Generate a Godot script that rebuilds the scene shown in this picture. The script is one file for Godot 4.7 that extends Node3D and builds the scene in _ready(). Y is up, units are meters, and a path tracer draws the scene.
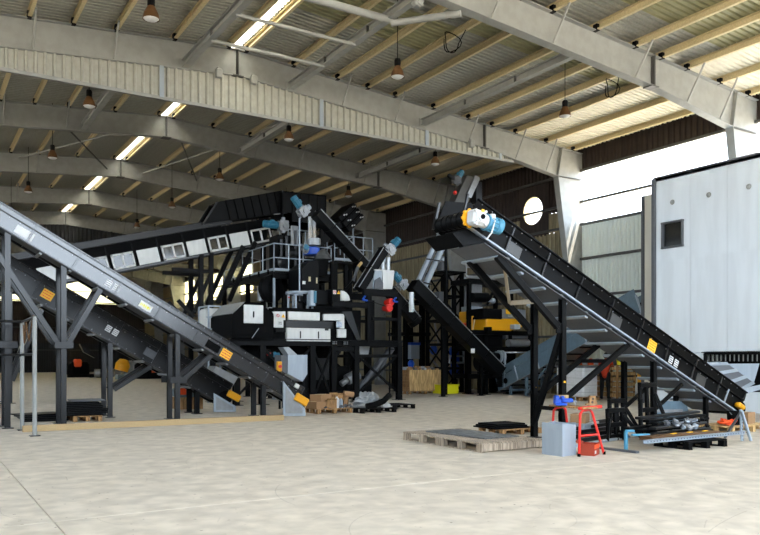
extends Node3D
# World: x runs across the hall to the right, y up, -z down the hall (F = -z in the comments). Units are metres.

class G:
	var P := PackedVector3Array()
	var N := PackedVector3Array()
	func tri(a: Vector3, b: Vector3, c: Vector3, out: Vector3) -> void:
		var n := (b - a).cross(c - a)
		if n.length_squared() < 1e-14: return
		n = n.normalized()
		if n.dot(out) < 0.0:
			n = -n
			P.append_array([a, b, c])
		else:
			P.append_array([a, c, b])
		N.append_array([n, n, n])
	func quad(a: Vector3, b: Vector3, c: Vector3, d: Vector3, out: Vector3) -> void:
		tri(a, b, c, out)
		tri(a, c, d, out)
	func tri_n(a: Vector3, b: Vector3, c: Vector3, na: Vector3, nb: Vector3, nc: Vector3) -> void:
		if (b - a).cross(c - a).dot(na + nb + nc) < 0.0:
			P.append_array([a, b, c]); N.append_array([na, nb, nc])
		else:
			P.append_array([a, c, b]); N.append_array([na, nc, nb])
	func quad_n(a: Vector3, b: Vector3, c: Vector3, d: Vector3, na: Vector3, nb: Vector3, nc: Vector3, nd: Vector3) -> void:
		tri_n(a, b, c, na, nb, nc)
		tri_n(a, c, d, na, nc, nd)
	# a box with chamfered edges, given by centre, full size, axes
	func box(c: Vector3, s: Vector3, b := Basis(), ch := 0.0) -> void:
		var h := s * 0.5
		ch = minf(ch, minf(h.x, minf(h.y, h.z)) * 0.6)
		if ch <= 0.0:
			for k in 3:
				for sg in [-1.0, 1.0]:
					var o := Vector3.ZERO; o[k] = sg
					var i := (k + 1) % 3; var j := (k + 2) % 3
					var q := []
					for w in [[-1, -1], [1, -1], [1, 1], [-1, 1]]:
						var p := Vector3.ZERO
						p[k] = sg * h[k]; p[i] = w[0] * h[i]; p[j] = w[1] * h[j]
						q.append(c + b * p)
					quad(q[0], q[1], q[2], q[3], b * o)
			return
		for k in 3:
			var i := (k + 1) % 3; var j := (k + 2) % 3
			for sg in [-1.0, 1.0]:
				var o := Vector3.ZERO; o[k] = sg
				var q := []
				for w in [[-1, -1], [1, -1], [1, 1], [-1, 1]]:
					var p := Vector3.ZERO
					p[k] = sg * h[k]; p[i] = w[0] * (h[i] - ch); p[j] = w[1] * (h[j] - ch)
					q.append(c + b * p)
				quad(q[0], q[1], q[2], q[3], b * o)
			for si in [-1.0, 1.0]:
				for sj in [-1.0, 1.0]:
					var q := []
					for w in [[-1, 0], [-1, 1], [1, 1], [1, 0]]:
						var p := Vector3.ZERO
						p[k] = w[0] * (h[k] - ch)
						p[i] = si * (h[i] - (ch if w[1] else 0.0)); p[j] = sj * (h[j] - (0.0 if w[1] else ch))
						q.append(c + b * p)
					var o := Vector3.ZERO; o[i] = si; o[j] = sj
					quad(q[0], q[1], q[2], q[3], b * o)
		for sx in [-1.0, 1.0]:
			for sy in [-1.0, 1.0]:
				for sz in [-1.0, 1.0]:
					var e := Vector3(sx, sy, sz)
					tri(c + b * (e * (h - Vector3(0, ch, ch))), c + b * (e * (h - Vector3(ch, 0, ch))), c + b * (e * (h - Vector3(ch, ch, 0))), b * e)
	static func axes(a: Vector3, b: Vector3, up := Vector3.UP) -> Basis:
		var z := (b - a).normalized()
		if absf(z.dot(up)) > 0.99: up = Vector3.BACK if absf(z.z) < 0.9 else Vector3.RIGHT
		var x := up.cross(z).normalized()
		return Basis(x, z.cross(x), z)
	# a straight member from a to b, w across and h upwards
	func bar(a: Vector3, b: Vector3, w: float, h: float, ch := 0.0, up := Vector3.UP) -> void:
		box((a + b) * 0.5, Vector3(w, h, a.distance_to(b)), axes(a, b, up), ch)
	func ibeam(a: Vector3, b: Vector3, w: float, h: float, t := 0.02, up := Vector3.UP) -> void:
		var x := axes(a, b, up)
		var l := a.distance_to(b); var m := (a + b) * 0.5
		box(m + x.y * (h - t) * 0.5, Vector3(w, t, l), x)
		box(m - x.y * (h - t) * 0.5, Vector3(w, t, l), x)
		box(m, Vector3(t, h - 2 * t, l), x)
	func channel(a: Vector3, b: Vector3, w: float, h: float, t := 0.015, side := 1.0, up := Vector3.UP) -> void:
		var x := axes(a, b, up)
		var l := a.distance_to(b); var m := (a + b) * 0.5
		box(m + x.y * (h - t) * 0.5, Vector3(w, t, l), x)
		box(m - x.y * (h - t) * 0.5, Vector3(w, t, l), x)
		box(m + x.x * side * (w - t) * 0.5, Vector3(t, h - 2 * t, l), x)
	func tube(a: Vector3, b: Vector3, r: float, n := 10, r2 := -1.0, caps := true) -> void:
		if r2 < 0: r2 = r
		var x := axes(a, b)
		for i in n:
			var d0 := x * Vector3(cos(TAU * i / n), sin(TAU * i / n), 0)
			var d1 := x * Vector3(cos(TAU * (i + 1) / n), sin(TAU * (i + 1) / n), 0)
			quad_n(a + d0 * r, a + d1 * r, b + d1 * r2, b + d0 * r2, d0, d1, d1, d0)
			if caps:
				tri(a, a + d0 * r, a + d1 * r, -x.z)
				tri(b, b + d0 * r2, b + d1 * r2, x.z)
	func path(pts: Array, r: float, n := 6) -> void:
		for i in pts.size() - 1:
			tube(pts[i], pts[i + 1], r, n)
			if i > 0: ball(pts[i], Vector3.ONE * r, 4, n)
	# a profile of (radius, height) pairs turned about the axis
	func lathe(prof: Array, o: Vector3, axis := Vector3.UP, n := 14) -> void:
		var x := axes(o, o + axis)
		for k in prof.size() - 1:
			var p: Vector2 = prof[k]; var q: Vector2 = prof[k + 1]
			var e := q - p
			if e.length() < 1e-6: continue
			var s := Vector2(e.y, -e.x).normalized()
			for i in n:
				var c0 := Vector3(cos(TAU * i / n), sin(TAU * i / n), 0); var c1 := Vector3(cos(TAU * (i + 1) / n), sin(TAU * (i + 1) / n), 0)
				var f := func(c: Vector3, v: Vector2) -> Vector3: return o + x * (c * v.x + Vector3(0, 0, v.y))
				var n0 := x * (c0 * s.x + Vector3(0, 0, s.y)); var n1 := x * (c1 * s.x + Vector3(0, 0, s.y))
				if p.x > 1e-5: tri_n(f.call(c0, p), f.call(c1, p), f.call(c1, q), n0, n1, n1)
				if q.x > 1e-5: tri_n(f.call(c0, p), f.call(c1, q), f.call(c0, q), n0, n1, n0)
	func ball(c: Vector3, r: Vector3, rows := 6, n := 10, b := Basis()) -> void:
		for k in rows:
			var t0 := PI * k / rows; var t1 := PI * (k + 1) / rows
			for i in n:
				var p := []
				for w in [[t0, i], [t0, i + 1], [t1, i + 1], [t1, i]]:
					p.append(Vector3(sin(w[0]) * cos(TAU * w[1] / n), cos(w[0]), sin(w[0]) * sin(TAU * w[1] / n)))
				var q := []
				var m := []
				for e in p:
					q.append(c + b * (e * r)); m.append((b * (e / r)).normalized())
				if k > 0: tri_n(q[0], q[1], q[2], m[0], m[1], m[2])
				if k < rows - 1: tri_n(q[0], q[2], q[3], m[0], m[2], m[3])
	# a flat outline (2D points, in the plane of ux and uy at o) pushed along d
	func prism(poly: Array, o: Vector3, ux: Vector3, uy: Vector3, d: Vector3) -> void:
		var pk := PackedVector2Array(poly)
		var ids := Geometry2D.triangulate_polygon(pk)
		var f := func(p: Vector2) -> Vector3: return o + ux * p.x + uy * p.y
		for i in range(0, ids.size(), 3):
			var a: Vector3 = f.call(pk[ids[i]]); var b: Vector3 = f.call(pk[ids[i + 1]]); var c: Vector3 = f.call(pk[ids[i + 2]])
			tri(a, b, c, -d)
			tri(a + d, b + d, c + d, d)
		var area := 0.0
		for i in pk.size():
			var p := pk[i]; var q := pk[(i + 1) % pk.size()]
			area += p.x * q.y - q.x * p.y
		for i in pk.size():
			var p := pk[i]; var q := pk[(i + 1) % pk.size()]
			var e := (q - p) * signf(area)
			var a: Vector3 = f.call(p); var b: Vector3 = f.call(q)
			quad(a, b, b + d, a + d, ux * e.y - uy * e.x)
	# an outline in the plane across the hall (x, y) at depth F, thick towards the far end
	func slab(poly: Array, F: float, t: float) -> void:
		prism(poly, Vector3(0, 0, -F), Vector3.RIGHT, Vector3.UP, Vector3(0, 0, -t))
	# a sheet folded into ribs: runs along ulen, ribs repeat along uw, thickness th
	func ribbed(o: Vector3, uw: Vector3, ulen: Vector3, out: Vector3, w: float, l: float, pitch: float, depth: float, th := 0.003) -> void:
		var n := maxi(1, roundi(w / pitch))
		var s := w / n
		var prof := []
		for i in n:
			for e in [[0.0, 0.0], [0.55, 0.0], [0.68, 1.0], [0.87, 1.0]]:
				prof.append(Vector2((i + e[0]) * s, e[1] * depth))
		prof.append(Vector2(w, 0.0))
		for i in prof.size() - 1:
			var p: Vector2 = prof[i]; var q: Vector2 = prof[i + 1]
			var a := o + uw * p.x + out * p.y; var b := o + uw * q.x + out * q.y
			var m := out * (q.x - p.x) - uw * (q.y - p.y)
			quad(a, b, b + ulen * l, a + ulen * l, m)
			var k := m.normalized() * th
			quad(a - k, b - k, b + ulen * l - k, a + ulen * l - k, -m)
	func mesh(shift: Vector3) -> ArrayMesh:
		var q := P.duplicate()
		for i in q.size(): q[i] -= shift
		var arr := []
		arr.resize(Mesh.ARRAY_MAX)
		arr[Mesh.ARRAY_VERTEX] = q
		arr[Mesh.ARRAY_NORMAL] = N
		var m := ArrayMesh.new()
		m.add_surface_from_arrays(Mesh.PRIMITIVE_TRIANGLES, arr)
		return m

var M := {}
var counts := {}
var origin := {}
var rng := RandomNumberGenerator.new()

func V(x: float, y: float, F: float) -> Vector3: return Vector3(x, y, -F)
func called(n: String) -> String:
	counts[n] = counts.get(n, -1) + 1
	return n if counts[n] == 0 else "%s_%03d" % [n, counts[n]]
func meta(o: Node, label: String, category := "", group := "", kind := "") -> void:
	if label: o.set_meta("label", label)
	if category: o.set_meta("category", category)
	if group: o.set_meta("group", group)
	if kind: o.set_meta("kind", kind)
# a thing: a node at its base; its parts are given in world places unless it is turned
func thing(n: String, label: String, category: String, at: Vector3, group := "", turn := 0.0) -> Node3D:
	var o := Node3D.new()
	o.name = called(n)
	add_child(o)
	o.position = at
	o.rotation.y = turn
	origin[o] = Vector3.ZERO if turn != 0.0 else at
	meta(o, label, category, group)
	return o
func part(n: String, g: G, m: Material, parent: Node3D, label := "", kind := "") -> MeshInstance3D:
	var o := MeshInstance3D.new()
	var used := {}
	for c in parent.get_children(): used[String(c.name)] = true
	var k := 0
	var nm := n
	if counts.has([parent, n]):
		counts[[parent, n]] += 1
		nm = "%s_%03d" % [n, counts[[parent, n]]]
	else: counts[[parent, n]] = 0
	o.name = nm
	origin[o] = origin[parent]
	o.mesh = g.mesh(origin[parent])
	o.material_override = m
	parent.add_child(o, true)
	if label: o.set_meta("label", label)
	if kind: o.set_meta("kind", kind)
	return o
func share(n: String, mesh: Mesh, m: Material, parent: Node3D, at: Vector3, b := Basis()) -> MeshInstance3D:
	var o := MeshInstance3D.new()
	if counts.has([parent, n]):
		counts[[parent, n]] += 1
		o.name = "%s_%03d" % [n, counts[[parent, n]]]
	else:
		counts[[parent, n]] = 0
		o.name = n
	o.mesh = mesh
	o.material_override = m
	parent.add_child(o, true)
	o.transform = Transform3D(b, at - origin.get(parent, Vector3.ZERO))
	return o
# a thing that is one mesh
func one(n: String, g: G, m: Material, at: Vector3, label: String, category: String, group := "", kind := "") -> MeshInstance3D:
	var o := MeshInstance3D.new()
	o.name = called(n)
	o.mesh = g.mesh(at)
	o.material_override = m
	add_child(o)
	o.position = at
	origin[o] = at
	meta(o, label, category, group, kind)
	return o
func struct(n: String, g: G, m: Material, label: String, category: String) -> MeshInstance3D:
	return one(n, g, m, Vector3.ZERO, label, category, "", "structure")
func copy(o: Node3D, at: Vector3, turn: float, label: String, group := "") -> Node3D:
	var c: Node3D = o.duplicate()
	c.name = called(RegEx.create_from_string("_\\d{3}$").sub(String(o.name), ""))
	add_child(c)
	c.position = at
	c.rotation.y = turn
	meta(c, label, "", group)
	return c

# ---------- materials
func noise_tex(size: int, freq: float, oct: int, sd: int, lo: float, hi: float, tint := Color.WHITE, kind := FastNoiseLite.TYPE_SIMPLEX_SMOOTH, stretch := 1.0) -> ImageTexture:
	var fn := FastNoiseLite.new()
	fn.seed = sd; fn.frequency = freq; fn.fractal_octaves = oct; fn.noise_type = kind
	var h := maxi(8, int(size / stretch))
	var im: Image = fn.get_seamless_image(size, h, false, false, 0.12)
	im.convert(Image.FORMAT_L8)
	if h != size: im.resize(size, size, Image.INTERPOLATE_CUBIC)
	var d := im.get_data()
	var out := PackedByteArray()
	out.resize(d.size() * 3)
	for i in d.size():
		var v := lerpf(lo, hi, smoothstep(0.15, 0.85, d[i] / 255.0))
		out[i * 3] = int(255 * clampf(lerpf(tint.r, 1.0, v) * v, 0, 1)); out[i * 3 + 1] = int(255 * clampf(lerpf(tint.g, 1.0, v) * v, 0, 1)); out[i * 3 + 2] = int(255 * clampf(lerpf(tint.b, 1.0, v) * v, 0, 1))
	return ImageTexture.create_from_image(Image.create_from_data(size, size, false, Image.FORMAT_RGB8, out))
func mat(n: String, c: Color, rough := 0.6, metal := 0.0, tex: Texture2D = null, scale := 1.0, world := true) -> StandardMaterial3D:
	var m := StandardMaterial3D.new()
	m.resource_name = n
	m.albedo_color = c
	m.roughness = rough
	m.metallic = metal
	if tex:
		m.albedo_texture = tex
		m.uv1_triplanar = true
		m.uv1_world_triplanar = world
		m.uv1_scale = Vector3.ONE * scale
	M[n] = m
	return m
func pane(n: String, c: Color, a: float) -> StandardMaterial3D:
	var m := mat(n, Color(c.r, c.g, c.b, a), 0.08)
	m.transparency = BaseMaterial3D.TRANSPARENCY_ALPHA
	return m

const FR := [15.36, 23.36, 31.36, 39.36, 47.36, 55.36, 63.36, 71.36, 79.36, 87.36]
const F0 := -8.0      # open front of the hall, behind the camera
const F1 := 95.4      # end wall
const RIDGE := 9.02
const XR := 24.85     # right side wall
const XL := -6.8      # left side wall
const PX := [-5.2, -3.5, -2.2, -1.05, 0.6, 2.85, 4.02, 5.23, 6.97, 8.72, 9.32, 11.02, 12.7, 13.93, 15.1, 16.82, 18.5, 19.7, 20.93, 22.63, 24.2]
func roof_y(x: float) -> float: return 11.85 - absf(x - RIDGE) * 0.0725   # underside of the roof sheets

# scratches, tyre scuffs and dark specks on the concrete
func scuff(t: ImageTexture) -> ImageTexture:
	var im := t.get_image()
	var n := im.get_width()
	var r := RandomNumberGenerator.new()
	r.seed = 5
	for i in 150:
		var p := Vector2(r.randf() * n, r.randf() * n)
		var w := r.randf() * TAU
		var bend := r.randf_range(-0.012, 0.012)
		var k := r.randf_range(0.86, 0.96) if i % 4 else r.randf_range(1.02, 1.06)
		for j in r.randi_range(20, 170):
			w += bend
			p += Vector2(cos(w), sin(w))
			var q := Vector2i(posmod(int(p.x), n), posmod(int(p.y), n))
			var c := im.get_pixelv(q)
			im.set_pixelv(q, Color(minf(c.r * k, 1), minf(c.g * k, 1), minf(c.b * k, 1)))
	for i in 500:
		var q := Vector2i(r.randi() % n, r.randi() % n)
		var k := r.randf_range(0.55, 0.85)
		for dx in r.randi_range(1, 3):
			for dy in r.randi_range(1, 3):
				var u := Vector2i((q.x + dx) % n, (q.y + dy) % n)
				var c := im.get_pixelv(u)
				im.set_pixelv(u, Color(c.r * k, c.g * k, c.b * k))
	return ImageTexture.create_from_image(im)

func make_materials() -> void:
	var grime := noise_tex(512, 0.012, 6, 3, 0.95, 1.0, Color(0.9, 0.85, 0.75))
	var grain := noise_tex(512, 0.05, 4, 8, 0.92, 1.0)
	var stain := noise_tex(512, 0.03, 6, 44, 0.72, 1.0, Color(0.92, 0.9, 0.84), FastNoiseLite.TYPE_SIMPLEX_SMOOTH, 3.0)
	var soft := noise_tex(256, 0.02, 4, 15, 0.96, 1.0, Color.WHITE, FastNoiseLite.TYPE_SIMPLEX_SMOOTH, 8.0)
	var conc := scuff(noise_tex(1024, 0.02, 8, 21, 0.94, 1.0, Color(0.95, 0.9, 0.8)))
	var streak := noise_tex(512, 0.03, 5, 5, 0.78, 1.0, Color(0.9, 0.85, 0.75), FastNoiseLite.TYPE_SIMPLEX_SMOOTH, 8.0)
	var woodt := noise_tex(512, 0.03, 4, 12, 0.72, 1.0, Color(0.95, 0.88, 0.78), FastNoiseLite.TYPE_SIMPLEX_SMOOTH, 10.0)
	M["t_grime"] = grime; M["t_grain"] = grain; M["t_wood"] = woodt
	var fl := mat("floor_concrete", Color(0.81, 0.765, 0.70), 0.75, 0.0, conc, 0.11)

	var fine := noise_tex(512, 0.04, 6, 31, 0.92, 1.0)
	fl.detail_enabled = true
	fl.detail_albedo = fine
	fl.detail_blend_mode = BaseMaterial3D.BLEND_MODE_MUL
	mat("steel_paint", Color(0.56, 0.565, 0.555), 0.55, 0.0, grime, 0.35)
	mat("steel_dark", Color(0.28, 0.28, 0.275), 0.55, 0.0, grime, 0.35)
	mat("purlin_tan", Color(0.83, 0.765, 0.60), 0.6, 0.0, grain, 0.5)
	mat("sheet_grey", Color(0.62, 0.62, 0.58), 0.4, 0.35, grain, 0.3)
	mat("sheet_olive", Color(0.58, 0.57, 0.43), 0.5, 0.15, grime, 0.3)
	var cr := mat("sheet_cream", Color(0.80, 0.79, 0.74), 0.6, 0.0, grime, 0.3)
	cr.backlight_enabled = true
	cr.backlight = Color(0.42, 0.41, 0.37)
	mat("clad_pale", Color(0.64, 0.64, 0.60), 0.6, 0.0, grime, 0.5)
	mat("clad_brown", Color(0.20, 0.15, 0.13), 0.7, 0.0, streak, 0.3)
	mat("clad_tan", Color(0.60, 0.55, 0.43), 0.7, 0.0, streak, 0.3)
	mat("clad_dark", Color(0.10, 0.11, 0.14), 0.6, 0.0, streak, 0.3)
	var tl := mat("clad_clear", Color(0.80, 0.83, 0.81), 0.5)
	tl.backlight_enabled = true
	tl.backlight = Color(0.3, 0.3, 0.29)
	var ty := mat("pane_yellow", Color(0.96, 0.95, 0.86), 0.4)
	ty.backlight_enabled = true
	ty.backlight = Color(1.0, 0.98, 0.88)
	var tw := mat("pane_white", Color(0.95, 0.95, 0.93), 0.4)
	tw.backlight_enabled = true
	tw.backlight = Color(1.0, 1.0, 0.98)
	pane("pane_clear", Color(0.95, 0.97, 1.0), 0.12)
	mat("yard", Color(0.62, 0.60, 0.56), 0.85, 0.0, conc, 0.08)
	mat("rust", Color(0.36, 0.24, 0.11), 0.6, 0.2, grime, 2.0)
	mat("white_panel", Color(0.85, 0.875, 0.895), 0.35, 0.0, soft, 0.3)
	mat("cream_panel", Color(0.84, 0.82, 0.76), 0.45, 0.0, soft, 0.3)
	mat("brace_beige_lit", Color(0.62, 0.57, 0.49), 0.6)
	mat("white_paint", Color(0.80, 0.80, 0.79), 0.4, 0.0, soft, 0.8)
	mat("black_paint", Color(0.03, 0.031, 0.035), 0.45, 0.0, grain, 1.2)
	mat("black_matt", Color(0.03, 0.03, 0.033), 0.8, 0.0, grain, 1.2)
	mat("frame_grey", Color(0.075, 0.079, 0.09), 0.28, 0.0, grain, 1.5)
	mat("panel_grey", Color(0.10, 0.107, 0.12), 0.2, 0.0, grain, 0.8)
	mat("zinc", Color(0.56, 0.57, 0.58), 0.38, 0.4, grime, 0.9)
	mat("zinc_pale", Color(0.60, 0.64, 0.68), 0.4, 0.15, soft, 1.0)
	mat("rubber", Color(0.04, 0.04, 0.042), 0.8, 0.0, grain, 2.0)
	mat("teal", Color(0.15, 0.42, 0.52), 0.4, 0.0, grain, 3.0)
	mat("blue", Color(0.02, 0.27, 0.68), 0.4)
	mat("blue_light", Color(0.28, 0.53, 0.64), 0.45)
	mat("red", Color(0.82, 0.13, 0.08), 0.4)
	mat("orange", Color(0.90, 0.30, 0.07), 0.6)
	mat("yellow", Color(0.93, 0.66, 0.05), 0.45, 0.0, grain, 2.0)
	mat("lime", Color(0.85, 0.83, 0.06), 0.5)
	mat("wood_raw", Color(0.68, 0.52, 0.33), 0.75, 0.0, woodt, 1.3)
	mat("wood_pale", Color(0.82, 0.68, 0.46), 0.75, 0.0, woodt, 0.9)
	mat("timber", Color(0.68, 0.58, 0.42), 0.75, 0.0, grain, 1.3)
	mat("window_grey", Color(0.20, 0.20, 0.20), 0.4, 0.0, grain, 1.3)
	mat("wood_grey", Color(0.68, 0.62, 0.55), 0.85, 0.0, woodt, 1.3)
	mat("wood_dark", Color(0.10, 0.09, 0.085), 0.8, 0.0, woodt, 1.3)
	mat("card", Color(0.62, 0.48, 0.34), 0.85, 0.0, grain, 2.0)
	mat("card_red", Color(0.62, 0.22, 0.12), 0.8, 0.0, grain, 2.0)
	mat("blue_grey", Color(0.36, 0.44, 0.49), 0.45, 0.0, grime, 0.7)
	mat("slate", Color(0.33, 0.34, 0.36), 0.6, 0.0, grime, 1.0)
	mat("slate_stained", Color(0.44, 0.45, 0.46), 0.65, 0.0, stain, 0.6)
	mat("skin", Color(0.55, 0.36, 0.26), 0.6)
	mat("hair", Color(0.03, 0.025, 0.02), 0.7)
	mat("trousers", Color(0.03, 0.032, 0.04), 0.85, 0.0, grain, 4.0)
	mat("shirt", Color(0.78, 0.22, 0.05), 0.8, 0.0, grain, 4.0)
	mat("sticker_yellow", Color(0.95, 0.72, 0.12), 0.5)
	mat("sticker_white", Color(0.80, 0.80, 0.80), 0.5)
	mat("ink", Color(0.06, 0.06, 0.06), 0.6)
	mat("ink_red", Color(0.75, 0.12, 0.12), 0.6)
	mat("ink_blue", Color(0.25, 0.45, 0.65), 0.6)
	for n in ["black_paint", "black_matt", "rubber", "wood_dark"]: M[n].metallic_specular = 0.22
	mat("dark_gloss", Color(0.05, 0.052, 0.06), 0.3, 0.0, grain, 1.0).metallic_specular = 0.36
	M["panel_grey"].metallic_specular = 0.62
	M["frame_grey"].metallic_specular = 0.45
	var wr := mat("wrap", Color(0.78, 0.78, 0.78), 0.3, 0.0, grime, 1.5)
	pane("acrylic", Color(0.9, 0.93, 0.95), 0.35)
	pane("dark_glass", Color(0.06, 0.07, 0.07), 0.8)

func _ready() -> void:
	rng.seed = 7
	# ----- camera: 1.6 m high, looking 31.8 degrees to the right of the hall's length, lens shifted up
	var cam := Camera3D.new()
	cam.name = "camera"
	cam.projection = Camera3D.PROJECTION_FRUSTUM
	cam.near = 0.1
	cam.far = 400.0
	cam.size = 0.1 * 535.0 / 757.12
	cam.frustum_offset = Vector2(0.0, 0.1 * 91.1 / 757.12)
	add_child(cam)
	cam.position = Vector3(0, 1.6, 0)
	cam.rotation.y = -0.55557
	cam.current = true
	# ----- overcast sky
	var env := Environment.new()
	env.background_mode = Environment.BG_SKY
	var sm := ProceduralSkyMaterial.new()
	sm.sky_top_color = Color(0.86, 0.93, 1.0)
	sm.sky_horizon_color = Color(0.90, 0.95, 1.0)
	sm.ground_horizon_color = Color(0.62, 0.61, 0.58)
	sm.ground_bottom_color = Color(0.62, 0.61, 0.58)
	sm.sky_energy_multiplier = 1.0
	var sky := Sky.new()
	sky.sky_material = sm
	env.sky = sky
	env.background_energy_multiplier = SKY_E
	env.tonemap_mode = Environment.TONE_MAPPER_LINEAR
	env.tonemap_exposure = EXPO
	env.sdfgi_enabled = true
	env.ssao_enabled = true
	env.ssil_enabled = true
	var we := WorldEnvironment.new()
	we.name = "sky"
	we.environment = env
	add_child(we)
	# ----- sun, high above the right side wall
	var sun := DirectionalLight3D.new()
	sun.name = "sun"
	add_child(sun)
	sun.look_at_from_position(Vector3.ZERO, Vector3(-0.32, -0.95, -0.1), Vector3.FORWARD)
	sun.light_color = Color(1.0, 0.95, 0.87)
	sun.light_energy = SUN_E
	sun.light_angular_distance = 1.5
	sun.shadow_enabled = true
	make_materials()
	build_setting()
	build_objects()

const SKY_E := 1.0
const SUN_E := 2.0
const EXPO := 12.5

func build_setting() -> void:
	# ----- floor: cast slabs with open joints
	var g := G.new()
	g.box(V((XL + XR) / 2, -0.26, (F0 + F1) / 2), Vector3(XR - XL + 0.6, 0.2, F1 - F0 + 0.4))
	var floor_ := struct("floor", g, M.yard, "pale dusty concrete floor of the hall", "floor")
	var xs := [XL - 0.1, 1.2, 10.2, 17.4, XR + 0.1]
	var f := F0
	while f < F1:
		var nf := minf(f + 8.0, F1)
		for i in 4:
			g = G.new()
			g.box(V((xs[i] + xs[i + 1]) / 2, -0.08, (f + nf) / 2), Vector3(xs[i + 1] - xs[i] - 0.012, 0.16, nf - f - 0.012), Basis(), 0.004)
			part("floor_slab", g, M.floor_concrete, floor_)
		f = nf
	g = G.new()
	g.box(V(9, -0.5, 40), Vector3(400, 0.2, 400))
	struct("ground", g, M.yard, "open concrete yard outside the hall", "ground")
	# an added unseen dark wall, placed to darken the reflection in the left conveyor
	g = G.new()
	g.ribbed(V(-40, -0.4, -12), Vector3.RIGHT, Vector3.UP, Vector3(0, 0, -1), 110, 4.7, 0.5, 0.08, 0.02)
	g.bar(V(-40, 4.3, -12), V(70, 4.3, -12), 0.2, 0.1)
	struct("added_front_wall", g, M.clad_brown, "added dark ribbed wall out of view in the yard, there to darken the conveyor reflection", "wall")
	# ----- roof sheets, each 2 m wide; the ridge gap carries a clear strip
	g = G.new()
	for s in [-1.0, 1.0]:
		g.bar(V(RIDGE + s * 0.38, 11.97, F0), V(RIDGE + s * 0.38, 11.97, F1), 0.14, 0.12)
	var ceil_ := struct("ceiling", g, M.sheet_grey, "ribbed metal roof underside on tan purlins", "ceiling")
	f = F0
	var k := 0
	while f < F1 - 0.1:
		var w := minf(2.0, F1 - f)
		for seg in [[RIDGE + 0.2, 13.93], [13.93, 20.93], [20.93, 25.3], [RIDGE - 0.2, 0.6], [0.6, -7.3]]:
			var a := V(seg[0], roof_y(seg[0]), f); var b := V(seg[1], roof_y(seg[1]), f)
			g = G.new()
			var ln := (b - a).normalized()
			var up := Vector3(0, 0, -1).cross(ln); if up.y < 0: up = -up
			g.ribbed(a, Vector3(0, 0, -1), ln, up, w, a.distance_to(b), 0.2, 0.06)
			var m: Material = M.sheet_grey
			if seg[0] == 20.93 and f < 24: m = M.sheet_cream  # paler backlit sheets stand in for light bounced up near the eave
			elif seg[0] == 13.93 and f > 5 and f < 14: m = M.sheet_olive
			elif seg[0] == 13.93 and (absf(f - 16.0) < 1.5 ): m = M.sheet_olive
			elif seg[1] == 13.93 and absf(f - 18.0) < 1.1: m = M.sheet_olive
			elif f > 55 and f < 62 and k % 3 != 2: m = M.sheet_cream
			part("roof_sheet", g, m, ceil_)
		f += w
		k += 1
	g = G.new()
	g.box(V(RIDGE, roof_y(RIDGE) + 0.05, (F0 + F1) / 2), Vector3(0.5, 0.012, F1 - F0))
	part("ridge_light", g, M.pane_white, ceil_, "clear strip along the ridge")
	# purlins: one length per bay, cleats on the frames
	var ends := [F0]
	ends.append(-0.64); ends.append(7.36)
	ends.append_array(FR)
	ends.append(F1)
	for x in PX:
		for i in ends.size() - 1:
			if x < 0 and ends[i] < 7: continue
			g = G.new()
			var y := roof_y(x)
			g.channel(V(x, y - 0.11, ends[i] + 0.02), V(x, y - 0.11, ends[i + 1] - 0.02), 0.1, 0.22, 0.012, -1.0)
			for sy: float in [-1.0, 1.0]:
				g.bar(V(x - 0.046, y - 0.11 + sy * 0.092, ends[i] + 0.02), V(x - 0.046, y - 0.11 + sy * 0.092, ends[i + 1] - 0.02), 0.008, 0.035)
			part("purlin", g, M.purlin_tan, ceil_)
			if i > 1:
				g = G.new()
				g.box(V(x - 0.005, y - 0.15, ends[i] - 0.1), Vector3(0.13, 0.2, 0.16), Basis(), 0.01)
				part("cleat", g, M.black_paint, ceil_)
	# ----- portal frames
	for i in FR.size(): portal(i)
	# ----- right side wall
	build_walls()
	build_roof_steel()

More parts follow.
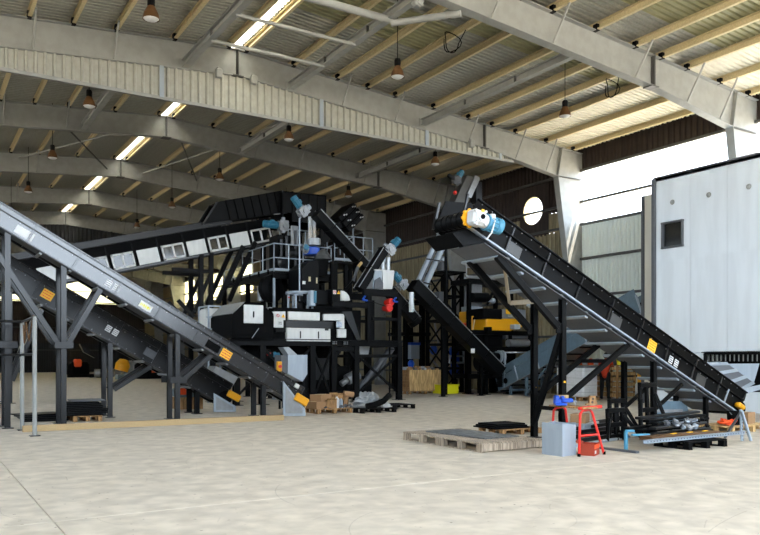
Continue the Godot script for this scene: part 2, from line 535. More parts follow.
const FRAME_SAY := ["nearest grey steel portal frame, its column beside the white panel room", "grey steel portal frame carrying the pale ribbed drop cladding, second from front", "third grey steel portal frame, in shade behind the pale ribbed drop cladding", "fourth grey steel portal frame counted from the nearest one", "fifth grey steel portal frame counted from the nearest one", "sixth portal frame, its ribbed drop cladding coloured dark for backlit shade"]
func portal(i: int) -> void:
	var F: float = FR[i]
	var o := thing("portal_frame", FRAME_SAY[i] if i < 6 else "far grey steel portal frame behind the dark drop cladding", "portal frame", V(24.5, 0, F), "portal frames behind the dark drop cladding" if i > 5 else "")
	o.set_meta("kind", "structure")
	var m: Material = M.steel_paint
	for s in [1.0, -1.0]:
		var mx := func(x: float) -> float: return RIDGE + s * (x - RIDGE)
		var g := G.new()
		var web := [Vector2(9.02, 11.62), Vector2(24.75, 10.47), Vector2(24.72, 9.3), Vector2(23.3, 9.33), Vector2(19.33, 9.94), Vector2(9.02, 10.77)]
		for k in web.size(): web[k].x = mx.call(web[k].x)
		g.slab(web, F - 0.01, 0.02)
		for e in [[9.02, 11.62, 24.75, 10.47], [23.3, 9.33, 19.33, 9.94], [19.33, 9.94, 9.02, 10.77]]:
			g.bar(V(mx.call(e[0]), e[1], F), V(mx.call(e[2]), e[3], F), 0.3, 0.025)
		part("rafter", g, m, o)
		g = G.new()
		var cw := [Vector2(24.75, 10.47), Vector2(24.78, 0), Vector2(24.2, 0), Vector2(23.9, 5.6), Vector2(23.3, 9.33), Vector2(23.55, 10.56)]
		for k in cw.size(): cw[k].x = mx.call(cw[k].x)
		g.slab(cw, F - 0.012, 0.024)
		for e in [[24.75, 10.47, 24.78, 0], [24.2, 0, 23.9, 5.6], [23.9, 5.6, 23.3, 9.33], [23.3, 9.33, 23.55, 10.56]]:
			g.bar(V(mx.call(e[0]), e[1], F), V(mx.call(e[2]), e[3], F), 0.3, 0.025)
		part("column", g, m, o)
		for x in [19.33]:
			g = G.new()
			g.box(V(mx.call(x), 10.42, F), Vector3(0.05, 1.02, 0.3))
			g.box(V(mx.call(x), 9.92, F), Vector3(0.34, 0.03, 0.34))
			part("splice_plate", g, M.steel_dark, o)  # darker grey stands in for shade on its turned-away faces
		for e in [[23.6, 10.5, 24.6, 9.34], [23.4, 9.34, 24.7, 9.34]]:
			if e[1] > 10: continue
			g = G.new()
			g.bar(V(mx.call(e[0]), e[1], F), V(mx.call(e[2]), e[3], F), 0.26, 0.02)
			part("stiffener", g, M.steel_dark, o)  # shade on the plate facing away is put into its darker grey
		# fly braces from the purlins down to the bottom flange
		for x in [4.95, 11.0 + 1.9, 15.1, 18.5, 20.93, 22.63]:
			if s < 0 and x < 9: continue
			if x == 4.95: continue
			var yb: float = 10.77 - (x - 9.02) * 0.0805
			if x > 19.4: yb = 9.94 - (x - 19.33) * 0.154
			for d in [-1.0, 1.0]:
				g = G.new()
				g.tube(V(mx.call(x), yb + 0.03, F + d * 0.1), V(mx.call(x), roof_y(x) - 0.18, F + d * 0.75), 0.032, 6)
				part("fly_brace", g, m, o)
	var g := G.new()
	g.box(V(RIDGE, 11.19, F), Vector3(0.04, 0.85, 0.3))
	g.box(V(RIDGE, 10.75, F), Vector3(0.36, 0.03, 0.34))
	part("ridge_plate", g, M.steel_dark, o)
	if i == 1 or i == 5:
		# ribbed drop cladding between the rafter and a level bottom rail
		var x := RIDGE - 11.7
		while x < RIDGE + 11.7:
			var x2 := minf(x + 1.0, RIDGE + 11.7)
			g = G.new()
			var xm := maxf(absf(x - RIDGE), absf(x2 - RIDGE))
			var n := 4
			for k in n:
				var xa := lerpf(x, x2, float(k) / n); var xb := lerpf(x, x2, float(k + 1) / n)
				var top := 10.78 - maxf(absf(xa - RIDGE), absf(xb - RIDGE)) * 0.0805
				if maxf(absf(xa - RIDGE), absf(xb - RIDGE)) > 10.31: top = 9.95 - (maxf(absf(xa - RIDGE), absf(xb - RIDGE)) - 10.31) * 0.154
				if top > 9.66: g.ribbed(V(xa, 9.6, F - 0.02), Vector3.RIGHT, Vector3.UP, Vector3(0, 0, 1), xb - xa, top - 9.6, 0.22, 0.075)
			if g.P.size(): part("cladding_sheet", g, M.clad_pale if i == 1 else M.clad_dark, o)  # far cladding, rail and posts coloured dark to stand for backlit shade
			x = x2
		g = G.new()
		g.bar(V(RIDGE - 11.8, 9.6, F - 0.06), V(RIDGE + 11.8, 9.6, F - 0.06), 0.1, 0.1)
		part("bottom_rail", g, M.steel_paint if i == 1 else M.clad_dark, o)
		for xx in [3.9 - 8.0, 6.55, 12.05, 16.5, 20.1]:
			g = G.new()
			var yt := 10.77 - absf(xx - RIDGE) * 0.0805
			if xx > 19.4: yt = 9.82
			g.bar(V(xx, 9.6, F - 0.13), V(xx, yt, F - 0.13), 0.13, 0.05)
			part("post", g, M.zinc_pale if i == 1 else M.clad_dark, o)

func wall_run(parent: Node3D, n: String, m: Material, fa: float, fb: float, y0: float, y1: float, x: float, inward: float, step := 1.0, pitch := 0.25) -> void:
	var f := fa
	while f < fb - 0.05:
		var w := minf(step, fb - f)
		var g := G.new()
		g.ribbed(V(x, y0, f), Vector3(0, 0, -1), Vector3.UP, Vector3(-inward, 0, 0), w, y1 - y0, pitch, pitch * 0.28)
		part(n, g, m, parent)
		f += w

func build_walls() -> void:
	var g := G.new()
	for y in [0.9, 2.6, 4.3, 5.92, 7.42, 8.4, 9.75]:
		g.channel(V(XR - 0.09, y, F0), V(XR - 0.09, y, F1), 0.12, 0.1, 0.012, 1.0)
	var w := struct("wall_right", g, M.steel_dark, "right side wall of ribbed cladding on dark girts", "wall")
	wall_run(w, "wall_sheet", M.clad_brown, F0, F1, 9.78, 10.8, XR, 1.0, 2.0)
	wall_run(w, "wall_sheet", M.clad_clear, 5.0, 23.5, 0.0, 7.42, XR, 1.0, 1.0, 0.2)
	wall_run(w, "wall_sheet", M.clad_tan, F0, 5.0, 0.0, 7.42, XR, 1.0, 2.0)
	# beyond the second column: closed cladding with a round fan opening
	wall_run(w, "wall_sheet", M.clad_brown, 24.2, FAN.x - 0.95, 8.2, 9.78, XR, 1.0)
	wall_run(w, "wall_sheet", M.clad_brown, FAN.x + 0.95, 56.5, 8.2, 9.78, XR, 1.0)
	wall_run(w, "wall_sheet", M.clad_tan, 23.5, FAN.x - 0.95, 7.3, 8.2, XR, 1.0)
	wall_run(w, "wall_sheet", M.clad_tan, FAN.x + 0.95, 56.5, 7.3, 8.2, XR, 1.0)
	wall_run(w, "wall_sheet", M.clad_tan, 23.5, 56.5, 0.0, 7.3, XR, 1.0)
	wall_run(w, "wall_sheet", M.clad_tan, 56.5, F1, 0.0, 7.2, XR, 1.0, 2.0)
	g = G.new()
	g.box(V(XR, 8.6, 23.85), Vector3(0.05, 2.4, 0.7))
	part("wall_sheet", g, M.clad_brown, w)
	for e in [[56.5, 60.4], [66.2, 67.8], [71.0, 73.0], [82, 95.4]]:
		wall_run(w, "wall_sheet", M.clad_tan, e[0], e[1], 7.2, 9.78, XR, 1.0)
	var n := 0
	for e in [[60.4, 66.2], [67.8, 71.0], [73.0, 82.0]]:
		n += 1
		g = G.new()
		g.bar(V(XR, 8.45, e[0]), V(XR, 8.45, e[1]), 0.08, 0.1)
		g.bar(V(XR, 7.22, e[0]), V(XR, 7.22, e[1]), 0.08, 0.06)
		var wn := struct("window_%d" % n, g, M.steel_dark, "", "")
		meta(wn, ["translucent side window nearest the railed platform", "middle translucent side window beyond the machines", "farthest translucent window in the right side wall"][n - 1], "window")
		var f: float = e[0]
		while f < e[1] - 0.05:
			for yy in [[7.22, 8.45], [8.45, 9.75]]:
				g = G.new()
				g.ribbed(V(XR + 0.02, yy[0], f), Vector3(0, 0, -1), Vector3.UP, Vector3(-1, 0, 0), minf(1.0, e[1] - f), yy[1] - yy[0], 0.25, 0.03)
				part("pane", g, M.pane_yellow, wn)
			f += 1.0
	# fan opening
	g = G.new()
	var ring := []
	var hole := []
	for i in 32:
		hole.append(Vector2(cos(TAU * i / 32) * 0.62, sin(TAU * i / 32) * 0.62))
	for i in 32:
		var a: Vector2 = hole[i]; var b: Vector2 = hole[(i + 1) % 32]
		var oa := a / maxf(absf(a.x), absf(a.y)) * 0.95; var ob := b / maxf(absf(b.x), absf(b.y)) * 0.95
		for sx in [0.0, 0.05]:
			g.quad(V(XR - sx, FAN.y + a.y, FAN.x + a.x), V(XR - sx, FAN.y + b.y, FAN.x + b.x), V(XR - sx, FAN.y + ob.y, FAN.x + ob.x), V(XR - sx, FAN.y + oa.y, FAN.x + oa.x), Vector3(-1 if sx > 0 else 1, 0, 0))
	g.box(V(XR, 7.4, FAN.x), Vector3(0.05, 0.3, 1.9)); g.box(V(XR, 9.6, FAN.x), Vector3(0.05, 0.5, 1.9))
	part("fan_panel", g, M.clad_brown, w)
	g = G.new()
	for i in 32:
		var a: Vector2 = hole[i]; var b: Vector2 = hole[(i + 1) % 32]
		g.quad(V(XR - 0.12, FAN.y + a.y, FAN.x + a.x), V(XR - 0.12, FAN.y + b.y, FAN.x + b.x), V(XR + 0.2, FAN.y + b.y, FAN.x + b.x), V(XR + 0.2, FAN.y + a.y, FAN.x + a.x), Vector3(0, -(a.y), a.x))
		g.quad(V(XR - 0.12, FAN.y + a.y, FAN.x + a.x), V(XR - 0.12, FAN.y + b.y, FAN.x + b.x), V(XR - 0.12, FAN.y + b.y * 1.07, FAN.x + b.x * 1.07), V(XR - 0.12, FAN.y + a.y * 1.07, FAN.x + a.x * 1.07), Vector3(-1, 0, 0))
	part("fan_ring", g, M.purlin_tan, w)
	# left side wall, with an open upper band added to let in light
	g = G.new()
	for y in [2.6, 5.92, 7.42, 9.75]:
		g.channel(V(XL + 0.09, y, F0), V(XL + 0.09, y, F1), 0.12, 0.1, 0.012, -1.0)
	var wl := struct("wall_left", g, M.steel_dark, "left side wall of ribbed cladding", "wall")
	wall_run(wl, "wall_sheet", M.clad_tan, F0, F1, 0.0, 7.42, XL, -1.0, 4.0)
	wall_run(wl, "wall_sheet", M.clad_brown, F0, F1, 9.78, 10.8, XL, -1.0, 4.0)
	wall_run(wl, "wall_sheet", M.clad_tan, 56.0, F1, 7.42, 9.78, XL, -1.0, 4.0)
	# end wall with its window band
	g = G.new()
	for y in [2.6, 5.2, 8.3, 10.9]:
		g.channel(V(XL, y, F1 - 0.1), V(XR, y, F1 - 0.1), 0.12, 0.12, 0.012, 1.0)
	var wb := struct("wall_back", g, M.steel_dark, "far end wall of olive tan cladding with a band of bright windows", "wall")
	var x := XL
	while x < XR - 0.05:
		var x2 := minf(x + 2.0, XR)
		for yy in [[0.0, 3.4], [3.4, 8.2], [11.0, 12.0]]:
			g = G.new()
			g.ribbed(V(x, yy[0], F1), Vector3.RIGHT, Vector3.UP, Vector3(0, 0, 1), x2 - x, yy[1] - yy[0], 0.25, 0.04)
			part("wall_sheet", g, M.clad_dark if yy[0] == 0.0 else (M.clad_brown if yy[0] < 5 else M.clad_tan), wb)
		x = x2
	g = G.new()
	g.bar(V(XL, 9.6, F1), V(XR, 9.6, F1), 0.08, 0.08)
	var wn := struct("window_4", g, M.steel_dark, "long band of yellowish translucent windows high in the far end wall", "window")
	x = XL
	while x < XR - 0.05:
		var x2 := minf(x + 1.0, XR)
		g = G.new()
		g.ribbed(V(x, 8.2, F1 + 0.03), Vector3.RIGHT, Vector3.UP, Vector3(0, 0, 1), x2 - x, 2.8, 0.25, 0.03)
		part("pane", g, M.pane_yellow, wn)
		x = x2

const FAN := Vector2(26.3, 8.5)

func build_roof_steel() -> void:
	# longitudinal struts at the level of the bottom flanges
	var rows := [[0, 1, [7.25, 10.85, 16.27]], [1, 2, [5.75, 12.26, 18.17]]]
	var say := {7.25: "grey roof strut left of the ridge between the two nearest frames", 10.85: "grey roof strut right of the ridge between the two nearest frames", 16.27: "grey roof strut near the right slope between the two nearest frames"}
	for r in rows:
		for x in r[2]:
			var y := 10.85 - absf(x - RIDGE) * 0.06
			var a := V(x, y, FR[r[0]] + 0.15); var b := V(x, y, FR[r[1]] - 0.15)
			var near: bool = r[0] == 0
			var o := thing("roof_strut", say[x] if near else ("shaded grey roof strut %s in the %s bay from the front" % ["left of the ridge" if x < 9 else ("right of the ridge" if x < 15 else "near the right slope"), ["", "second", "third", "fourth", "fifth"][r[0]]]), "roof strut", a, "grey roof struts")
			var g := G.new()
			g.ibeam(a, b, 0.2, 0.25, 0.025)
			part("beam", g, M.steel_paint, o)
			for t in [0.33, 0.66]:
				g = G.new()
				g.box(a.lerp(b, t), Vector3(0.17, 0.21, 0.03))
				part("joint_plate", g, M.steel_dark, o)
			g = G.new()
			g.box(b - Vector3(0, 0, -0.02), Vector3(0.3, 0.3, 0.03))
			part("end_plate", g, M.steel_paint, o)
	# cross tubes of the braced bay
	for e in [[7.25, 10.85, 18.85, 0.05, "thin pale bracing tube across the ridge bay, nearer of two"], [7.25, 10.85, 20.75, 0.05, "thin pale bracing tube across the ridge bay, farther of two"], [7.25, 10.85, 17.0, 0.1, "thick grey bracing beam across the ridge bay at the top"]]:
		var g := G.new()
		g.tube(V(e[0], 10.62, e[2]), V(e[1], 10.62, e[2]), e[3], 10)
		one("bracing_tube", g, M.steel_paint, V(e[0], 10.62, e[2]), e[4], "bracing tube")
	var g := G.new()
	g.tube(V(10.85, 10.5, 16.9), V(12.0, 10.45, 15.4), 0.09, 10)
	one("bracing_tube", g, M.steel_paint, V(10.85, 10.5, 16.9), "grey diagonal pipe between a ridge strut and the nearest frame", "bracing tube")
	# crossed rods in the bay behind the third frame
	for e in [[4.3, 38.6, 7.2, 32.2, "left crossed pair, pale rod"], [5.2, 32.2, 8.2, 38.6, "left crossed pair, dark rod"], [9.9, 38.6, 11.6, 32.2, "right crossed pair, pale rod"], [9.85, 32.0, 12.7, 38.6, "right crossed pair, dark rod"]]:
		g = G.new()
		g.tube(V(e[0], 10.9, e[1]), V(e[2], 10.9, e[3]), 0.035, 6)
		one("bracing_rod", g, M.steel_paint if "pale" in e[4] else M.steel_dark, V(e[0], 10.9, e[1]), "roof bracing rod under the third bay, " + e[4], "bracing rod")
	# small boxes on the second frame and cable loops under the sheets
	for e in [[219, 75.5, "first grey junction box from the ridge on the pale-clad frame's lower flange"], [254, 83, "second grey junction box from the ridge on the pale-clad frame's lower flange"], [472, 147, "grey junction box near the right end of the pale-clad frame"]]:
		var bx := xat(e[0], 23.1)
		var by := 10.77 - absf(bx - RIDGE) * 0.0805 - 0.06
		g = G.new()
		g.box(V(bx, by, 23.12), Vector3(0.2, 0.28, 0.16), Basis(), 0.02)
		g.box(V(bx, by + 0.16, 23.2), Vector3(0.08, 0.1, 0.16), Basis(), 0.01)
		one("junction_box", g, M.steel_paint, V(bx, by, 23.1), e[2], "junction box")
	g = G.new()
	g.box(V(10.9, 10.62, 15.75), Vector3(0.24, 0.26, 0.2), Basis(), 0.03)
	g.tube(V(10.9, 10.6, 15.88), V(10.9, 10.6, 15.62), 0.1, 12)
	one("floodlight", g, M.steel_paint, V(10.9, 10.5, 15.75), "small grey round floodlight on the roof strut near the top", "floodlight")
	for e in [[13.35, 17.6, "black cable loop hanging under the olive roof patch"], [19.3, 16.9, "tangled black cable loop hanging right of the bay lamp"]]:
		g = G.new()
		var pts := []
		for i in 22:
			var w := TAU * i / 14.0
			pts.append(V(e[0] + cos(w) * 0.28 + 0.04 * sin(w * 2.3), roof_y(e[0]) - 0.72 - sin(w) * 0.3, e[1] + 0.1 * sin(w * 1.7)))
		pts.push_front(V(13.93 if e[0] < 15 else 19.7, roof_y(e[0]) - 0.2, e[1]))
		g.path(pts, 0.016, 5)
		one("cable_loop", g, M.black_matt, V(e[0], roof_y(e[0]) - 0.3, e[1]), e[2], "cable")
	# high bay lamps on three rows
	var lamps := {}
	var ns := [["near", "second", "third", "fourth", "fifth"], ["left", "middle", "right"]]
	for i in 5:
		for k in 3:
			var at := V([4.72, 11.5, 17.95][k], 9.42, 17.6 + 7.1 * i)
			if i == 4 and k == 2: continue
			var lab: String = "rusty bell-shaped high bay lamp, %s from the front in the %s row" % [["first", "second", "third", "fourth", "fifth"][i], ns[1][k]]
			if not lamps.has(k):
				var lamp := thing("bay_lamp", lab, "lamp", at)
				g = G.new()
				g.lathe([Vector2(0.082, 0.295), Vector2(0.107, 0.246), Vector2(0.164, 0.131), Vector2(0.193, 0.016), Vector2(0.197, 0.0), Vector2(0.184, 0.0), Vector2(0.156, 0.123), Vector2(0.082, 0.271)], at, Vector3.UP, 16)
				part("shade", g, M.rust, lamp)
				g = G.new()
				g.lathe([Vector2(0.0, 0.508), Vector2(0.074, 0.5), Vector2(0.09, 0.459), Vector2(0.09, 0.328), Vector2(0.082, 0.287)], at, Vector3.UP, 12)
				part("gear_case", g, M.black_paint, lamp)
				g = G.new()
				g.lathe([Vector2(0.0, -0.057), Vector2(0.082, -0.045), Vector2(0.148, -0.016), Vector2(0.184, 0.016), Vector2(0.098, 0.041), Vector2(0.0, 0.049)], at, Vector3.UP, 14)
				part("lens", g, M.white_paint, lamp)
				g = G.new()
				g.tube(at + Vector3(0, 0.5, 0), V(at.x, roof_y(at.x) + 0.02, -at.z), 0.012, 6)
				part("hanger", g, M.black_paint, lamp)
				lamps[k] = lamp
			else:
				copy(lamps[k], at, 0.0, lab)

# ---------- helpers for machines
func xy(p: Vector2, F: float) -> Vector3: return V(p.x, p.y, F)
func blk(g: G, a: Vector2, b: Vector2, F: float, t: float, ch := 0.008) -> void:
	g.box(V((a.x + b.x) / 2, (a.y + b.y) / 2, F + t / 2), Vector3(absf(b.x - a.x), absf(b.y - a.y), t), Basis(), ch)
func pblk(n: String, parent: Node3D, m: Material, a: Vector2, b: Vector2, F: float, t: float, label := "", ch := 0.01) -> MeshInstance3D:
	var g := G.new()
	blk(g, a, b, F, t, ch)
	return part(n, g, m, parent, label)
func pbar(n: String, parent: Node3D, m: Material, a: Vector3, b: Vector3, w: float, h: float, label := "") -> MeshInstance3D:
	var g := G.new()
	g.bar(a, b, w, h, 0.008)
	return part(n, g, m, parent, label)
func ptube(n: String, parent: Node3D, m: Material, a: Vector3, b: Vector3, r: float, sides := 10, label := "") -> MeshInstance3D:
	var g := G.new()
	g.tube(a, b, r, sides)
	return part(n, g, m, parent, label)
func pslab(n: String, parent: Node3D, m: Material, poly: Array, F: float, t: float, label := "") -> MeshInstance3D:
	var g := G.new()
	g.slab(poly, F, t)
	return part(n, g, m, parent, label)
func post(parent: Node3D, m: Material, x: float, F: float, y0: float, y1: float, w := 0.14, n := "leg") -> MeshInstance3D:
	var g := G.new()
	g.ibeam(V(x, y0, F), V(x, y1, F), w, w, w * 0.12, Vector3.BACK)
	var p := part(n, g, m, parent)
	if y0 < 0.05:
		g = G.new()
		g.box(V(x, y0 + 0.01, F), Vector3(w * 2.0, 0.02, w * 2.0), Basis(), 0.004)
		part("foot_plate", g, m, p)
	return p
# a warning or information sticker on an inclined or upright face: c centre, ex/ey directions, n outwards
func sticker(parent: Node3D, c: Vector3, ex: Vector3, ey: Vector3, w: float, h: float, m: Material, rows := 3, ink: Material = null, n := "sticker") -> void:
	var o := ex.cross(ey).normalized()
	var g := G.new()
	g.box(c + o * 0.003, Vector3(w, h, 0.006), Basis(ex, ey, o))
	var s := part(n, g, m, parent)
	g = G.new()
	for i in rows:
		var yy := (0.5 - (i + 0.75) / (rows + 0.5)) * h
		var x := -0.42
		while x < 0.36:
			var l := rng.randf_range(0.06, 0.16)
			g.box(c + o * 0.0075 + ex * (x + l / 2) * w + ey * yy, Vector3(l * w, h * 0.4 / rows, 0.003), Basis(ex, ey, o))
			x += l + 0.05
	if rows > 0: part("print", g, ink if ink else M.ink, s)
# gear motor lying along d: gearbox, motor barrel with fan cowl, terminal box
func gear_motor(parent: Node3D, at: Vector3, d: Vector3, r: float, l: float, box_m: Material, n := "gear_motor") -> void:
	d = d.normalized()
	var g := G.new()
	var b := G.axes(at, at + d)
	g.box(at, Vector3(r * 1.5, r * 1.7, r * 1.5), b, r * 0.2)
	g.lathe([Vector2(0, -1.1 * r), Vector2(r * 0.5, -1.05 * r), Vector2(r * 0.55, -0.7 * r), Vector2(r * 0.55, 0.8 * r), Vector2(r * 0.78, 0.85 * r), Vector2(r * 0.78, 1.1 * r), Vector2(0, 1.1 * r)], at, d, 12)
	g.tube(at - b.x * r * 1.0, at + b.x * r * 1.0, r * 0.45, 12)
	g.tube(at - b.y * r * 1.3, at + b.y * r * 1.6, r * 0.4, 10)
	for sx: float in [-1.0, 1.0]: g.bar(at + b.x * r * 0.6 * sx - b.y * r, at + b.x * r * 0.6 * sx + b.y * r, r * 0.2, r * 1.7, 0.0, b.z)
	var gb := part(n, g, box_m, parent)
	g = G.new()
	g.lathe([Vector2(0, 1.1 * r), Vector2(r * 0.72, 1.12 * r), Vector2(r * 0.72, 1.25 * r), Vector2(r * 0.6, 1.3 * r), Vector2(r * 0.6, l * 0.8), Vector2(r * 0.7, l * 0.82), Vector2(r * 0.68, l * 0.98), Vector2(r * 0.5, l), Vector2(0, l)], at, d, 14)
	for i in 10:
		var u := b * Vector3(cos(TAU * i / 10.0), sin(TAU * i / 10.0), 0)
		g.bar(at + u * r * 0.63 + d * 1.35 * r, at + u * r * 0.63 + d * l * 0.8, r * 0.07, r * 0.16, 0.0, u)
	part("motor_barrel", g, M.teal, gb)
	g = G.new()
	g.box(at + d * l * 0.55 + b.y * r * 0.72, Vector3(r * 0.6, r * 0.4, r * 0.7), b, 0.01)
	part("terminal_box", g, M.teal, gb)

# An inclined belt conveyor standing in the plane F..F+W. p0, p1: bottom corners of the near side wall.
func conveyor(o: Node3D, p0: Vector2, p1: Vector2, F: float, W: float, h: float, skirt: float, seams: int, mp: Material, ms: Material, ml: Material, lean := 0.05) -> Dictionary:
	var e2 := (p1 - p0).normalized()
	var e := Vector3(e2.x, e2.y, 0)
	var u := Vector3(-e2.y, e2.x, 0)
	if u.y < 0: u = -u
	var l := p0.distance_to(p1)
	var a := xy(p0, F)
	var b3 := Basis(e, u, e.cross(u))
	for side in 2:
		var z := Vector3(0, 0, -W * side)
		var out := Vector3(0, 0, 1.0 if side == 0 else -1.0)
		for i in seams:
			var t0 := l * i / seams; var t1 := l * (i + 1) / seams
			var g := G.new()
			g.box(a + z + e * (t0 + t1) / 2 + u * h / 2, Vector3(t1 - t0 - 0.012, h, 0.02), b3, 0.004)
			part("side_panel", g, mp, o)
			g = G.new()
			g.box(a + z + e * (t0 + t1) / 2 + u * (h + skirt / 2) + out * lean * 0.5, Vector3(t1 - t0 - 0.012, skirt, 0.018), b3 * Basis(Vector3.RIGHT, lean / skirt * out.z), 0.004)
			part("skirt_board", g, ms, o)
			if side == 0:
				g = G.new()
				g.box(a + z + e * t1 + u * (h * 0.5) + out * 0.02, Vector3(0.045, h, 0.05), b3, 0.006)
				g.box(a + z + e * t1 + u * (h + skirt * 0.5) + out * (0.02 + lean * 0.5), Vector3(0.04, skirt, 0.04), b3, 0.006)
				part("joint_strip", g, M.frame_grey if mp == M.black_paint else ms, o)
		var g := G.new()
		g.bar(a + z + out * 0.035 + u * 0.01, a + z + out * 0.035 + u * 0.01 + e * l, 0.07, 0.02, 0.004, u)
		g.bar(a + z + out * 0.07 + u * 0.02, a + z + out * 0.075 + u * 0.02 + e * l, 0.01, 0.03, 0.003, u)
		part("lower_lip", g, ml, o)
		g = G.new()
		g.bar(a + z + out * 0.04 + u * h, a + z + out * 0.04 + u * h + e * l, 0.07, 0.022, 0.004, u)
		part("ledge", g, ms, o)
		g = G.new()
		g.bar(a + z + out * (lean + 0.02) + u * (h + skirt), a + z + out * (lean + 0.02) + u * (h + skirt) + e * l, 0.06, 0.03, 0.006, u)
		part("top_rail", g, ms, o)
	var g := G.new()
	g.box(a + Vector3(0, 0, -W / 2) + e * l / 2 + u * h * 0.8, Vector3(l, 0.02, W - 0.06), b3)
	part("belt", g, M.rubber, o)
	g = G.new()
	g.box(a + Vector3(0, 0, -W / 2) + e * l / 2 + u * 0.06, Vector3(l * 0.97, 0.012, W - 0.04), b3)
	part("bottom_pan", g, M.slate, o)
	for i in int(l / 0.75):
		g = G.new()
		var c: Vector3 = a + e * (0.4 + i * 0.75) - u * 0.015
		g.bar(c + Vector3(0, 0, -0.02), c + Vector3(0, 0, -W + 0.02), 0.07, 0.05, 0.006, u)
		part("cross_bar", g, M.zinc, o)
	# bolt heads along the seams and edges
	g = G.new()
	var nb := int(l / 0.26)
	for i in nb:
		for hh in [0.12, 0.88]:
			var c: Vector3 = a + e * (0.13 + i * 0.26) + u * h * hh + Vector3(0, 0, 0.012)
			g.box(c, Vector3(0.022, 0.022, 0.016), b3, 0.005)
		g.box(a + e * (0.13 + i * 0.26) + u * (h + skirt * 0.8) + Vector3(0, 0, 0.014 + lean), Vector3(0.02, 0.02, 0.016), b3, 0.005)
	part("bolts", g, M.zinc, o, "", "stuff")
	for t in [0.0, l]:
		g = G.new()
		var c: Vector3 = a + e * t + u * h * 0.45
		g.tube(c + Vector3(0, 0, 0.06), c + Vector3(0, 0, -W - 0.06), h * 0.42, 14)
		part("end_drum", g, M.rubber, o)
	return {"a": a, "e": e, "u": u, "l": l, "b": b3}
func at_x(p0: Vector2, p1: Vector2, x: float) -> float: return lerpf(p0.y, p1.y, (x - p0.x) / (p1.x - p0.x))

func conveyor_pale() -> void:
	var p0 := Vector2(0.3, 5.39); var p1 := Vector2(9.15, 0.33)
	var F := 19.2; var W := 0.8
	var o := thing("belt_conveyor", "long pale grey inclined belt conveyor crossing the left foreground", "conveyor", V(5.8, 0, F))
	var c := conveyor(o, p0, p1, F, W, 0.38, 0.14, 9, M.panel_grey, M.panel_grey, M.frame_grey, 0.0)
	for x in [1.9, 3.1, 5.83, 8.2]:
		for k in 2:
			var lg := post(o, M.frame_grey, x, F + 0.06 + k * (W - 0.12), 0.0, at_x(p0, p1, x) + 0.02, 0.12)
			if x < 7:
				var g := G.new()
				g.box(V(x, 1.92 if x < 4 else 1.05, F + k * W - 0.03), Vector3(0.42, 0.16, 0.02), Basis(), 0.005)
				part("gusset", g, M.frame_grey, lg)
	for k in 2:
		var z := F + 0.06 + k * (W - 0.12)
		pbar("brace", o, M.frame_grey, V(2.98, 1.95, z), V(1.15, 4.86, z), 0.09, 0.13)
		pbar("brace", o, M.frame_grey, V(3.2, 1.95, z), V(3.95, at_x(p0, p1, 3.95), z), 0.09, 0.13)
		pbar("brace", o, M.frame_grey, V(5.9, 1.0, z), V(6.75, at_x(p0, p1, 6.75), z), 0.09, 0.13)
	pbar("tie_bar", o, M.frame_grey, V(3.1, 1.9, F + 0.06), V(3.1, 1.9, F + W), 0.1, 0.1)
	# tail: mesh guard wedge, yellow cover, drum bearing
	pslab("tail_guard", o, M.zinc_pale, [Vector2(8.72, 0.98), Vector2(8.72, 0.02), Vector2(9.39, -0.01), Vector2(9.39, 0.19)], F - 0.12, 0.05)
	pslab("guard_infill", o, M.zinc, [Vector2(8.78, 0.85), Vector2(8.78, 0.09), Vector2(9.3, 0.07), Vector2(9.3, 0.18)], F - 0.13, 0.02)
	var g := G.new()
	g.box(V(9.39, 0.44, 19.1) + Vector3(-0.14, 0.02, 0.06), Vector3(0.42, 0.22, 0.1), c.b, 0.02)
	for i in 4:
		g.box(V(9.39, 0.44, 19.1) + Vector3(-0.14, 0.02, 0.06) + c.u * (-0.075 + i * 0.05), Vector3(0.4, 0.012, 0.12), c.b)
	part("tail_cover", g, M.yellow, o, "yellow louvred tail cover")
	g = G.new()
	g.box(V(9.11, 0.78, 19.1) + Vector3(0, 0.06, 0.05), Vector3(0.14, 0.12, 0.06), c.b, 0.01)
	part("sensor_box", g, M.white_paint, o)
	# stickers and window on the near side
	var q := func(x: float, v: float) -> Vector3: return c.a + c.e * ((x - p0.x) / c.e.x) + c.u * v + Vector3(0, 0, 0.012)
	sticker(o, q.call(2.15, 0.19), c.e, c.u, 0.42, 0.2, M.sticker_white, 0)
	for x in [4.02, 4.2]: sticker(o, q.call(x, 0.2), c.e, c.u, 0.15, 0.17, M.sticker_white, 3, M.panel_grey)
	sticker(o, q.call(4.92, 0.18), c.e, c.u, 0.34, 0.17, M.sticker_white, 1, M.lime)
	sticker(o, q.call(7.02, 0.19), c.e, c.u, 0.3, 0.24, M.sticker_yellow, 3, M.ink_red)
	g = G.new()
	g.box(q.call(6.66, 0.19), Vector3(0.4, 0.2, 0.02), c.b, 0.005)
	part("inspection_window", g, M.black_matt, o)

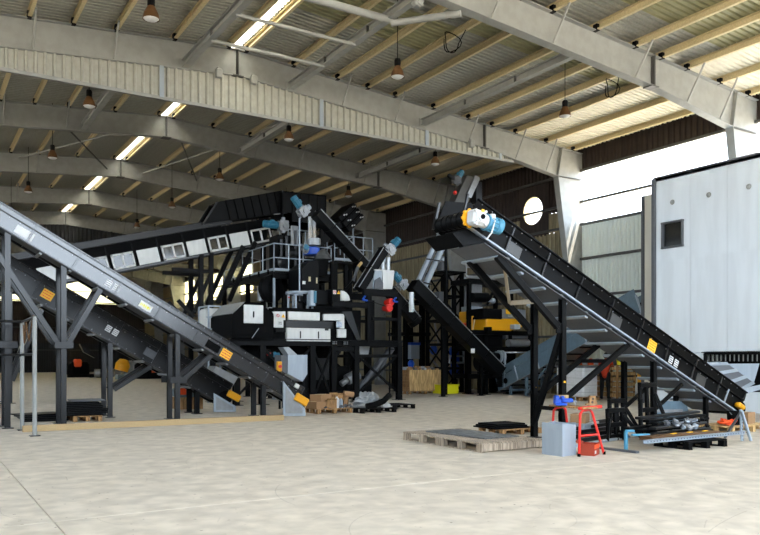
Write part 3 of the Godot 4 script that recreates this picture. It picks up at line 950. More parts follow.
func conveyor_dark_left() -> void:
	var p0 := Vector2(0.6, 4.32); var p1 := Vector2(7.75, 0.26)
	var F := 21.3; var W := 0.9
	var o := thing("belt_conveyor", "dark grey inclined belt conveyor behind the pale one at left", "conveyor", V(4.6, 0, F))
	var c := conveyor(o, p0, p1, F, W, 0.5, 0.18, 7, M.dark_gloss, M.dark_gloss, M.frame_grey, 0.0)
	for x in [4.62]:
		for k in 2:
			post(o, M.frame_grey, x, F + 0.06 + k * (W - 0.12), 0.0, at_x(p0, p1, x), 0.12)
	for k in 2:
		var z := F + 0.06 + k * (W - 0.12)
		pbar("brace", o, M.frame_grey, V(4.72, 0.75, z), V(5.75, at_x(p0, p1, 5.75), z), 0.09, 0.12)
	post(o, M.black_paint, 7.05, F + 0.1, 0.0, 0.75, 0.13)
	post(o, M.black_paint, 7.05, F + W - 0.1, 0.0, 0.75, 0.13)
	pslab("tail_guard", o, M.zinc_pale, [Vector2(7.49, 0.6), Vector2(7.49, 0.05), Vector2(8.16, 0.03), Vector2(8.16, 0.2)], F - 0.1, 0.05)
	pslab("guard_infill", o, M.zinc, [Vector2(7.55, 0.5), Vector2(7.55, 0.11), Vector2(8.07, 0.09), Vector2(8.07, 0.18)], F - 0.12, 0.03)
	var g := G.new()
	g.box(V(8.1, 0.5, 21.2), Vector3(0.42, 0.2, 0.1), c.b, 0.02)
	for i in 4:
		g.box(V(8.1, 0.5, 21.2) + c.u * (-0.075 + i * 0.05), Vector3(0.4, 0.012, 0.12), c.b)
	part("tail_cover", g, M.yellow, o, "yellow louvred tail cover")
	var q := func(x: float, v: float) -> Vector3: return c.a + c.e * ((x - p0.x) / c.e.x) + c.u * v + Vector3(0, 0, 0.012)
	sticker(o, q.call(2.9, 0.28), c.e, c.u, 0.3, 0.24, M.sticker_yellow, 3, M.orange)
	for x in [4.42, 4.6]: sticker(o, q.call(x, 0.3), c.e, c.u, 0.15, 0.17, M.sticker_white, 3, M.panel_grey)
	g = G.new()
	g.box(q.call(5.55, 0.27), Vector3(0.34, 0.22, 0.02), c.b, 0.005)
	part("inspection_window", g, M.slate, o)
	# folded grey feed chute over the tail
	g = G.new()
	g.slab([Vector2(7.66, 1.38), Vector2(8.35, 1.05), Vector2(8.16, 0.75), Vector2(7.79, 0.99), Vector2(7.54, 1.18)], 21.5, 0.6)
	part("feed_chute", g, M.zinc, o)

func conveyor_white_panels() -> void:
	var F := 30.0; var W := 1.3
	var p0 := Vector2(1.78, 3.73); var p1 := Vector2(13.22, 6.66)
	var o := thing("belt_conveyor", "infeed conveyor with white panels and framed windows rising to the black hood", "conveyor", V(8, 0, F))
	var e2 := (p1 - p0).normalized()
	var e := Vector3(e2.x, e2.y, 0); var u := Vector3(-e2.y, e2.x, 0)
	var b3 := Basis(e, u, e.cross(u))
	var l := p0.distance_to(p1)
	var a := xy(p0, F)
	# white panels and framed windows along the near side
	var k := 0
	for x in [[8, 18, 0], [40, 60, 0], [66, 88, 0], [90, 111, 1], [114, 137, 1], [139.5, 161.5, 0], [164, 187, 1], [189, 208.5, 0], [210.5, 230, 1], [232, 251, 0], [253, 273, 1]]:
		var ta: float = (xat(x[0], F) - p0.x) / e2.x; var tb: float = (xat(x[1], F) - p0.x) / e2.x
		var g := G.new()
		var mid := a + e * (ta + tb) / 2 + u * 0.3
		if x[2] == 0:
			g.box(mid, Vector3(tb - ta - 0.03, 0.58, 0.03), b3, 0.006)
			part("white_panel", g, M.white_paint, o)
		else:
			var w := tb - ta - 0.02
			for s in [-1.0, 1.0]:
				g.box(mid + u * 0.26 * s, Vector3(w, 0.08, 0.05), b3, 0.008)
				g.box(mid + e * (w / 2 - 0.035) * s, Vector3(0.07, 0.6, 0.05), b3, 0.008)
			g.box(mid, Vector3(0.08, 0.6, 0.05), b3, 0.008)
			var wf := part("window_frame", g, M.white_paint, o)
			g = G.new()
			for s in [-1.0, 1.0]:
				g.box(mid + e * w * 0.25 * s + Vector3(0, 0, -0.02), Vector3(w * 0.44, 0.48, 0.008), b3)
			part("glazing", g, M.dark_glass, wf)
		g = G.new()
		g.box(a + e * tb + u * 0.45, Vector3(0.06, 1.0, 0.06), b3, 0.008)
		part("mullion", g, M.black_paint, o)
	var g := G.new()
	g.box(a + e * l / 2 + u * 0.78 + Vector3(0, 0, -0.02), Vector3(l, 0.36, 0.04), b3, 0.008)
	part("side_wall", g, M.black_matt, o)
	g = G.new()
	g.box(a + e * l / 2 + u * 0.45 + Vector3(0, 0, -W), Vector3(l, 1.0, 0.04), b3, 0.008)
	part("side_wall", g, M.black_paint, o)
	for z in [0.0, -W]:
		g = G.new()
		g.bar(a + u * -0.05 + Vector3(0, 0, z), a + u * -0.05 + e * l + Vector3(0, 0, z), 0.1, 0.1, 0.01, u)
		part("lower_rail", g, M.frame_grey, o)
		g = G.new()
		g.bar(a + u * 1.12 + Vector3(0, 0, z + 0.03), a + u * 1.12 + e * l * 0.86 + Vector3(0, 0, z + 0.03), 0.1, 0.26, 0.01, u)
		part("top_rail", g, M.dark_gloss, o)
	g = G.new()
	g.box(a + e * l / 2 + u * 0.7 + Vector3(0, 0, -W / 2), Vector3(l, 0.02, W - 0.1), b3)
	part("belt", g, M.rubber, o)
	g = G.new()
	g.box(a + e * l / 2 + u * 0.0 + Vector3(0, 0, -W / 2), Vector3(l, 0.02, W - 0.1), b3)
	part("bottom_pan", g, M.black_paint, o)
	# legs with cross ties and long diagonal braces
	for x in [-4, 9, 201, 211]:
		for z in [0.0, W]:
			post(o, M.frame_grey if x < 20 else M.black_paint, xat(x, F), F + z, 0.0, at_x(p0, p1, xat(x, F)) - 0.02, 0.2 if x < 20 else 0.17)
	for z in [0.0, W]:
		pbar("brace", o, M.frame_grey, V(3.11, 0.8, F + z), V(4.43, 4.27, F + z), 0.14, 0.16)
		pbar("brace", o, M.black_paint, V(10.73, 3.89, F + z), V(11.86, 6.32, F + z), 0.16, 0.18)
		pbar("brace", o, M.black_paint, V(11.25, 3.99, F + z), V(12.4, 6.53, F + z), 0.16, 0.18)
		pbar("brace", o, M.black_paint, V(9.76, 3.44, F + z), V(10.48, 5.15, F + z), 0.12, 0.14)
		pbar("brace", o, M.black_paint, V(9.11, 3.94, F + z), V(9.76, 3.28, F + z), 0.12, 0.14)
		pbar("tie_bar", o, M.black_paint, V(8.87, 5.15, F + z), V(10.52, 5.15, F + z), 0.14, 0.16)
	pbar("tie_bar", o, M.black_paint, V(11.07, 4.67, F), V(11.6, 4.69, F), 0.1, 0.1)
	# drive at the head
	gear_motor(o, V(13.19, 7.12, 28.9), Vector3(-1, 0.02, 0), 0.22, 0.88, M.zinc)

func xat(x: float, F: float) -> float:   # where a line of sight from the doorway meets the plane F
	var t := (x - 380.0) / 757.12
	return F * (t * 0.84961 + 0.52742) / (0.84961 - t * 0.52742)

func hood() -> void:
	# black ribbed hood over the conveyor's upper end, open and cut on a slant at its lower end
	var F := 29.8
	var o := thing("conveyor_hood", "black ribbed hood with slanted open end over the white-panelled conveyor", "hood", V(11.65, 7.32, 29.8))
	var tip := Vector2(10.07, 7.04)
	var low0 := Vector2(10.87, 7.24); var low1 := Vector2(13.79, 7.87)
	var top0 := Vector2(10.66, 8); var top1 := Vector2(13.55, 8.81)
	var D := 0.9
	for z: float in [F, F + D]: pslab("mouth_cheek", o, M.black_paint, [tip, low0, top0], z, 0.04)
	var n := 8
	for i in n:
		var a := low0.lerp(low1, float(i) / n); var b := low0.lerp(low1, float(i + 1) / n)
		var c := top0.lerp(top1, float(i + 1) / n); var d := top0.lerp(top1, float(i) / n)
		pslab("hood_panel", o, M.black_paint, [a, b, c, d], F, 0.04)
		pslab("hood_panel", o, M.black_paint, [a, b, c, d], F + D, 0.04)
		var g := G.new()
		g.prism([Vector2(d.x, d.y), Vector2(c.x, c.y), Vector2(c.x, c.y - 0.03), Vector2(d.x, d.y - 0.03)], V(0, 0, F), Vector3.RIGHT, Vector3.UP, Vector3(0, 0, -D - 0.04))
		part("roof_panel", g, M.black_paint, o)
		pbar("rib", o, M.black_matt, xy(b, F - 0.03), xy(c, F - 0.03), 0.05, 0.06)
	pbar("edge_strip", o, M.zinc, xy(low1, F - 0.05), xy(top1, F - 0.05), 0.04, 0.05)
	pbar("edge_strip", o, M.zinc, xy(low1, F - 0.05), xy(low1.lerp(low0, 0.22), F - 0.05), 0.04, 0.05)
	pbar("edge_frame", o, M.frame_grey, xy(tip, F - 0.02), xy(top0, F - 0.02), 0.08, 0.06)
	pbar("edge_frame", o, M.frame_grey, xy(tip, F + D), xy(top0, F + D), 0.08, 0.06)
	var g: G
	# tall black transfer box that the hood runs into
	var F2 := 29.5
	var q := thing("transfer_box", "tall black sheet steel transfer box right of the slanted hood", "hopper", V(14.26, 5.76, 29.5))
	var A := Vector2(13.49, 8.72); var B := Vector2(15.5, 8.76)
	for i in 5:
		var xa := lerpf(A.x, B.x, i / 5.0); var xb := lerpf(A.x, B.x, (i + 1) / 5.0)
		var yb: float = 7.48 if i > 0 else 7.82
		pslab("wall_sheet", q, M.black_paint, [Vector2(xa, yb), Vector2(xb - 0.015, yb), Vector2(xb - 0.015, lerpf(A.y, B.y, (i + 1) / 5.0)), Vector2(xa, lerpf(A.y, B.y, i / 5.0))], F2, 0.04)
		pslab("wall_sheet", q, M.black_paint, [Vector2(xa, yb), Vector2(xb - 0.015, yb), Vector2(xb - 0.015, B.y), Vector2(xa, B.y)], F2 + 2.6, 0.04)
		pbar("rib", q, M.black_matt, V(xb, yb, F2 - 0.02), V(xb, lerpf(A.y, B.y, (i + 1) / 5.0), F2 - 0.02), 0.04, 0.04)
	g = G.new()
	g.box(V(A.x - 0.02, (A.y + 7.43) / 2, F2 + 1.3), Vector3(0.04, A.y - 7.43, 2.6))
	part("end_wall", g, M.black_paint, q)
	g = G.new()
	g.box(V(B.x + 0.02, (B.y + 7.43) / 2, F2 + 1.3), Vector3(0.04, B.y - 7.43, 2.6))
	part("end_wall", g, M.black_paint, q)
	g = G.new()
	g.prism([Vector2(A.x, A.y), Vector2(B.x, B.y), Vector2(B.x, B.y - 0.05), Vector2(A.x, A.y - 0.05)], V(0, 0, F2), Vector3.RIGHT, Vector3.UP, Vector3(0, 0, -2.6))
	part("lid", g, M.black_paint, q)
	for x in [A.x + 0.1, B.x - 0.1]:
		for z in [F2 + 0.15, F2 + 2.4]:
			post(q, M.black_paint, x, z, 0.0, 7.48, 0.18)

func conveyor_right() -> void:
	var p0 := Vector2(16.4, 0.29); var p1 := Vector2(8.35, 3.93)
	var F := 10.6; var W := 0.8
	var o := thing("belt_conveyor", "large black inclined belt conveyor with silver lower edge at right", "conveyor", V(10.75, 0, F))
	var c := conveyor(o, p1, p0, F, W, 0.36, 0.2, 9, M.black_paint, M.black_paint, M.zinc_pale, 0.06)
	var q := func(x: float, v: float) -> Vector3: return c.a + c.e * ((x - p1.x) / c.e.x) + c.u * v + Vector3(0, 0, 0.012)
	# lower apron pan under the return belt, with white cross bars seen from below
	var g := G.new()
	g.box(c.a + Vector3(0, 0, -W / 2) + c.e * c.l * 0.5 - c.u * 0.09, Vector3(c.l * 0.9, 0.012, W + 0.2), c.b)
	part("drip_pan", g, M.slate, o)
	for i in 12:
		g = G.new()
		var m: Vector3 = c.a + c.e * (0.9 + i * 0.62) - c.u * 0.12
		g.bar(m + Vector3(0, 0, 0.02), m + Vector3(0, 0, -W - 0.25), 0.09, 0.04, 0.006, c.u)
		part("pan_rib", g, M.zinc_pale, o)
	# legs, the diagonal sway braces and the long knee braces
	var xs := [10.74, 13.42, 15.2]
	for i in 3:
		var yt := at_x(p1, p0, xs[i]) - 0.05
		for k in 2:
			var lg := post(o, M.black_paint, xs[i], F + k * (W - 0.02), 0.0, yt, [0.11, 0.1, 0.09][i])
			if i == 0:
				g = G.new()
				g.box(V(xs[i] - 0.06, 2.19, F + k * W - 0.02), Vector3(0.26, 0.2, 0.025), Basis(), 0.005)
				part("gusset", g, M.black_paint, lg)
				g = G.new()
				g.box(V(xs[i], 1.15 if k == 0 else 1.02, F + k * W - 0.06), Vector3(0.05, 0.04, 0.03), Basis(), 0.01)
				part("marker", g, M.sticker_yellow, lg)
	pbar("sway_brace", o, M.black_paint, V(10.74, 2.19, F), V(10.74, 0.25, F + W), 0.09, 0.12)
	pbar("tie_bar", o, M.black_paint, V(10.74, 0.62, F), V(10.74, 0.62, F + W), 0.06, 0.08)
	for k in 2:
		var z := F + k * W
		pbar("knee_brace", o, M.black_paint, V(10.62, 2.21, z), V(9.09, 3.47, z), 0.1, 0.13)
		pbar("knee_brace", o, M.black_paint, V(10.82, 0.83, z), V(12.63, 1.9, z), 0.08, 0.11)
		pbar("knee_brace", o, M.black_paint, V(13.5, 0.54, z), V(14.37, 1.04, z), 0.06, 0.08)
	pbar("tie_bar", o, M.brace_beige_lit, V(10.1, 2.7, 11.4), V(10, 2.68, 10.6), 0.05, 0.09)  # beige of these two bars stands for light on the brace faces
	pbar("tie_bar", o, M.brace_beige_lit, V(9.26, 3.32, 10.6), V(10.1, 2.7, 11.4), 0.05, 0.11)
	pbar("tie_bar", o, M.black_paint, V(12.1, 1.55, F), V(12.1, 1.55, F + W), 0.06, 0.08)
	# stickers, side windows
	sticker(o, q.call(13.28, 0.18), c.e, c.u, 0.26, 0.24, M.sticker_yellow, 4, M.orange)
	for x in [13.9, 14.08]: sticker(o, q.call(x, 0.17), c.e, c.u, 0.13, 0.16, M.sticker_white, 3, M.panel_grey)
	for x in [9.42, 12.16, 14.93]:
		g = G.new()
		g.box(q.call(x, 0.18), Vector3(0.34, 0.22, 0.02), c.b, 0.005)
		part("inspection_window", g, M.window_grey, o)
	# head: cut-away end with the ribbed head drum across it, big gearbox and motor on the near side
	for k in 2:
		pslab("head_plate", o, M.black_paint, [Vector2(8.06, 3.8), Vector2(8.38, 3.9), Vector2(8.97, 3.79), Vector2(8.93, 3.73), Vector2(8.31, 3.59)], F - 0.01 + k * W, 0.03)
	g = G.new()
	g.prism([Vector2(0, 0), Vector2(1, 0), Vector2(1, 1), Vector2(0, 1)], V(8.06, 3.8, 10.6), V(8.31, 3.59, 10.6) - V(8.06, 3.8, 10.6), Vector3(0, 0, -W), Vector3(0.012, 0.01, 0))
	part("discharge_plate", g, M.black_matt, o)
	g = G.new()
	g.prism([Vector2(0, 0), Vector2(1, 0), Vector2(1, 1), Vector2(0, 1)], V(8.31, 4.02, 10.6), V(8.45, 4.53, 10.6) - V(8.31, 4.02, 10.6), Vector3(-0.03, 0, 0), Vector3(0, 0, -0.05))
	part("end_edge", g, M.frame_grey, o)
	g = G.new()
	g.prism([Vector2(0, 0), Vector2(1, 0), Vector2(1, 1), Vector2(0, 1)], V(8.31, 4.02, 10.6) + Vector3(-0.03, -0.02, -W), V(8.45, 4.53, 10.6) - V(8.31, 4.02, 10.6), Vector3(-0.05, 0, 0), Vector3(0, 0, -0.05))
	part("end_edge", g, M.frame_grey, o)
	pslab("far_plate", o, M.black_paint, [Vector2(8.53, 4.55), Vector2(9.15, 4.58), Vector2(9.35, 4.18), Vector2(8.3, 4.06)], F + W, 0.03)
	var da := V(8.34, 4.06, 10.5)
	var db := da + Vector3(-0.02, 0, -0.74)
	g = G.new()
	g.tube(da, db, 0.15, 18, 0.13)
	part("head_drum", g, M.black_paint, o, "black ribbed head drum")
	g = G.new()
	for t: float in [0.2, 0.4, 0.6, 0.8]:
		var m := da.lerp(db, t)
		g.tube(m + Vector3(0, 0, 0.012), m - Vector3(0, 0, 0.012), 0.158 - t * 0.02, 18)
	part("drum_band", g, M.black_matt, o, "", "stuff")
	g = G.new()
	g.ball(db + Vector3(0, 0.02, -0.04), Vector3.ONE * 0.045, 6, 8)
	part("end_cap", g, M.yellow, o, "yellow end cap")
	g = G.new()
	g.tube(da + Vector3(0, 0, 0.02), da + Vector3(0, 0, 0.06), 0.15, 14)
	for i in 8:
		var w := TAU * i / 8
		g.box(da + Vector3(cos(w) * 0.145, sin(w) * 0.145, 0.04), Vector3(0.055, 0.055, 0.05), Basis(Vector3.BACK, w), 0.01)
	part("coupling_flange", g, M.yellow, o, "yellow coupling flange")
	g = G.new()
	var gc := V(8.36, 4.04, 10.3)
	g.box(gc, Vector3(0.27, 0.27, 0.24), Basis(Vector3.BACK, -0.12), 0.04)
	g.box(gc + Vector3(0, 0, 0.13), Vector3(0.2, 0.2, 0.05), Basis(Vector3.BACK, -0.12), 0.03)
	g.tube(gc + Vector3(0, 0, 0.08), gc + Vector3(0, 0, 0.18), 0.075, 16)
	g.tube(gc + Vector3(0.08, -0.02, 0), gc + Vector3(0.22, -0.045, 0), 0.125, 16)
	for e in [[-0.11, 0.11], [0.11, 0.1], [-0.11, -0.12], [0.1, -0.12]]:
		g.tube(gc + Vector3(e[0], e[1], 0.11), gc + Vector3(e[0], e[1], 0.15), 0.025, 8)
		g.bar(gc + Vector3(e[0], e[1], 0.125), gc + Vector3(e[0] * 0.3, e[1] * 0.3, 0.15), 0.018, 0.03)
	var gbx := part("gearbox", g, M.white_paint, o, "pale grey gearbox")
	g = G.new()
	g.tube(gc + Vector3(0, 0, 0.16), gc + Vector3(0, 0, 0.2), 0.045, 14)
	part("shaft_cover", g, M.black_matt, gbx)
	g = G.new()
	g.box(gc + Vector3(0.03, 0.11, 0.15), Vector3(0.06, 0.05, 0.02), Basis(), 0.005)
	part("tag", g, M.sticker_yellow, gbx)
	g = G.new()
	var mc := gc + Vector3(0.2, -0.045, 0)
	var md := Vector3(1, -0.18, 0).normalized()
	g.lathe([Vector2(0, 0), Vector2(0.15, 0), Vector2(0.15, 0.04), Vector2(0.125, 0.05), Vector2(0.125, 0.22), Vector2(0.145, 0.23), Vector2(0.145, 0.34), Vector2(0.11, 0.36), Vector2(0, 0.36)], mc, md, 16)
	for i in 12:
		var uu := G.axes(mc, mc + md) * Vector3(cos(TAU * i / 12.0), sin(TAU * i / 12.0), 0)
		g.bar(mc + uu * 0.13 + md * 0.06, mc + uu * 0.13 + md * 0.22, 0.01, 0.025, 0.0, uu)
	var mt := part("motor", g, M.blue_light, o, "light blue electric motor")
	g = G.new()
	g.box(mc + md * 0.1 + Vector3(0, 0.1, 0.08), Vector3(0.1, 0.1, 0.08), Basis(), 0.01)
	part("terminal_box", g, M.sticker_white, mt)
	g = G.new()
	g.path([mc + md * 0.12 + Vector3(0, 0.04, 0.13), mc + Vector3(0.05, -0.2, 0.12), mc + Vector3(-0.02, -0.32, 0.06)], 0.014)
	part("cable", g, M.sticker_white, mt)
	# tail: folded feed hopper rising behind the near wall, with dark squares between pale ribs
	g = G.new()
	g.slab([Vector2(15.39, 1.48), Vector2(16.76, 0.81), Vector2(16.64, 0.57), Vector2(15.39, 1.18)], 10.8, 0.012)
	part("hopper_lip", g, M.zinc_pale, o)
	var h0 := V(15.39, 1.48, 10.8); var h1 := V(16.76, 0.81, 10.8); var h2 := V(18.81, 0.96, 11.7); var h3 := V(17.65, 1.48, 11.7)
	var hn := (h1 - h0).cross(h3 - h0).normalized()
	if hn.y < 0: hn = -hn
	g = G.new()
	g.quad(h0, h1, h2, h3, hn)
	g.quad(h0 - hn * 0.01, h1 - hn * 0.01, h2 - hn * 0.01, h3 - hn * 0.01, -hn)
	var hw := part("hopper_slope", g, M.slate, o)
	for t: float in [0.02, 0.35, 0.68, 0.98]:
		g = G.new()
		g.bar(h0.lerp(h1, t) + hn * 0.01, h3.lerp(h2, t) + hn * 0.01, 0.09, 0.02, 0.004, hn)
		part("hopper_rib", g, M.zinc_pale, hw)
	g = G.new()
	g.slab([Vector2(17.72, 1.47), Vector2(19.14, 1.47), Vector2(18.89, 0.96)], 11.75, 0.02)
	part("hopper_back", g, M.zinc_pale, o)
	g = G.new()
	g.slab([Vector2(16.67, 0.57), Vector2(16.79, 0.8), Vector2(18.65, 0.97), Vector2(18.56, 0.86)], 11.2, 0.02)
	part("hopper_edge", g, M.zinc_pale, o)
	g = G.new()
	var yc := V(16.33, 0.5, 10.5)
	g.box(yc, Vector3(0.26, 0.12, 0.16), c.b, 0.04)
	part("tail_cover", g, M.yellow, o, "yellow tail cover")
	g = G.new()
	g.bar(V(15.75, 0.59, 10.52), V(15.94, 0.9, 10.52), 0.03, 0.03)
	part("take_up_bar", g, M.zinc_pale, o)

func conveyor_wall_side() -> void:
	# blue-grey inclined conveyor running towards the front along the right side wall
	var x0 := 22.4; var x1 := 23.3
	var a := V(x1, 0.12, 26.0); var b := V(x1, 3.25, 18.2)
	var o := thing("belt_conveyor", "blue-grey galvanised inclined conveyor along the right wall behind the pallets", "conveyor", V(22.8, 0, 24))
	var e := (b - a).normalized(); var l := a.distance_to(b)
	var u := Vector3(0, 1, 0) - e * e.y; u = u.normalized()
	var bs := Basis(e, u, e.cross(u))
	for x in [x0, x1]:
		for i in 6:
			var g := G.new()
			var t0 := l * i / 6; var t1 := l * (i + 1) / 6
			g.box(a + Vector3(x - x1, 0, 0) + e * (t0 + t1) / 2 + u * 0.3, Vector3(t1 - t0 - 0.01, 0.55, 0.025), bs, 0.005)
			part("side_panel", g, M.blue_grey, o)
			g = G.new()
			g.box(a + Vector3(x - x1, 0, 0) + e * t1 + u * 0.35, Vector3(0.06, 0.7, 0.07), bs, 0.005)
			part("joint_strip", g, M.zinc_pale, o)
			g = G.new()
			g.box(a + Vector3(x - x1, 0, 0) + e * (t0 + t1) / 2 + u * 0.78, Vector3(t1 - t0 - 0.01, 0.36, 0.02), bs, 0.005)
			part("skirt_board", g, M.blue_grey, o)
	var g := G.new()
	g.box((a + b) / 2 + Vector3((x0 - x1) / 2, 0, 0) - u * 0.02, Vector3(l, 0.02, x1 - x0 + 0.3), bs)
	part("bottom_pan", g, M.zinc, o)
	for i in 11:
		g = G.new()
		var m := a + e * (0.3 + i * 0.72) - u * 0.07
		g.bar(m + Vector3(0.1, 0, 0), m + Vector3(x0 - x1 - 0.15, 0, 0), 0.1, 0.06)
		part("cross_bar", g, M.black_paint, o)
	g = G.new()
	g.box((a + b) / 2 + Vector3((x0 - x1) / 2, 0, 0) + u * 0.4, Vector3(l, 0.02, x1 - x0 - 0.05), bs)
	part("belt", g, M.rubber, o)
	for f in [25.2, 24.2]:
		var yt := lerpf(0.12, 3.25, (26.0 - f) / 7.8)
		for x in [x0, x1]: post(o, M.blue_grey, x, f, 0.0, yt, 0.1)
		g = G.new()
		g.bar(V(x0, yt * 0.5, f), V(x1, yt * 0.5, f), 0.07, 0.07)
		part("tie_bar", g, M.blue_grey, o)
	for x in [x0, x1]:
		pbar("brace", o, M.blue_grey, V(x, 0.1, 24.2), V(x, 1.35, 22.9), 0.08, 0.08)
	g = G.new()
	g.tube(V(x0 - 0.03, 0.62, 25.5), V(x0 - 0.05, 0.62, 25.5), 0.13, 12)
	part("bearing_hole", g, M.black_matt, o)

# a straight handrail run: posts, two rails and a toe board
func railing(o: Node3D, a: Vector3, b: Vector3, h: float, n: int, m: Material, toe := true) -> void:
	for i in n + 1:
		ptube("rail_post", o, m, a.lerp(b, float(i) / n), a.lerp(b, float(i) / n) + Vector3(0, h, 0), 0.026, 8)
	for t: float in [0.5, 1.0]:
		ptube("hand_rail", o, m, a + Vector3(0, h * t, 0), b + Vector3(0, h * t, 0), 0.024, 8)
	if toe: pbar("toe_board", o, m, a + Vector3(0, 0.08, 0), b + Vector3(0, 0.08, 0), 0.012, 0.12)

func xbrace(o: Node3D, m: Material, x0: float, y0: float, x1: float, y1: float, F: float, w := 0.08) -> void:
	pbar("cross_brace", o, m, V(x0, y0, F), V(x1, y1, F), w, w)
	pbar("cross_brace", o, m, V(x0, y1, F + 0.03), V(x1, y0, F + 0.03), w, w)

# a slim inclined conveyor trough with drive
func trough(o: Node3D, a: Vector3, b: Vector3, w: float, h: float, n: int, m: Material, edge: Material) -> void:
	var ax := G.axes(a, b)
	var l := a.distance_to(b)
	for i in n:
		var g := G.new()
		var t0 := l * i / n; var t1 := l * (i + 1) / n
		g.box(a + ax.z * (t0 + t1) / 2, Vector3(w, h, t1 - t0 - 0.03), ax, 0.015)
		part("casing", g, m, o)
		g = G.new()
		g.box(a + ax.z * t1, Vector3(w + 0.06, h + 0.06, 0.04), ax, 0.006)
		part("flange", g, m, o)
	for s: float in [-1.0, 1.0]:
		var g := G.new()
		g.bar(a + ax.y * h * 0.52 + ax.x * w * 0.5 * s, b + ax.y * h * 0.52 + ax.x * w * 0.5 * s, 0.03, 0.03, 0.004, ax.y)
		part("edge_rail", g, edge, o)

func main_line() -> void:
	var F := 24.5
	# --- steel support frame with the long beam
	var o := thing("support_frame", "black steel support frame with long beam and cross braces under the central machine", "steel frame", V(13.14, 0.08, 24.5))
	o.position.y = 0
	origin[o] = o.position
	var m: Material = M.black_paint
	var yb := 2.09; var yt := 2.24
	for k in 2:
		var z := F + 2.4 * k
		var g := G.new()
		g.ibeam(V(9.22, yb + 0.09, z), V(16.21, yb + 0.09, z), 0.2, 0.24, 0.03)
		part("long_beam", g, m, o)
		for x in [9.44, 10.39, 12.32, 13.18, 14.15, 16.07]:
			post(o, m, x, z, 0.0, yb, 0.2)
		xbrace(o, m, 12.36, 0.15, 13.14, yb - 0.1, z)
		xbrace(o, m, 14.2, 0.3, 16.03, yb - 0.35, z)
		xbrace(o, m, 10.42, 0.2, 12.28, yb - 0.1, z)
		g = G.new()
		g.bar(V(13.22, yb - 0.14, z), V(14.11, yb - 0.14, z), 0.14, 0.16)
		part("portal_beam", g, m, o)
		pbar("knee", o, m, V(13.22, yb - 0.5, z), V(13.47, yb - 0.2, z), 0.1, 0.1)
		pbar("knee", o, m, V(14.11, yb - 0.5, z), V(13.85, yb - 0.2, z), 0.1, 0.1)
		pbar("tie_beam", o, m, V(14.2, 1.7, z), V(16.07, 1.7, z), 0.1, 0.12)
		pbar("tie_beam", o, m, V(13.18, 0.35, z), V(14.15, 0.35, z), 0.1, 0.1)
	for x in [9.44, 12.32, 14.15, 16.07]:
		pbar("cross_beam", o, m, V(x, yb + 0.05, F), V(x, yb + 0.05, F + 2.4), 0.14, 0.18)
	# upper storey posts, beams and deck carried by the same frame
	for x in [14.68, 16.05]:
		for k in 2:
			post(o, m, x, F + 2.0 * k, yt, 3.98, 0.17)
	for k in 2:
		pbar("upper_beam", o, m, V(13.14, 3.6, F + 2.0 * k), V(14.68, 3.6, F + 2.0 * k), 0.16, 0.2)
		pbar("upper_beam", o, m, V(14.46, 4.1, F + 2.0 * k), V(15.98, 4.1, F + 2.0 * k), 0.16, 0.26)
		pbar("upper_beam", o, m, V(14.85, 3.11, F + 2.0 * k), V(16.07, 3.11, F + 2.0 * k), 0.1, 0.12)
	# bolt plates on the beam
	for x in [13.18, 13.64]:
		var g := G.new()
		g.box(V(x, yb + 0.09, F - 0.12), Vector3(0.22, 0.16, 0.02), Basis(), 0.004)
		var bp := part("bolt_plate", g, m, o)
		g = G.new()
		for i in 3:
			for j in 2: g.tube(V(x - 0.07 + i * 0.07, yb + 0.05 + j * 0.07, F - 0.13), V(x - 0.07 + i * 0.07, yb + 0.05 + j * 0.07, F - 0.15), 0.018, 6)
		part("bolts", g, M.zinc, bp, "", "stuff")
	# --- black shredder housing with white door
	var h := thing("shredder_housing", "black steel housing with white access door, its slanted top toned grey for reflected light", "machine housing", V(9.94, yt, F + 1))
	var hp := [Vector2(9.28, 2.2), Vector2(9.28, 3.12), Vector2(9.71, 3.52), Vector2(10.47, 3.55), Vector2(10.47, 2.22)]
	var D := 2.2
	pslab("front_plate", h, M.black_matt, hp, F - 0.1, 0.05)
	pslab("back_plate", h, M.black_matt, hp, F - 0.1 + D, 0.05)
	var g := G.new()
	var a2: Vector2 = hp[1]; var b2: Vector2 = hp[2]
	g.prism([Vector2(0, 0), Vector2(1, 0), Vector2(1, 1), Vector2(0, 1)], xy(a2, F - 0.1), xy(b2, F - 0.1) - xy(a2, F - 0.1), Vector3(0, 0, -D), Vector3(-0.02, 0.02, 0))
	part("slanted_top", g, M.steel_paint, h, "slanted top plate toned grey for reflected light")  # grey on this black housing stands for light reflected off the lid
	g = G.new()
	g.box(V(a2.x, (a2.y + yt) / 2, F - 0.1 + D / 2), Vector3(0.03, a2.y - yt, D))
	part("end_plate", g, M.black_matt, h)
	g = G.new()
	g.box(V((b2.x + 10.47) / 2, b2.y, F - 0.1 + D / 2), Vector3(10.47 - b2.x, 0.03, D))
	part("top_plate", g, M.black_matt, h)
	var dr := pblk("door", h, M.white_paint, Vector2(9.66, 2.81), Vector2(10.37, 3.44), F - 0.17, 0.06, "white access door", 0.02)
	pblk("door_handle", dr, M.ink, Vector2(9.98, 3.01), Vector2(10.03, 3.22), F - 0.19, 0.03)
	pbar("hasp_rod", h, M.zinc, V(9.93, 2.3, 24.3), V(10.19, 2.65, 24.3), 0.025, 0.025)
	g = G.new()
	g.slab([Vector2(10.47, 2.22), Vector2(10.47, 3.35), Vector2(10.53, 3.36), Vector2(10.79, 3.09), Vector2(10.79, 2.22)], F - 0.08, 1.6)
	part("side_box", g, M.black_matt, h)
	# --- white tank in a pale cage
	var t := thing("caged_tank", "white plastic tank in a pale grey cage left of the black housing", "tank", V(9.14, 0, 27.0))
	g = G.new()
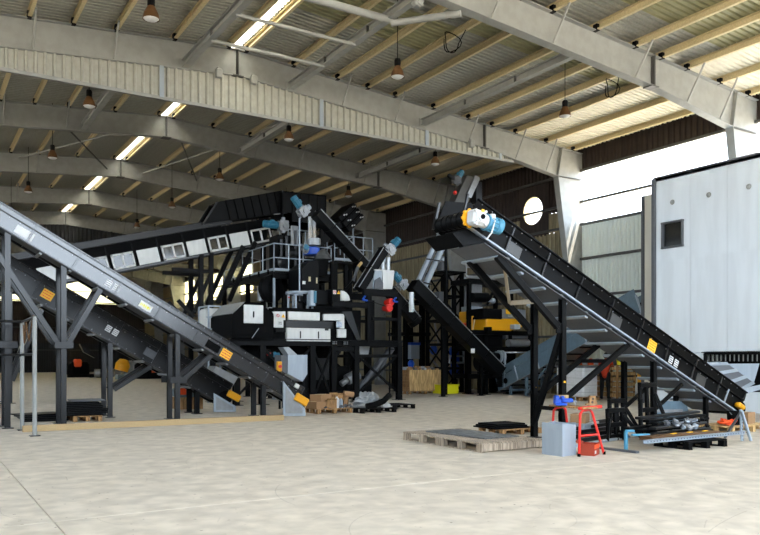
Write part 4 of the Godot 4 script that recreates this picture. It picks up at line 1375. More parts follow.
	g.box(V(9.38, (3.43 + 2.6) / 2, 27.0), Vector3(0.55, 3.43 - 2.6, 0.9), Basis(), 0.08)
	part("tank", g, M.white_paint, t)
	for x in [9.14, 9.59]:
		for z in [26.45, 27.5]: pbar("cage_post", t, M.zinc_pale, V(x, 0, z), V(x, 3.5, z), 0.06, 0.06)
	for y in [3.5, 3.1, 2.67]:
		pbar("cage_rail", t, M.zinc_pale, V(9.14, y, 26.45), V(9.59, y, 26.45), 0.05, 0.05)
		pbar("cage_rail", t, M.zinc_pale, V(9.14, y, 26.45), V(9.14, y, 27.5), 0.05, 0.05)
	# --- sorting machine with its white covers
	var s := thing("sorting_machine", "black sorting machine with long white cover panels and handled cabinet doors", "machine", V(12.24, yt, F + 0.9))
	pblk("body", s, M.black_matt, Vector2(10.88, 2.22), Vector2(14.43, 3.41), F + 0.1, 1.9)
	pblk("cover_panel", s, M.white_paint, Vector2(11.37, 2.97), Vector2(12.62, 3.27), F - 0.05, 0.12, "long white cover panel", 0.015)
	g = G.new()
	g.slab([Vector2(12.76, 2.99), Vector2(12.76, 3.22), Vector2(13.63, 3.25), Vector2(13.63, 2.71), Vector2(13.46, 2.71), Vector2(13.46, 3)], F - 0.05, 0.12)
	part("cover_panel", g, M.white_paint, s, "white cover panel stepped down at its right end")
	var cd := pblk("cabinet_door", s, M.white_paint, Vector2(11.29, 2.22), Vector2(13.04, 2.69), F - 0.08, 0.14, "long white cabinet door with two handles", 0.015)
	for x in [[300, 301.2], [318, 319.2]]:
		pblk("handle", cd, M.ink, Vector2(xat(x[0], 24.4), 2.32), Vector2(xat(x[1], 24.4), 2.58), F - 0.11, 0.03)
	pblk("latch", cd, M.ink, Vector2(12.8, 2.62), Vector2(12.95, 2.69), F - 0.1, 0.03)
	pblk("cover_panel", s, M.white_paint, Vector2(13.33, 2.37), Vector2(13.7, 2.69), F - 0.08, 0.1, "small white cover panel", 0.015)
	pblk("junction_box", s, M.black_paint, Vector2(10.89, 2.53), Vector2(11.3, 2.89), F, 0.1)
	pblk("rail_beam", s, M.frame_grey, Vector2(11.3, 2.7), Vector2(13.22, 2.96), F + 0.02, 0.1)
	g = G.new()
	g.slab([Vector2(10.74, 3.24), Vector2(11.23, 3.26), Vector2(11.23, 2.96), Vector2(11.15, 2.96), Vector2(11.15, 2.69), Vector2(10.79, 2.69), Vector2(10.79, 3.16)], F - 0.1, 0.06)
	part("sign_board", g, M.white_paint, s, "white board with warning signs")
	warning(s, V(11.09, 3.1, 24.4) + Vector3(0, 0, 0.12), 0.13)
	ban(s, V(10.89, 3.1, 24.4) + Vector3(0, 0, 0.12), 0.06)
	sticker(s, V(10.98, 2.84, 24.4) + Vector3(0, 0, 0.115), Vector3.RIGHT, Vector3.UP, 0.16, 0.16, M.sticker_white, 2, M.ink)
	sticker(s, V(13.33, 2.85, 24.4) + Vector3(0, 0, 0.1), Vector3.RIGHT, Vector3.UP, 0.24, 0.22, M.sticker_white, 4, M.ink_blue)
	g = G.new()
	g.slab([Vector2(13.54, 3.33), Vector2(13.93, 3.35), Vector2(14.33, 2.29), Vector2(14.18, 2.27)], F - 0.06, 0.5)
	part("slide_plate", g, M.frame_grey, s)
	# upper parts
	pblk("control_box", s, M.black_paint, Vector2(13.14, 3.69), Vector2(13.66, 4.16), F, 0.5)
	warning(s, V(13.41, 4.04, 24.5) + Vector3(0, 0, 0.015), 0.12)
	ban(s, V(13.24, 4.04, 24.5) + Vector3(0, 0, 0.015), 0.055)
	g = G.new()
	var fan := [Vector2(0, 0)]
	for i in 9: fan.append(Vector2(cos(PI / 2 * i / 8), sin(PI / 2 * i / 8)) * 0.36)
	g.prism(fan, V(13.48, 3.74, 24.4), Vector3.RIGHT, Vector3.UP, Vector3(0, 0, -0.25))
	part("quarter_guard", g, M.white_paint, s, "white quarter-round guard")
	pblk("drive_case", s, M.black_paint, Vector2(12.59, 3.59), Vector2(13.25, 4.12), F + 0.3, 1.0)
	# blue clamps and two red motors at the right end
	for e in [V(14.46, 3.83, 24.4), V(15.83, 3.83, 24.4)]:
		g = G.new()
		g.box(e + Vector3(0.02, -0.04, 0), Vector3(0.22, 0.07, 0.08), Basis(Vector3.BACK, -0.1), 0.02)
		g.box(e + Vector3(-0.02, 0.05, 0), Vector3(0.2, 0.06, 0.08), Basis(Vector3.BACK, 0.8), 0.02)
		part("blue_clamp", g, M.blue, s, "bright blue clamp")
	for e in [V(15.75, 3.78, 24.6), V(15.54, 3.53, 24.4)]:
		g = G.new()
		g.lathe([Vector2(0, 0), Vector2(0.13, 0.01), Vector2(0.15, 0.05), Vector2(0.15, 0.2), Vector2(0.11, 0.24), Vector2(0.11, 0.42), Vector2(0, 0.42)], e + Vector3(0, 0, 0.1), Vector3(0, 0, -1), 16)
		part("vibration_motor", g, M.orange if false else M.red, s, "round red vibration motor")
	ptube("cable", s, M.ink, V(14.57, 3.8, 24.4), V(15.51, 3.57, 24.4), 0.014, 6)
	# --- pale blue-grey round turntable on legs
	var rt := thing("round_stand", "pale blue-grey round ring stand on tall legs above the white covers", "stand", V(12.2, 3.35, 25.7))
	g = G.new()
	var rc := V(12.44, 4.05, 25.7)
	g.lathe([Vector2(0.34, -0.05), Vector2(0.55, -0.05), Vector2(0.56, 0.0), Vector2(0.55, 0.05), Vector2(0.34, 0.05), Vector2(0.34, -0.05)], rc, Vector3.UP, 24)
	part("ring", g, M.zinc_pale, rt)
	for i in 6:
		var w := TAU * (i + 0.3) / 6
		ptube("leg", rt, M.zinc_pale, rc + Vector3(cos(w) * 0.45, -0.05, sin(w) * 0.45), Vector3(rc.x + cos(w) * 0.45, 3.35, rc.z + sin(w) * 0.45), 0.045, 8)
	g = G.new()
	g.lathe([Vector2(0, 0), Vector2(0.2, 0), Vector2(0.2, 0.3), Vector2(0.12, 0.4), Vector2(0, 0.4)], Vector3(rc.x, 3.35, rc.z), Vector3.UP, 14)
	part("hub", g, M.black_paint, rt)
	g = G.new()
	g.box(V(11.74, 3.83, 25.2), Vector3(0.06, 0.06, 0.05), Basis(), 0.015)
	part("stop_button", g, M.red, rt, "red stop button")
	var pb := thing("cylinder_column", "white and teal upright cylinder column beside the ring stand", "cylinder", V(12.49, 3.48, 24.8))
	pblk("casing", pb, M.zinc_pale, Vector2(12.41, 3.52), Vector2(12.62, 4.09), 24.8, 0.2)
	ptube("rod", pb, M.teal, V(12.6, 3.63, 24.8), V(12.6, 4.07, 24.8), 0.06)
	# --- two-part black mixing hopper with grey dome
	var mh := thing("mixing_hopper", "black hopper with a peaked lid and small stickers, below the blue tank", "hopper", V(13.03, 4.22, 26.4))
	g = G.new()
	g.slab([Vector2(12.65, 4.21), Vector2(12.65, 5.04), Vector2(12.91, 5.27), Vector2(13.25, 5.42), Vector2(13.36, 5.24), Vector2(13.36, 4.24)], 26.0, 1.2)
	part("body", g, M.black_paint, mh)
	g = G.new()
	g.lathe([Vector2(0.34, 0), Vector2(0.3, 0.14), Vector2(0.14, 0.36), Vector2(0.05, 0.42), Vector2(0, 0.42)], V(13.71, 5.47, 26.3), Vector3.UP, 16)
	part("lid", g, M.steel_dark, mh)
	g = G.new()
	g.slab([Vector2(13.25, 5.39), Vector2(13.81, 5.43), Vector2(13.75, 4.8), Vector2(13.38, 4.78)], 26.02, 0.9)
	part("outlet", g, M.black_matt, mh)
	for e in [[309.5, 279, 0.09, 0.18], [303.8, 283, 0.13, 0.12], [316.7, 280, 0.06, 0.22]]:
		g = G.new()
		g.box(V(xat(e[0], 26.0), 4.6 + (280.0 - e[1]) * 0.0365, 25.99), Vector3(e[2], e[3], 0.012), Basis(), 0.003)
		part("label_plate", g, M.purlin_tan if e[0] > 305 else M.sticker_white, mh)
	# --- blue vacuum tank with clear cylinders
	var bt := thing("vacuum_tank", "bright blue tank with a grey drum and clear tubes standing on top", "tank", V(13.54, 5.7, 27.2))
	g = G.new()
	g.lathe([Vector2(0, 0), Vector2(0.3, 0), Vector2(0.33, 0.03), Vector2(0.33, 0.28), Vector2(0.3, 0.31), Vector2(0, 0.31)], V(13.66, 5.73, 27.2), Vector3.UP, 20)
	part("blue_body", g, M.blue, bt, "bright blue body")
	g = G.new()
	g.lathe([Vector2(0.2, 0), Vector2(0.27, 0.02), Vector2(0.27, 0.28), Vector2(0.2, 0.32), Vector2(0, 0.32)], V(13.77, 6.12, 27.2), Vector3.UP, 18)
	part("drum", g, M.zinc, bt)
	for x in [310.0, 314.2]:
		g = G.new()
		g.tube(V(xat(x, 27.2), 6.43, 27.2), V(xat(x, 27.2), 7.27, 27.2), 0.08, 14)
		part("clear_tube", g, M.acrylic, bt, "clear plastic tube")
		g = G.new()
		g.tube(V(xat(x, 27.2), 6.43, 27.2), V(xat(x, 27.2), 6.83, 27.2), 0.065, 12)
		part("pellets", g, M.wood_pale, bt, "tan granulate in the tube")
	gear_motor(bt, V(13.29, 5.94, 27), Vector3(-0.3, 0.1, 1), 0.15, 0.3, M.zinc, "pump")
	# --- motor and drive, high: descending black conveyor to the right
	var d := thing("descending_conveyor", "black box conveyor descending right from a teal motor at its top", "conveyor", V(15.08, 5.54, 27))
	var ca := V(13.68, 7.38, 26.9); var cb := V(16.31, 5.11, 26.9)
	trough(d, ca, cb, 0.5, 0.34, 4, M.black_paint, M.zinc)
	gear_motor(d, V(13.09, 7.36, 26.8), Vector3(-0.6, 0.7, 0.05), 0.2, 0.7, M.zinc)
	g = G.new()
	g.tube(V(13.13, 7.39, 26.8), V(13.37, 7.59, 26.8) , 0.11, 10)
	part("second_motor", g, M.zinc_pale, d)
	for x in [14.53, 15.6]:
		post(d, M.black_paint, x, 27.1, 4.4, 6.44 if x < 12.5 else 5.54, 0.12)
	# thin white pole
	ptube("pole", d, M.zinc_pale, V(12.55, 3.33, 26), V(12.55, 6.93, 26), 0.03, 8)
	# --- black louvred head of another conveyor, upper right
	var lh := thing("louvred_conveyor_head", "tilted black louvred conveyor head with rows of white bolts near the roof", "conveyor", V(16.5, 6.96, 30))
	var ax := G.axes(V(16.29, 7.34, 30), V(17.38, 8.36, 30))
	for i in 3:
		g = G.new()
		g.box(V(16.76, 7.93, 30) + ax.y * (0.28 - i * 0.3), Vector3(1.2, 0.22, 1.1), ax, 0.02)
		part("box_rail", g, M.black_paint, lh)
	for i in 2:
		g = G.new()
		g.box(V(16.76, 7.93, 30) + ax.y * (0.13 - i * 0.3), Vector3(1.1, 0.1, 1.0), ax)
		part("louvre", g, M.black_matt, lh)
	for tt: float in [-0.25, 0.35]:
		g = G.new()
		for i in 3:
			for j in 2:
				g.box(V(16.76, 7.93, 30) + ax.y * (0.3 - i * 0.3 - j * 0.06) + ax.z * (tt + j * 0.1) - ax.x * 0.62 * signf(ax.x.z) * -1.0, Vector3(0.06, 0.05, 0.07), ax, 0.01)
		part("white_bolts", g, M.sticker_white, lh, "", "stuff")
	pbar("tail_beam", lh, M.black_paint, V(16.5, 7.77, 30), V(15.39, 6.73, 30), 0.9, 0.3)
	post(lh, M.black_paint, 16.4, 30.3, 0.0, 7.49, 0.16)
	post(lh, M.black_paint, 16.96, 30.3, 0.0, 7.81, 0.16)
	# --- rising trough conveyor with teal motor
	var rc2 := thing("rising_conveyor", "narrow black trough conveyor rising right to a teal motor", "conveyor", V(15.16, 4.29, 25))
	trough(rc2, V(14.58, 4.22, 25), V(15.7, 5.83, 25), 0.4, 0.3, 2, M.black_paint, M.zinc)
	gear_motor(rc2, V(15.89, 5.84, 24.9), Vector3(0.5, 0.55, 0.05), 0.2, 0.62, M.zinc)
	for x in [383.0, 388.3]:
		g = G.new()
		g.tube(V(xat(x, 25.0), 5.06, 25.0), V(xat(x, 25.0), 5.56, 25.0), 0.09, 12)
		part("clear_tube", g, M.acrylic, rc2, "clear plastic tube")
	# --- white hopper on the upper beam
	var wh := thing("feed_hopper", "white sheet metal feed hopper standing on the upper beam at right", "hopper", V(15.52, 4.28, 25.2))
	g = G.new()
	g.slab([Vector2(15.47, 4.28), Vector2(15.45, 5.01), Vector2(16, 5.02), Vector2(15.9, 4.3)], 24.7, 0.05)
	part("front_plate", g, M.white_paint, wh)
	g = G.new()
	g.slab([Vector2(15.04, 4.26), Vector2(15.08, 4.68), Vector2(15.15, 4.97), Vector2(15.47, 5.01), Vector2(15.47, 4.28)], 24.75, 0.05)
	part("recess_plate", g, M.zinc_pale, wh)
	g = G.new()
	g.slab([Vector2(15.04, 4.26), Vector2(15.08, 4.68), Vector2(15.15, 4.97), Vector2(16, 5.02), Vector2(15.9, 4.3)], 25.4, 0.05)
	part("back_plate", g, M.white_paint, wh)
	g = G.new()
	g.box(V(15.54, 5, 25.1), Vector3(15.97 - 15.13, 0.04, 0.75))
	part("top_plate", g, M.white_paint, wh)
	pslab("curved_cheek", wh, M.slate, [Vector2(15.06, 4.26), Vector2(15.11, 4.61), Vector2(15.33, 4.73), Vector2(15.47, 4.51), Vector2(15.47, 4.28)], 24.69, 0.05)
	# --- strut bar with an orange tip
	var sb := thing("gas_strut", "grey strut with an orange tip leaning under the descending conveyor", "strut", V(14.55, 4.53, 25.5))
	ptube("tube", sb, M.slate, V(14.6, 4.61, 25.5), V(14.82, 5.17, 25.5), 0.06)
	ptube("tip", sb, M.wood_pale, V(14.82, 5.17, 25.5), V(14.98, 5.35, 25.5), 0.065)
	pbar("arm", sb, M.black_paint, V(14.29, 4.28, 25.5), V(14.6, 4.61, 25.5), 0.08, 0.1)

	# --- railed access platform behind the black housing
	var p := thing("access_platform", "railed steel access platform on posts behind the black housing", "platform", V(12.42, 0, 29))
	var pf := 27.4
	var x0 := 12.12; var x1 := 14.65; var py := 5.02
	var far := pf + 5.5
	g = G.new()
	g.box(V((x0 + x1) / 2, py - 0.02, (pf + far) / 2), Vector3(x1 - x0, 0.04, far - pf))
	part("deck", g, M.black_paint, p)
	for e in [[V(x0, py - 0.12, pf), V(x1, py - 0.12, pf)], [V(x0, py - 0.12, pf), V(x0, py - 0.12, far)], [V(x1, py - 0.12, pf), V(x1, py - 0.12, far)]]:
		g = G.new()
		g.channel(e[0], e[1], 0.1, 0.3, 0.02)
		part("edge_beam", g, M.black_paint, p)
	railing(p, V(x0, py, far), V(x0, py, pf), 1.1, 5, M.zinc_pale)
	railing(p, V(x0, py, pf), V(x1, py, pf), 1.1, 4, M.zinc_pale)
	for e in [[x0, pf], [x1, pf], [x0, far], [x1, far], [(x0 + x1) / 2, pf + 0.2], [x0, pf + 2.7]]:
		post(p, M.black_paint if e[0] > x0 or e[1] > pf else M.zinc_pale, e[0], e[1], 0.0, py - 0.26, 0.16 if e[0] > x0 or e[1] > pf else 0.08)
	railing(p, V(13.31, py + 0.9, 29.5), V(14.92, py + 0.9, 29.5), 1.2, 4, M.zinc_pale, false)
	for i in 6:
		pbar("bracket", p, M.black_paint, V(x0 - 0.08, py - 0.1, pf + 0.4 + i * 0.95), V(x0 - 0.08, py + 0.1, pf + 0.4 + i * 0.95), 0.06, 0.06)
	# far railings, seen behind the descending conveyor
	var p2 := thing("access_platform", "small railed platform high behind the white feed hopper", "platform", V(17.02, 0, 31))
	var px0 := 16.19; var px1 := 18.19; var p2y := 6
	g = G.new()
	g.box(V((px0 + px1) / 2, p2y - 0.05, 31), Vector3(px1 - px0, 0.1, 2.2), Basis(), 0.01)
	part("deck", g, M.black_paint, p2)
	railing(p2, V(px0, p2y, 29.95), V(px1, p2y, 29.95), 1.15, 4, M.zinc_pale)
	railing(p2, V(px0, p2y, 32), V(18.32, p2y + 0.9, 32), 1.2, 3, M.zinc_pale, false)
	for x in [px0 + 0.1, px1 - 0.1]:
		for z in [30.1, 31.9]: post(p2, M.black_paint, x, z, 0.0, p2y - 0.1, 0.18)
	# --- grey chute box and slide under the long beam
	var cb2 := thing("discharge_chute", "pale grey sheet metal discharge box with pointed bottom below the long beam", "chute", V(10.53, 0.88, 22))
	g = G.new()
	g.slab([Vector2(10.21, 1.71), Vector2(10.9, 1.72), Vector2(10.9, 1.11), Vector2(10.73, 0.86), Vector2(10.21, 1.12)], 22.0, 0.6)
	part("front_box", g, M.zinc_pale, cb2)
	g = G.new()
	g.slab([Vector2(10, 1.71), Vector2(10.21, 1.71), Vector2(10.21, 1.11), Vector2(10, 1.21)], 22.05, 0.5)
	part("side_box", g, M.slate, cb2)
	g = G.new()
	g.slab([Vector2(10.22, 1.97), Vector2(10.43, 1.98), Vector2(10.76, 1.7), Vector2(10.43, 1.7)], 22.4, 0.4)
	part("slide", g, M.zinc, cb2)
	for x in [10.21, 10.92]:
		pbar("leg", cb2, M.black_paint, V(x, 0, 22.35), V(x, 1.62, 22.35), 0.08, 0.08)
	var es := thing("control_switch", "small yellow isolator box with a red knob beside the grey chute", "switch", V(9.94, 1.21, 22))
	pblk("case", es, M.yellow, Vector2(9.86, 1.19), Vector2(10.01, 1.51), 22.0, 0.12, "", 0.015)
	ptube("knob", es, M.red, V(9.93, 1.35, 22), V(9.93, 1.35, 22) + Vector3(0, 0, 0.06), 0.05, 12)
	pbar("stand", es, M.black_paint, V(9.98, 0, 22.12), V(9.98, 1.21, 22.12), 0.06, 0.06)
	# --- dark machinery inside the frame: screw conveyors, hoppers, drive units
	var iu := thing("lower_hopper", "black tapered hopper hanging inside the central support frame", "hopper", V(11.67, yb, 25.8))
	g = G.new()
	g.slab([Vector2(10.01, 2.05), Vector2(12.53, 2.07), Vector2(11.95, 1.33), Vector2(10.46, 1.33)], 25.3, 1.4)
	part("cone", g, M.black_matt, iu)
	pblk("drive", iu, M.black_paint, Vector2(10.27, 0.95), Vector2(11.83, 1.33), 25.3, 1.2)
	gear_motor(iu, V(10.82, 1.73, 24.9), Vector3(1, 0, 0), 0.12, 0.4, M.black_paint)
	g = G.new()
	g.box(V(10.69, 1.76, 24.6), Vector3(0.14, 0.1, 0.06), Basis(), 0.02)
	part("stop_button", g, M.red, iu, "red stop button")
	var sc := thing("screw_conveyor", "silver screw conveyor tube inside the cross-braced frame", "screw conveyor", V(15.44, 0, 26))
	ptube("tube", sc, M.zinc, V(14.61, 0.76, 26), V(15.11, 0.99, 26), 0.22, 16)
	ptube("cone", sc, M.zinc, V(14.34, 0.6, 26), V(14.61, 0.76, 26), 0.12, 14)
	ptube("tube", sc, M.slate, V(14.95, 0.07, 26.2), V(16.85, 2.04, 26.2), 0.14, 14)
	ptube("tube", sc, M.slate, V(16.17, 0.73, 26.2), V(16.65, 1.95, 26.2), 0.1, 12)
	for x in [14.75, 15.48]: post(sc, M.black_paint, x, 26.2, 0.0, 0.9, 0.12)
	g = G.new()
	g.slab([Vector2(14.65, 2.08), Vector2(15.19, 2.09), Vector2(15.1, 1.7), Vector2(14.78, 1.7)], 25.2, 0.4)
	part("inlet", g, M.zinc, sc)
	# machinery behind the railing; black fill added for the shade inside the frame
	var dk := thing("dosing_unit", "black dosing unit with pipes and a silver panel behind the railed platform", "machine", V(13.28, 5.03, 28.6))
	pblk("body", dk, M.black_paint, Vector2(12.78, 5.17), Vector2(13.68, 6.68), 28.5, 0.9)
	pblk("silver_panel", dk, M.zinc, Vector2(13.32, 6.3), Vector2(13.64, 7.07), 28.35, 0.1)
	pblk("side_case", dk, M.black_matt, Vector2(13.73, 5.27), Vector2(14.56, 5.83), 28.5, 0.9)
	for x in [282.0, 287.0, 296.0]:
		ptube("pipe", dk, M.frame_grey, V(xat(x, 28.3), 5.23, 28.35), V(xat(x, 28.3), 6.46 + (x - 282) * 0.03, 28.35), 0.06, 8)
	for e in [[284, 262], [293, 252]]:
		g = G.new()
		g.lathe([Vector2(0, 0), Vector2(0.22, 0), Vector2(0.24, 0.04), Vector2(0.24, 0.12), Vector2(0.1, 0.16), Vector2(0, 0.16)], V(xat(e[0], 28.2), 5.18 + (271.0 - e[1]) * 0.039, 28.4), Vector3(0, 0, 1), 16)
		part("fan_case", g, M.frame_grey, dk)
	var bl := thing("blower", "black round blower with a pale duct under the railed platform", "blower", V(11.95, 0, 28.2))
	g = G.new()
	g.lathe([Vector2(0, 0), Vector2(0.5, 0), Vector2(0.55, 0.06), Vector2(0.55, 0.3), Vector2(0.3, 0.36), Vector2(0, 0.36)], V(12.04, 4.35, 27.8), Vector3(0.3, 0, 1), 22)
	part("scroll_case", g, M.black_paint, bl)
	ptube("duct", bl, M.zinc, V(11.79, 3.88, 27.95), V(11.79, 4.47, 27.95), 0.13, 12)
	for x in [264.0, 271.0]: post(bl, M.black_paint, xat(x, 28.0), 28.1, 0.0, 4.25, 0.14)
	var ic := thing("dark_fill", "black fill blocks added for the dark low inside the cross-braced support frame", "cabinet", V(13.82, 0, 26.8))
	pblk("body", ic, M.black_matt, Vector2(13.42, 0.21), Vector2(14.36, 1.86), 26.6, 0.7)
	pblk("side_unit", ic, M.black_paint, Vector2(14.49, 0.19), Vector2(15.13, 1.3), 26.7, 0.6)
	pblk("cover_plate", ic, M.frame_grey, Vector2(13.5, 0.76), Vector2(14.12, 1.62), 26.55, 0.06)
	pblk("base", ic, M.black_paint, Vector2(13.38, 0.0), Vector2(15.18, 0.18), 26.6, 0.8)
	var cc := thing("cable_tray", "grey wire cable tray running above the white cover panels", "cable tray", V(12.09, 3.41, 25))
	for z in [24.75, 25.05]: ptube("wire", cc, M.zinc, V(10.78, 3.4, z), V(12.52, 3.4, z), 0.02, 6)
	for i in 7: ptube("rung", cc, M.zinc, V(lerpf(10.78, 12.52, i / 6.0), 3.4, 24.75), V(lerpf(10.78, 12.52, i / 6.0), 3.4, 25.05), 0.016, 6)
	for i in 4: ptube("stay", cc, M.zinc, V(lerpf(10.78, 12.52, i / 3.0), 3.33 - 0.02, 24.9), V(lerpf(10.78, 12.52, i / 3.0), 3.4, 24.9), 0.02, 6)
	# ladder on the right of the frame
	var la := thing("ladder", "black steel ladder at the right end of the central frame", "ladder", V(16.49, 0, 25.6))
	for x in [16.35, 16.68]: pbar("stile", la, M.black_paint, V(x, 0, 25.6), V(x, 3.15, 25.6), 0.05, 0.07)
	for i in 10: ptube("rung", la, M.black_paint, V(16.35, 0.3 + i * 0.28, 25.6), V(16.68, 0.3 + i * 0.28, 25.6), 0.02, 6)

func warning(o: Node3D, c: Vector3, s: float) -> void:
	var g := G.new()
	g.prism([Vector2(-s * 0.58, -s * 0.5), Vector2(s * 0.58, -s * 0.5), Vector2(0, s * 0.5)], c, Vector3.RIGHT, Vector3.UP, Vector3(0, 0, 0.004))
	var p := part("warning_sign", g, M.sticker_yellow, o, "yellow warning triangle")
	g = G.new()
	g.box(c + Vector3(0, 0.0, 0.005), Vector3(s * 0.12, s * 0.4, 0.004))
	g.box(c + Vector3(0, -s * 0.36, 0.005), Vector3(s * 0.12, s * 0.12, 0.004))
	part("mark", g, M.ink, p)
func ban(o: Node3D, c: Vector3, r: float) -> void:
	var g := G.new()
	g.box(c, Vector3(r * 2.3, r * 2.6, 0.006))
	var p := part("prohibition_sign", g, M.sticker_white, o, "white sign with a red ring")
	g = G.new()
	g.lathe([Vector2(r * 0.7, 0.003), Vector2(r * 0.7, 0.007), Vector2(r, 0.007), Vector2(r, 0.003)], c, Vector3(0, 0, 1), 18)
	g.box(c + Vector3(0, 0, 0.005), Vector3(r * 1.8, r * 0.25, 0.004), Basis(Vector3.BACK, -0.78))
	part("mark", g, M.ink_red, p)

# ---------- loose things
func pallet(at: Vector3, w: float, l: float, m: Material, label: String, group := "", n := 7, h := 0.14) -> Node3D:
	var o := thing("pallet", label, "pallet", at, group)
	for i in n:
		var g := G.new()
		var z := lerpf(-l / 2 + 0.05, l / 2 - 0.05, float(i) / (n - 1))
		g.box(at + Vector3(rng.randf_range(-0.008, 0.008), h - 0.011, z), Vector3(w, 0.022, minf(0.1, l / n * 0.8)), Basis(), 0.004)
		part("deck_board", g, m, o)
	for x: float in [-w / 2 + 0.05, 0.0, w / 2 - 0.05]:
		for z: float in [-l / 2 + 0.07, 0.0, l / 2 - 0.07]:
			var g := G.new()
			g.box(at + Vector3(x, h / 2 - 0.005, z), Vector3(0.1, h - 0.04, 0.13), Basis(), 0.005)
			part("block", g, m, o)
		var g := G.new()
		g.box(at + Vector3(x, 0.01, 0), Vector3(0.1, 0.02, l), Basis(), 0.004)
		part("skid_board", g, m, o)
	return o
func heap(n: String, at: Vector3, s: Vector3, m: Material, label: String, cat: String, turn := 0.0, group := "") -> MeshInstance3D:
	# a crumpled rounded bag
	var g := G.new()
	var fn := FastNoiseLite.new(); fn.seed = 4 + int(at.x * 10); fn.frequency = 2.2
	var rows := 12; var cols := 20
	var f := func(r: int, c: int) -> Vector3:
		var t := PI * 0.5 * r / rows
		var p := Vector3(sin(t) * cos(TAU * c / cols), cos(t), sin(t) * sin(TAU * c / cols))
		var k := 1.0 + 0.45 * fn.get_noise_3d(p.x * 2, p.y * 2 + at.x, p.z * 2) * (1.0 if r < rows else 0.4)
		return at + Basis(Vector3.UP, turn) * (p * k * s)
	for r in rows:
		for c in cols:
			var a: Vector3 = f.call(r, c); var b: Vector3 = f.call(r, (c + 1) % cols)
			var d: Vector3 = f.call(r + 1, c); var e: Vector3 = f.call(r + 1, (c + 1) % cols)
			g.quad(a, b, e, d, (a + e) / 2 - at + Vector3(0, 0.01, 0))
	g.quad(at + Vector3(-s.x, 0, -s.z) * 0.6, at + Vector3(s.x, 0, -s.z) * 0.6, at + Vector3(s.x, 0, s.z) * 0.6, at + Vector3(-s.x, 0, s.z) * 0.6, Vector3.DOWN)
	return one(n, g, m, at, label, cat, group)
func carton(at: Vector3, s: Vector3, turn: float, m: Material, label: String, open := false, group := "") -> Node3D:
	var o := thing("cardboard_box", label, "box", at, group, turn if turn != 0.0 else 0.001)
	var g := G.new()
	var t := 0.006
	for e in [[Vector3(0, s.y / 2, s.z / 2), Vector3(s.x, s.y, t)], [Vector3(0, s.y / 2, -s.z / 2), Vector3(s.x, s.y, t)], [Vector3(s.x / 2, s.y / 2, 0), Vector3(t, s.y, s.z)], [Vector3(-s.x / 2, s.y / 2, 0), Vector3(t, s.y, s.z)], [Vector3(0, t, 0), Vector3(s.x, t, s.z)]]:
		g.box(e[0], e[1])
	if not open: g.box(Vector3(0, s.y, 0), Vector3(s.x, t, s.z))
	part("body", g, m, o)
	if open:
		for k: float in [-1.0, 1.0]:
			g = G.new()
			g.box(Vector3(0, s.y + 0.02, k * (s.z / 2 + 0.03)), Vector3(s.x, t, 0.08), Basis(Vector3.RIGHT, -k * 0.7))
			part("flap", g, m, o)
	else:
		g = G.new()
		g.box(Vector3(0, s.y + 0.004, 0), Vector3(s.x * 1.002, 0.003, 0.05))
		part("tape", g, M.purlin_tan, o)
	return o
func bucket(at: Vector3, r: float, h: float, m: Material, label: String, group := "") -> Node3D:
	var o := thing("bucket", label, "bucket", at, group)
	var g := G.new()
	g.lathe([Vector2(0, 0), Vector2(r * 0.85, 0), Vector2(r, h * 0.96), Vector2(r * 1.05, h * 0.96), Vector2(r * 1.05, h), Vector2(r * 0.93, h), Vector2(r * 0.8, 0.02), Vector2(0, 0.02)], at, Vector3.UP, 18)
	part("body", g, m, o)
	g = G.new()
	var pts := []
	for i in 9: pts.append(at + Vector3(cos(PI * i / 8) * r * 1.06, h * 0.93 - sin(PI * i / 8) * h * 0.35, r * 0.5 * sin(PI * i / 8)))
	g.path(pts, 0.006, 5)
	part("handle", g, M.zinc, o)
	return o

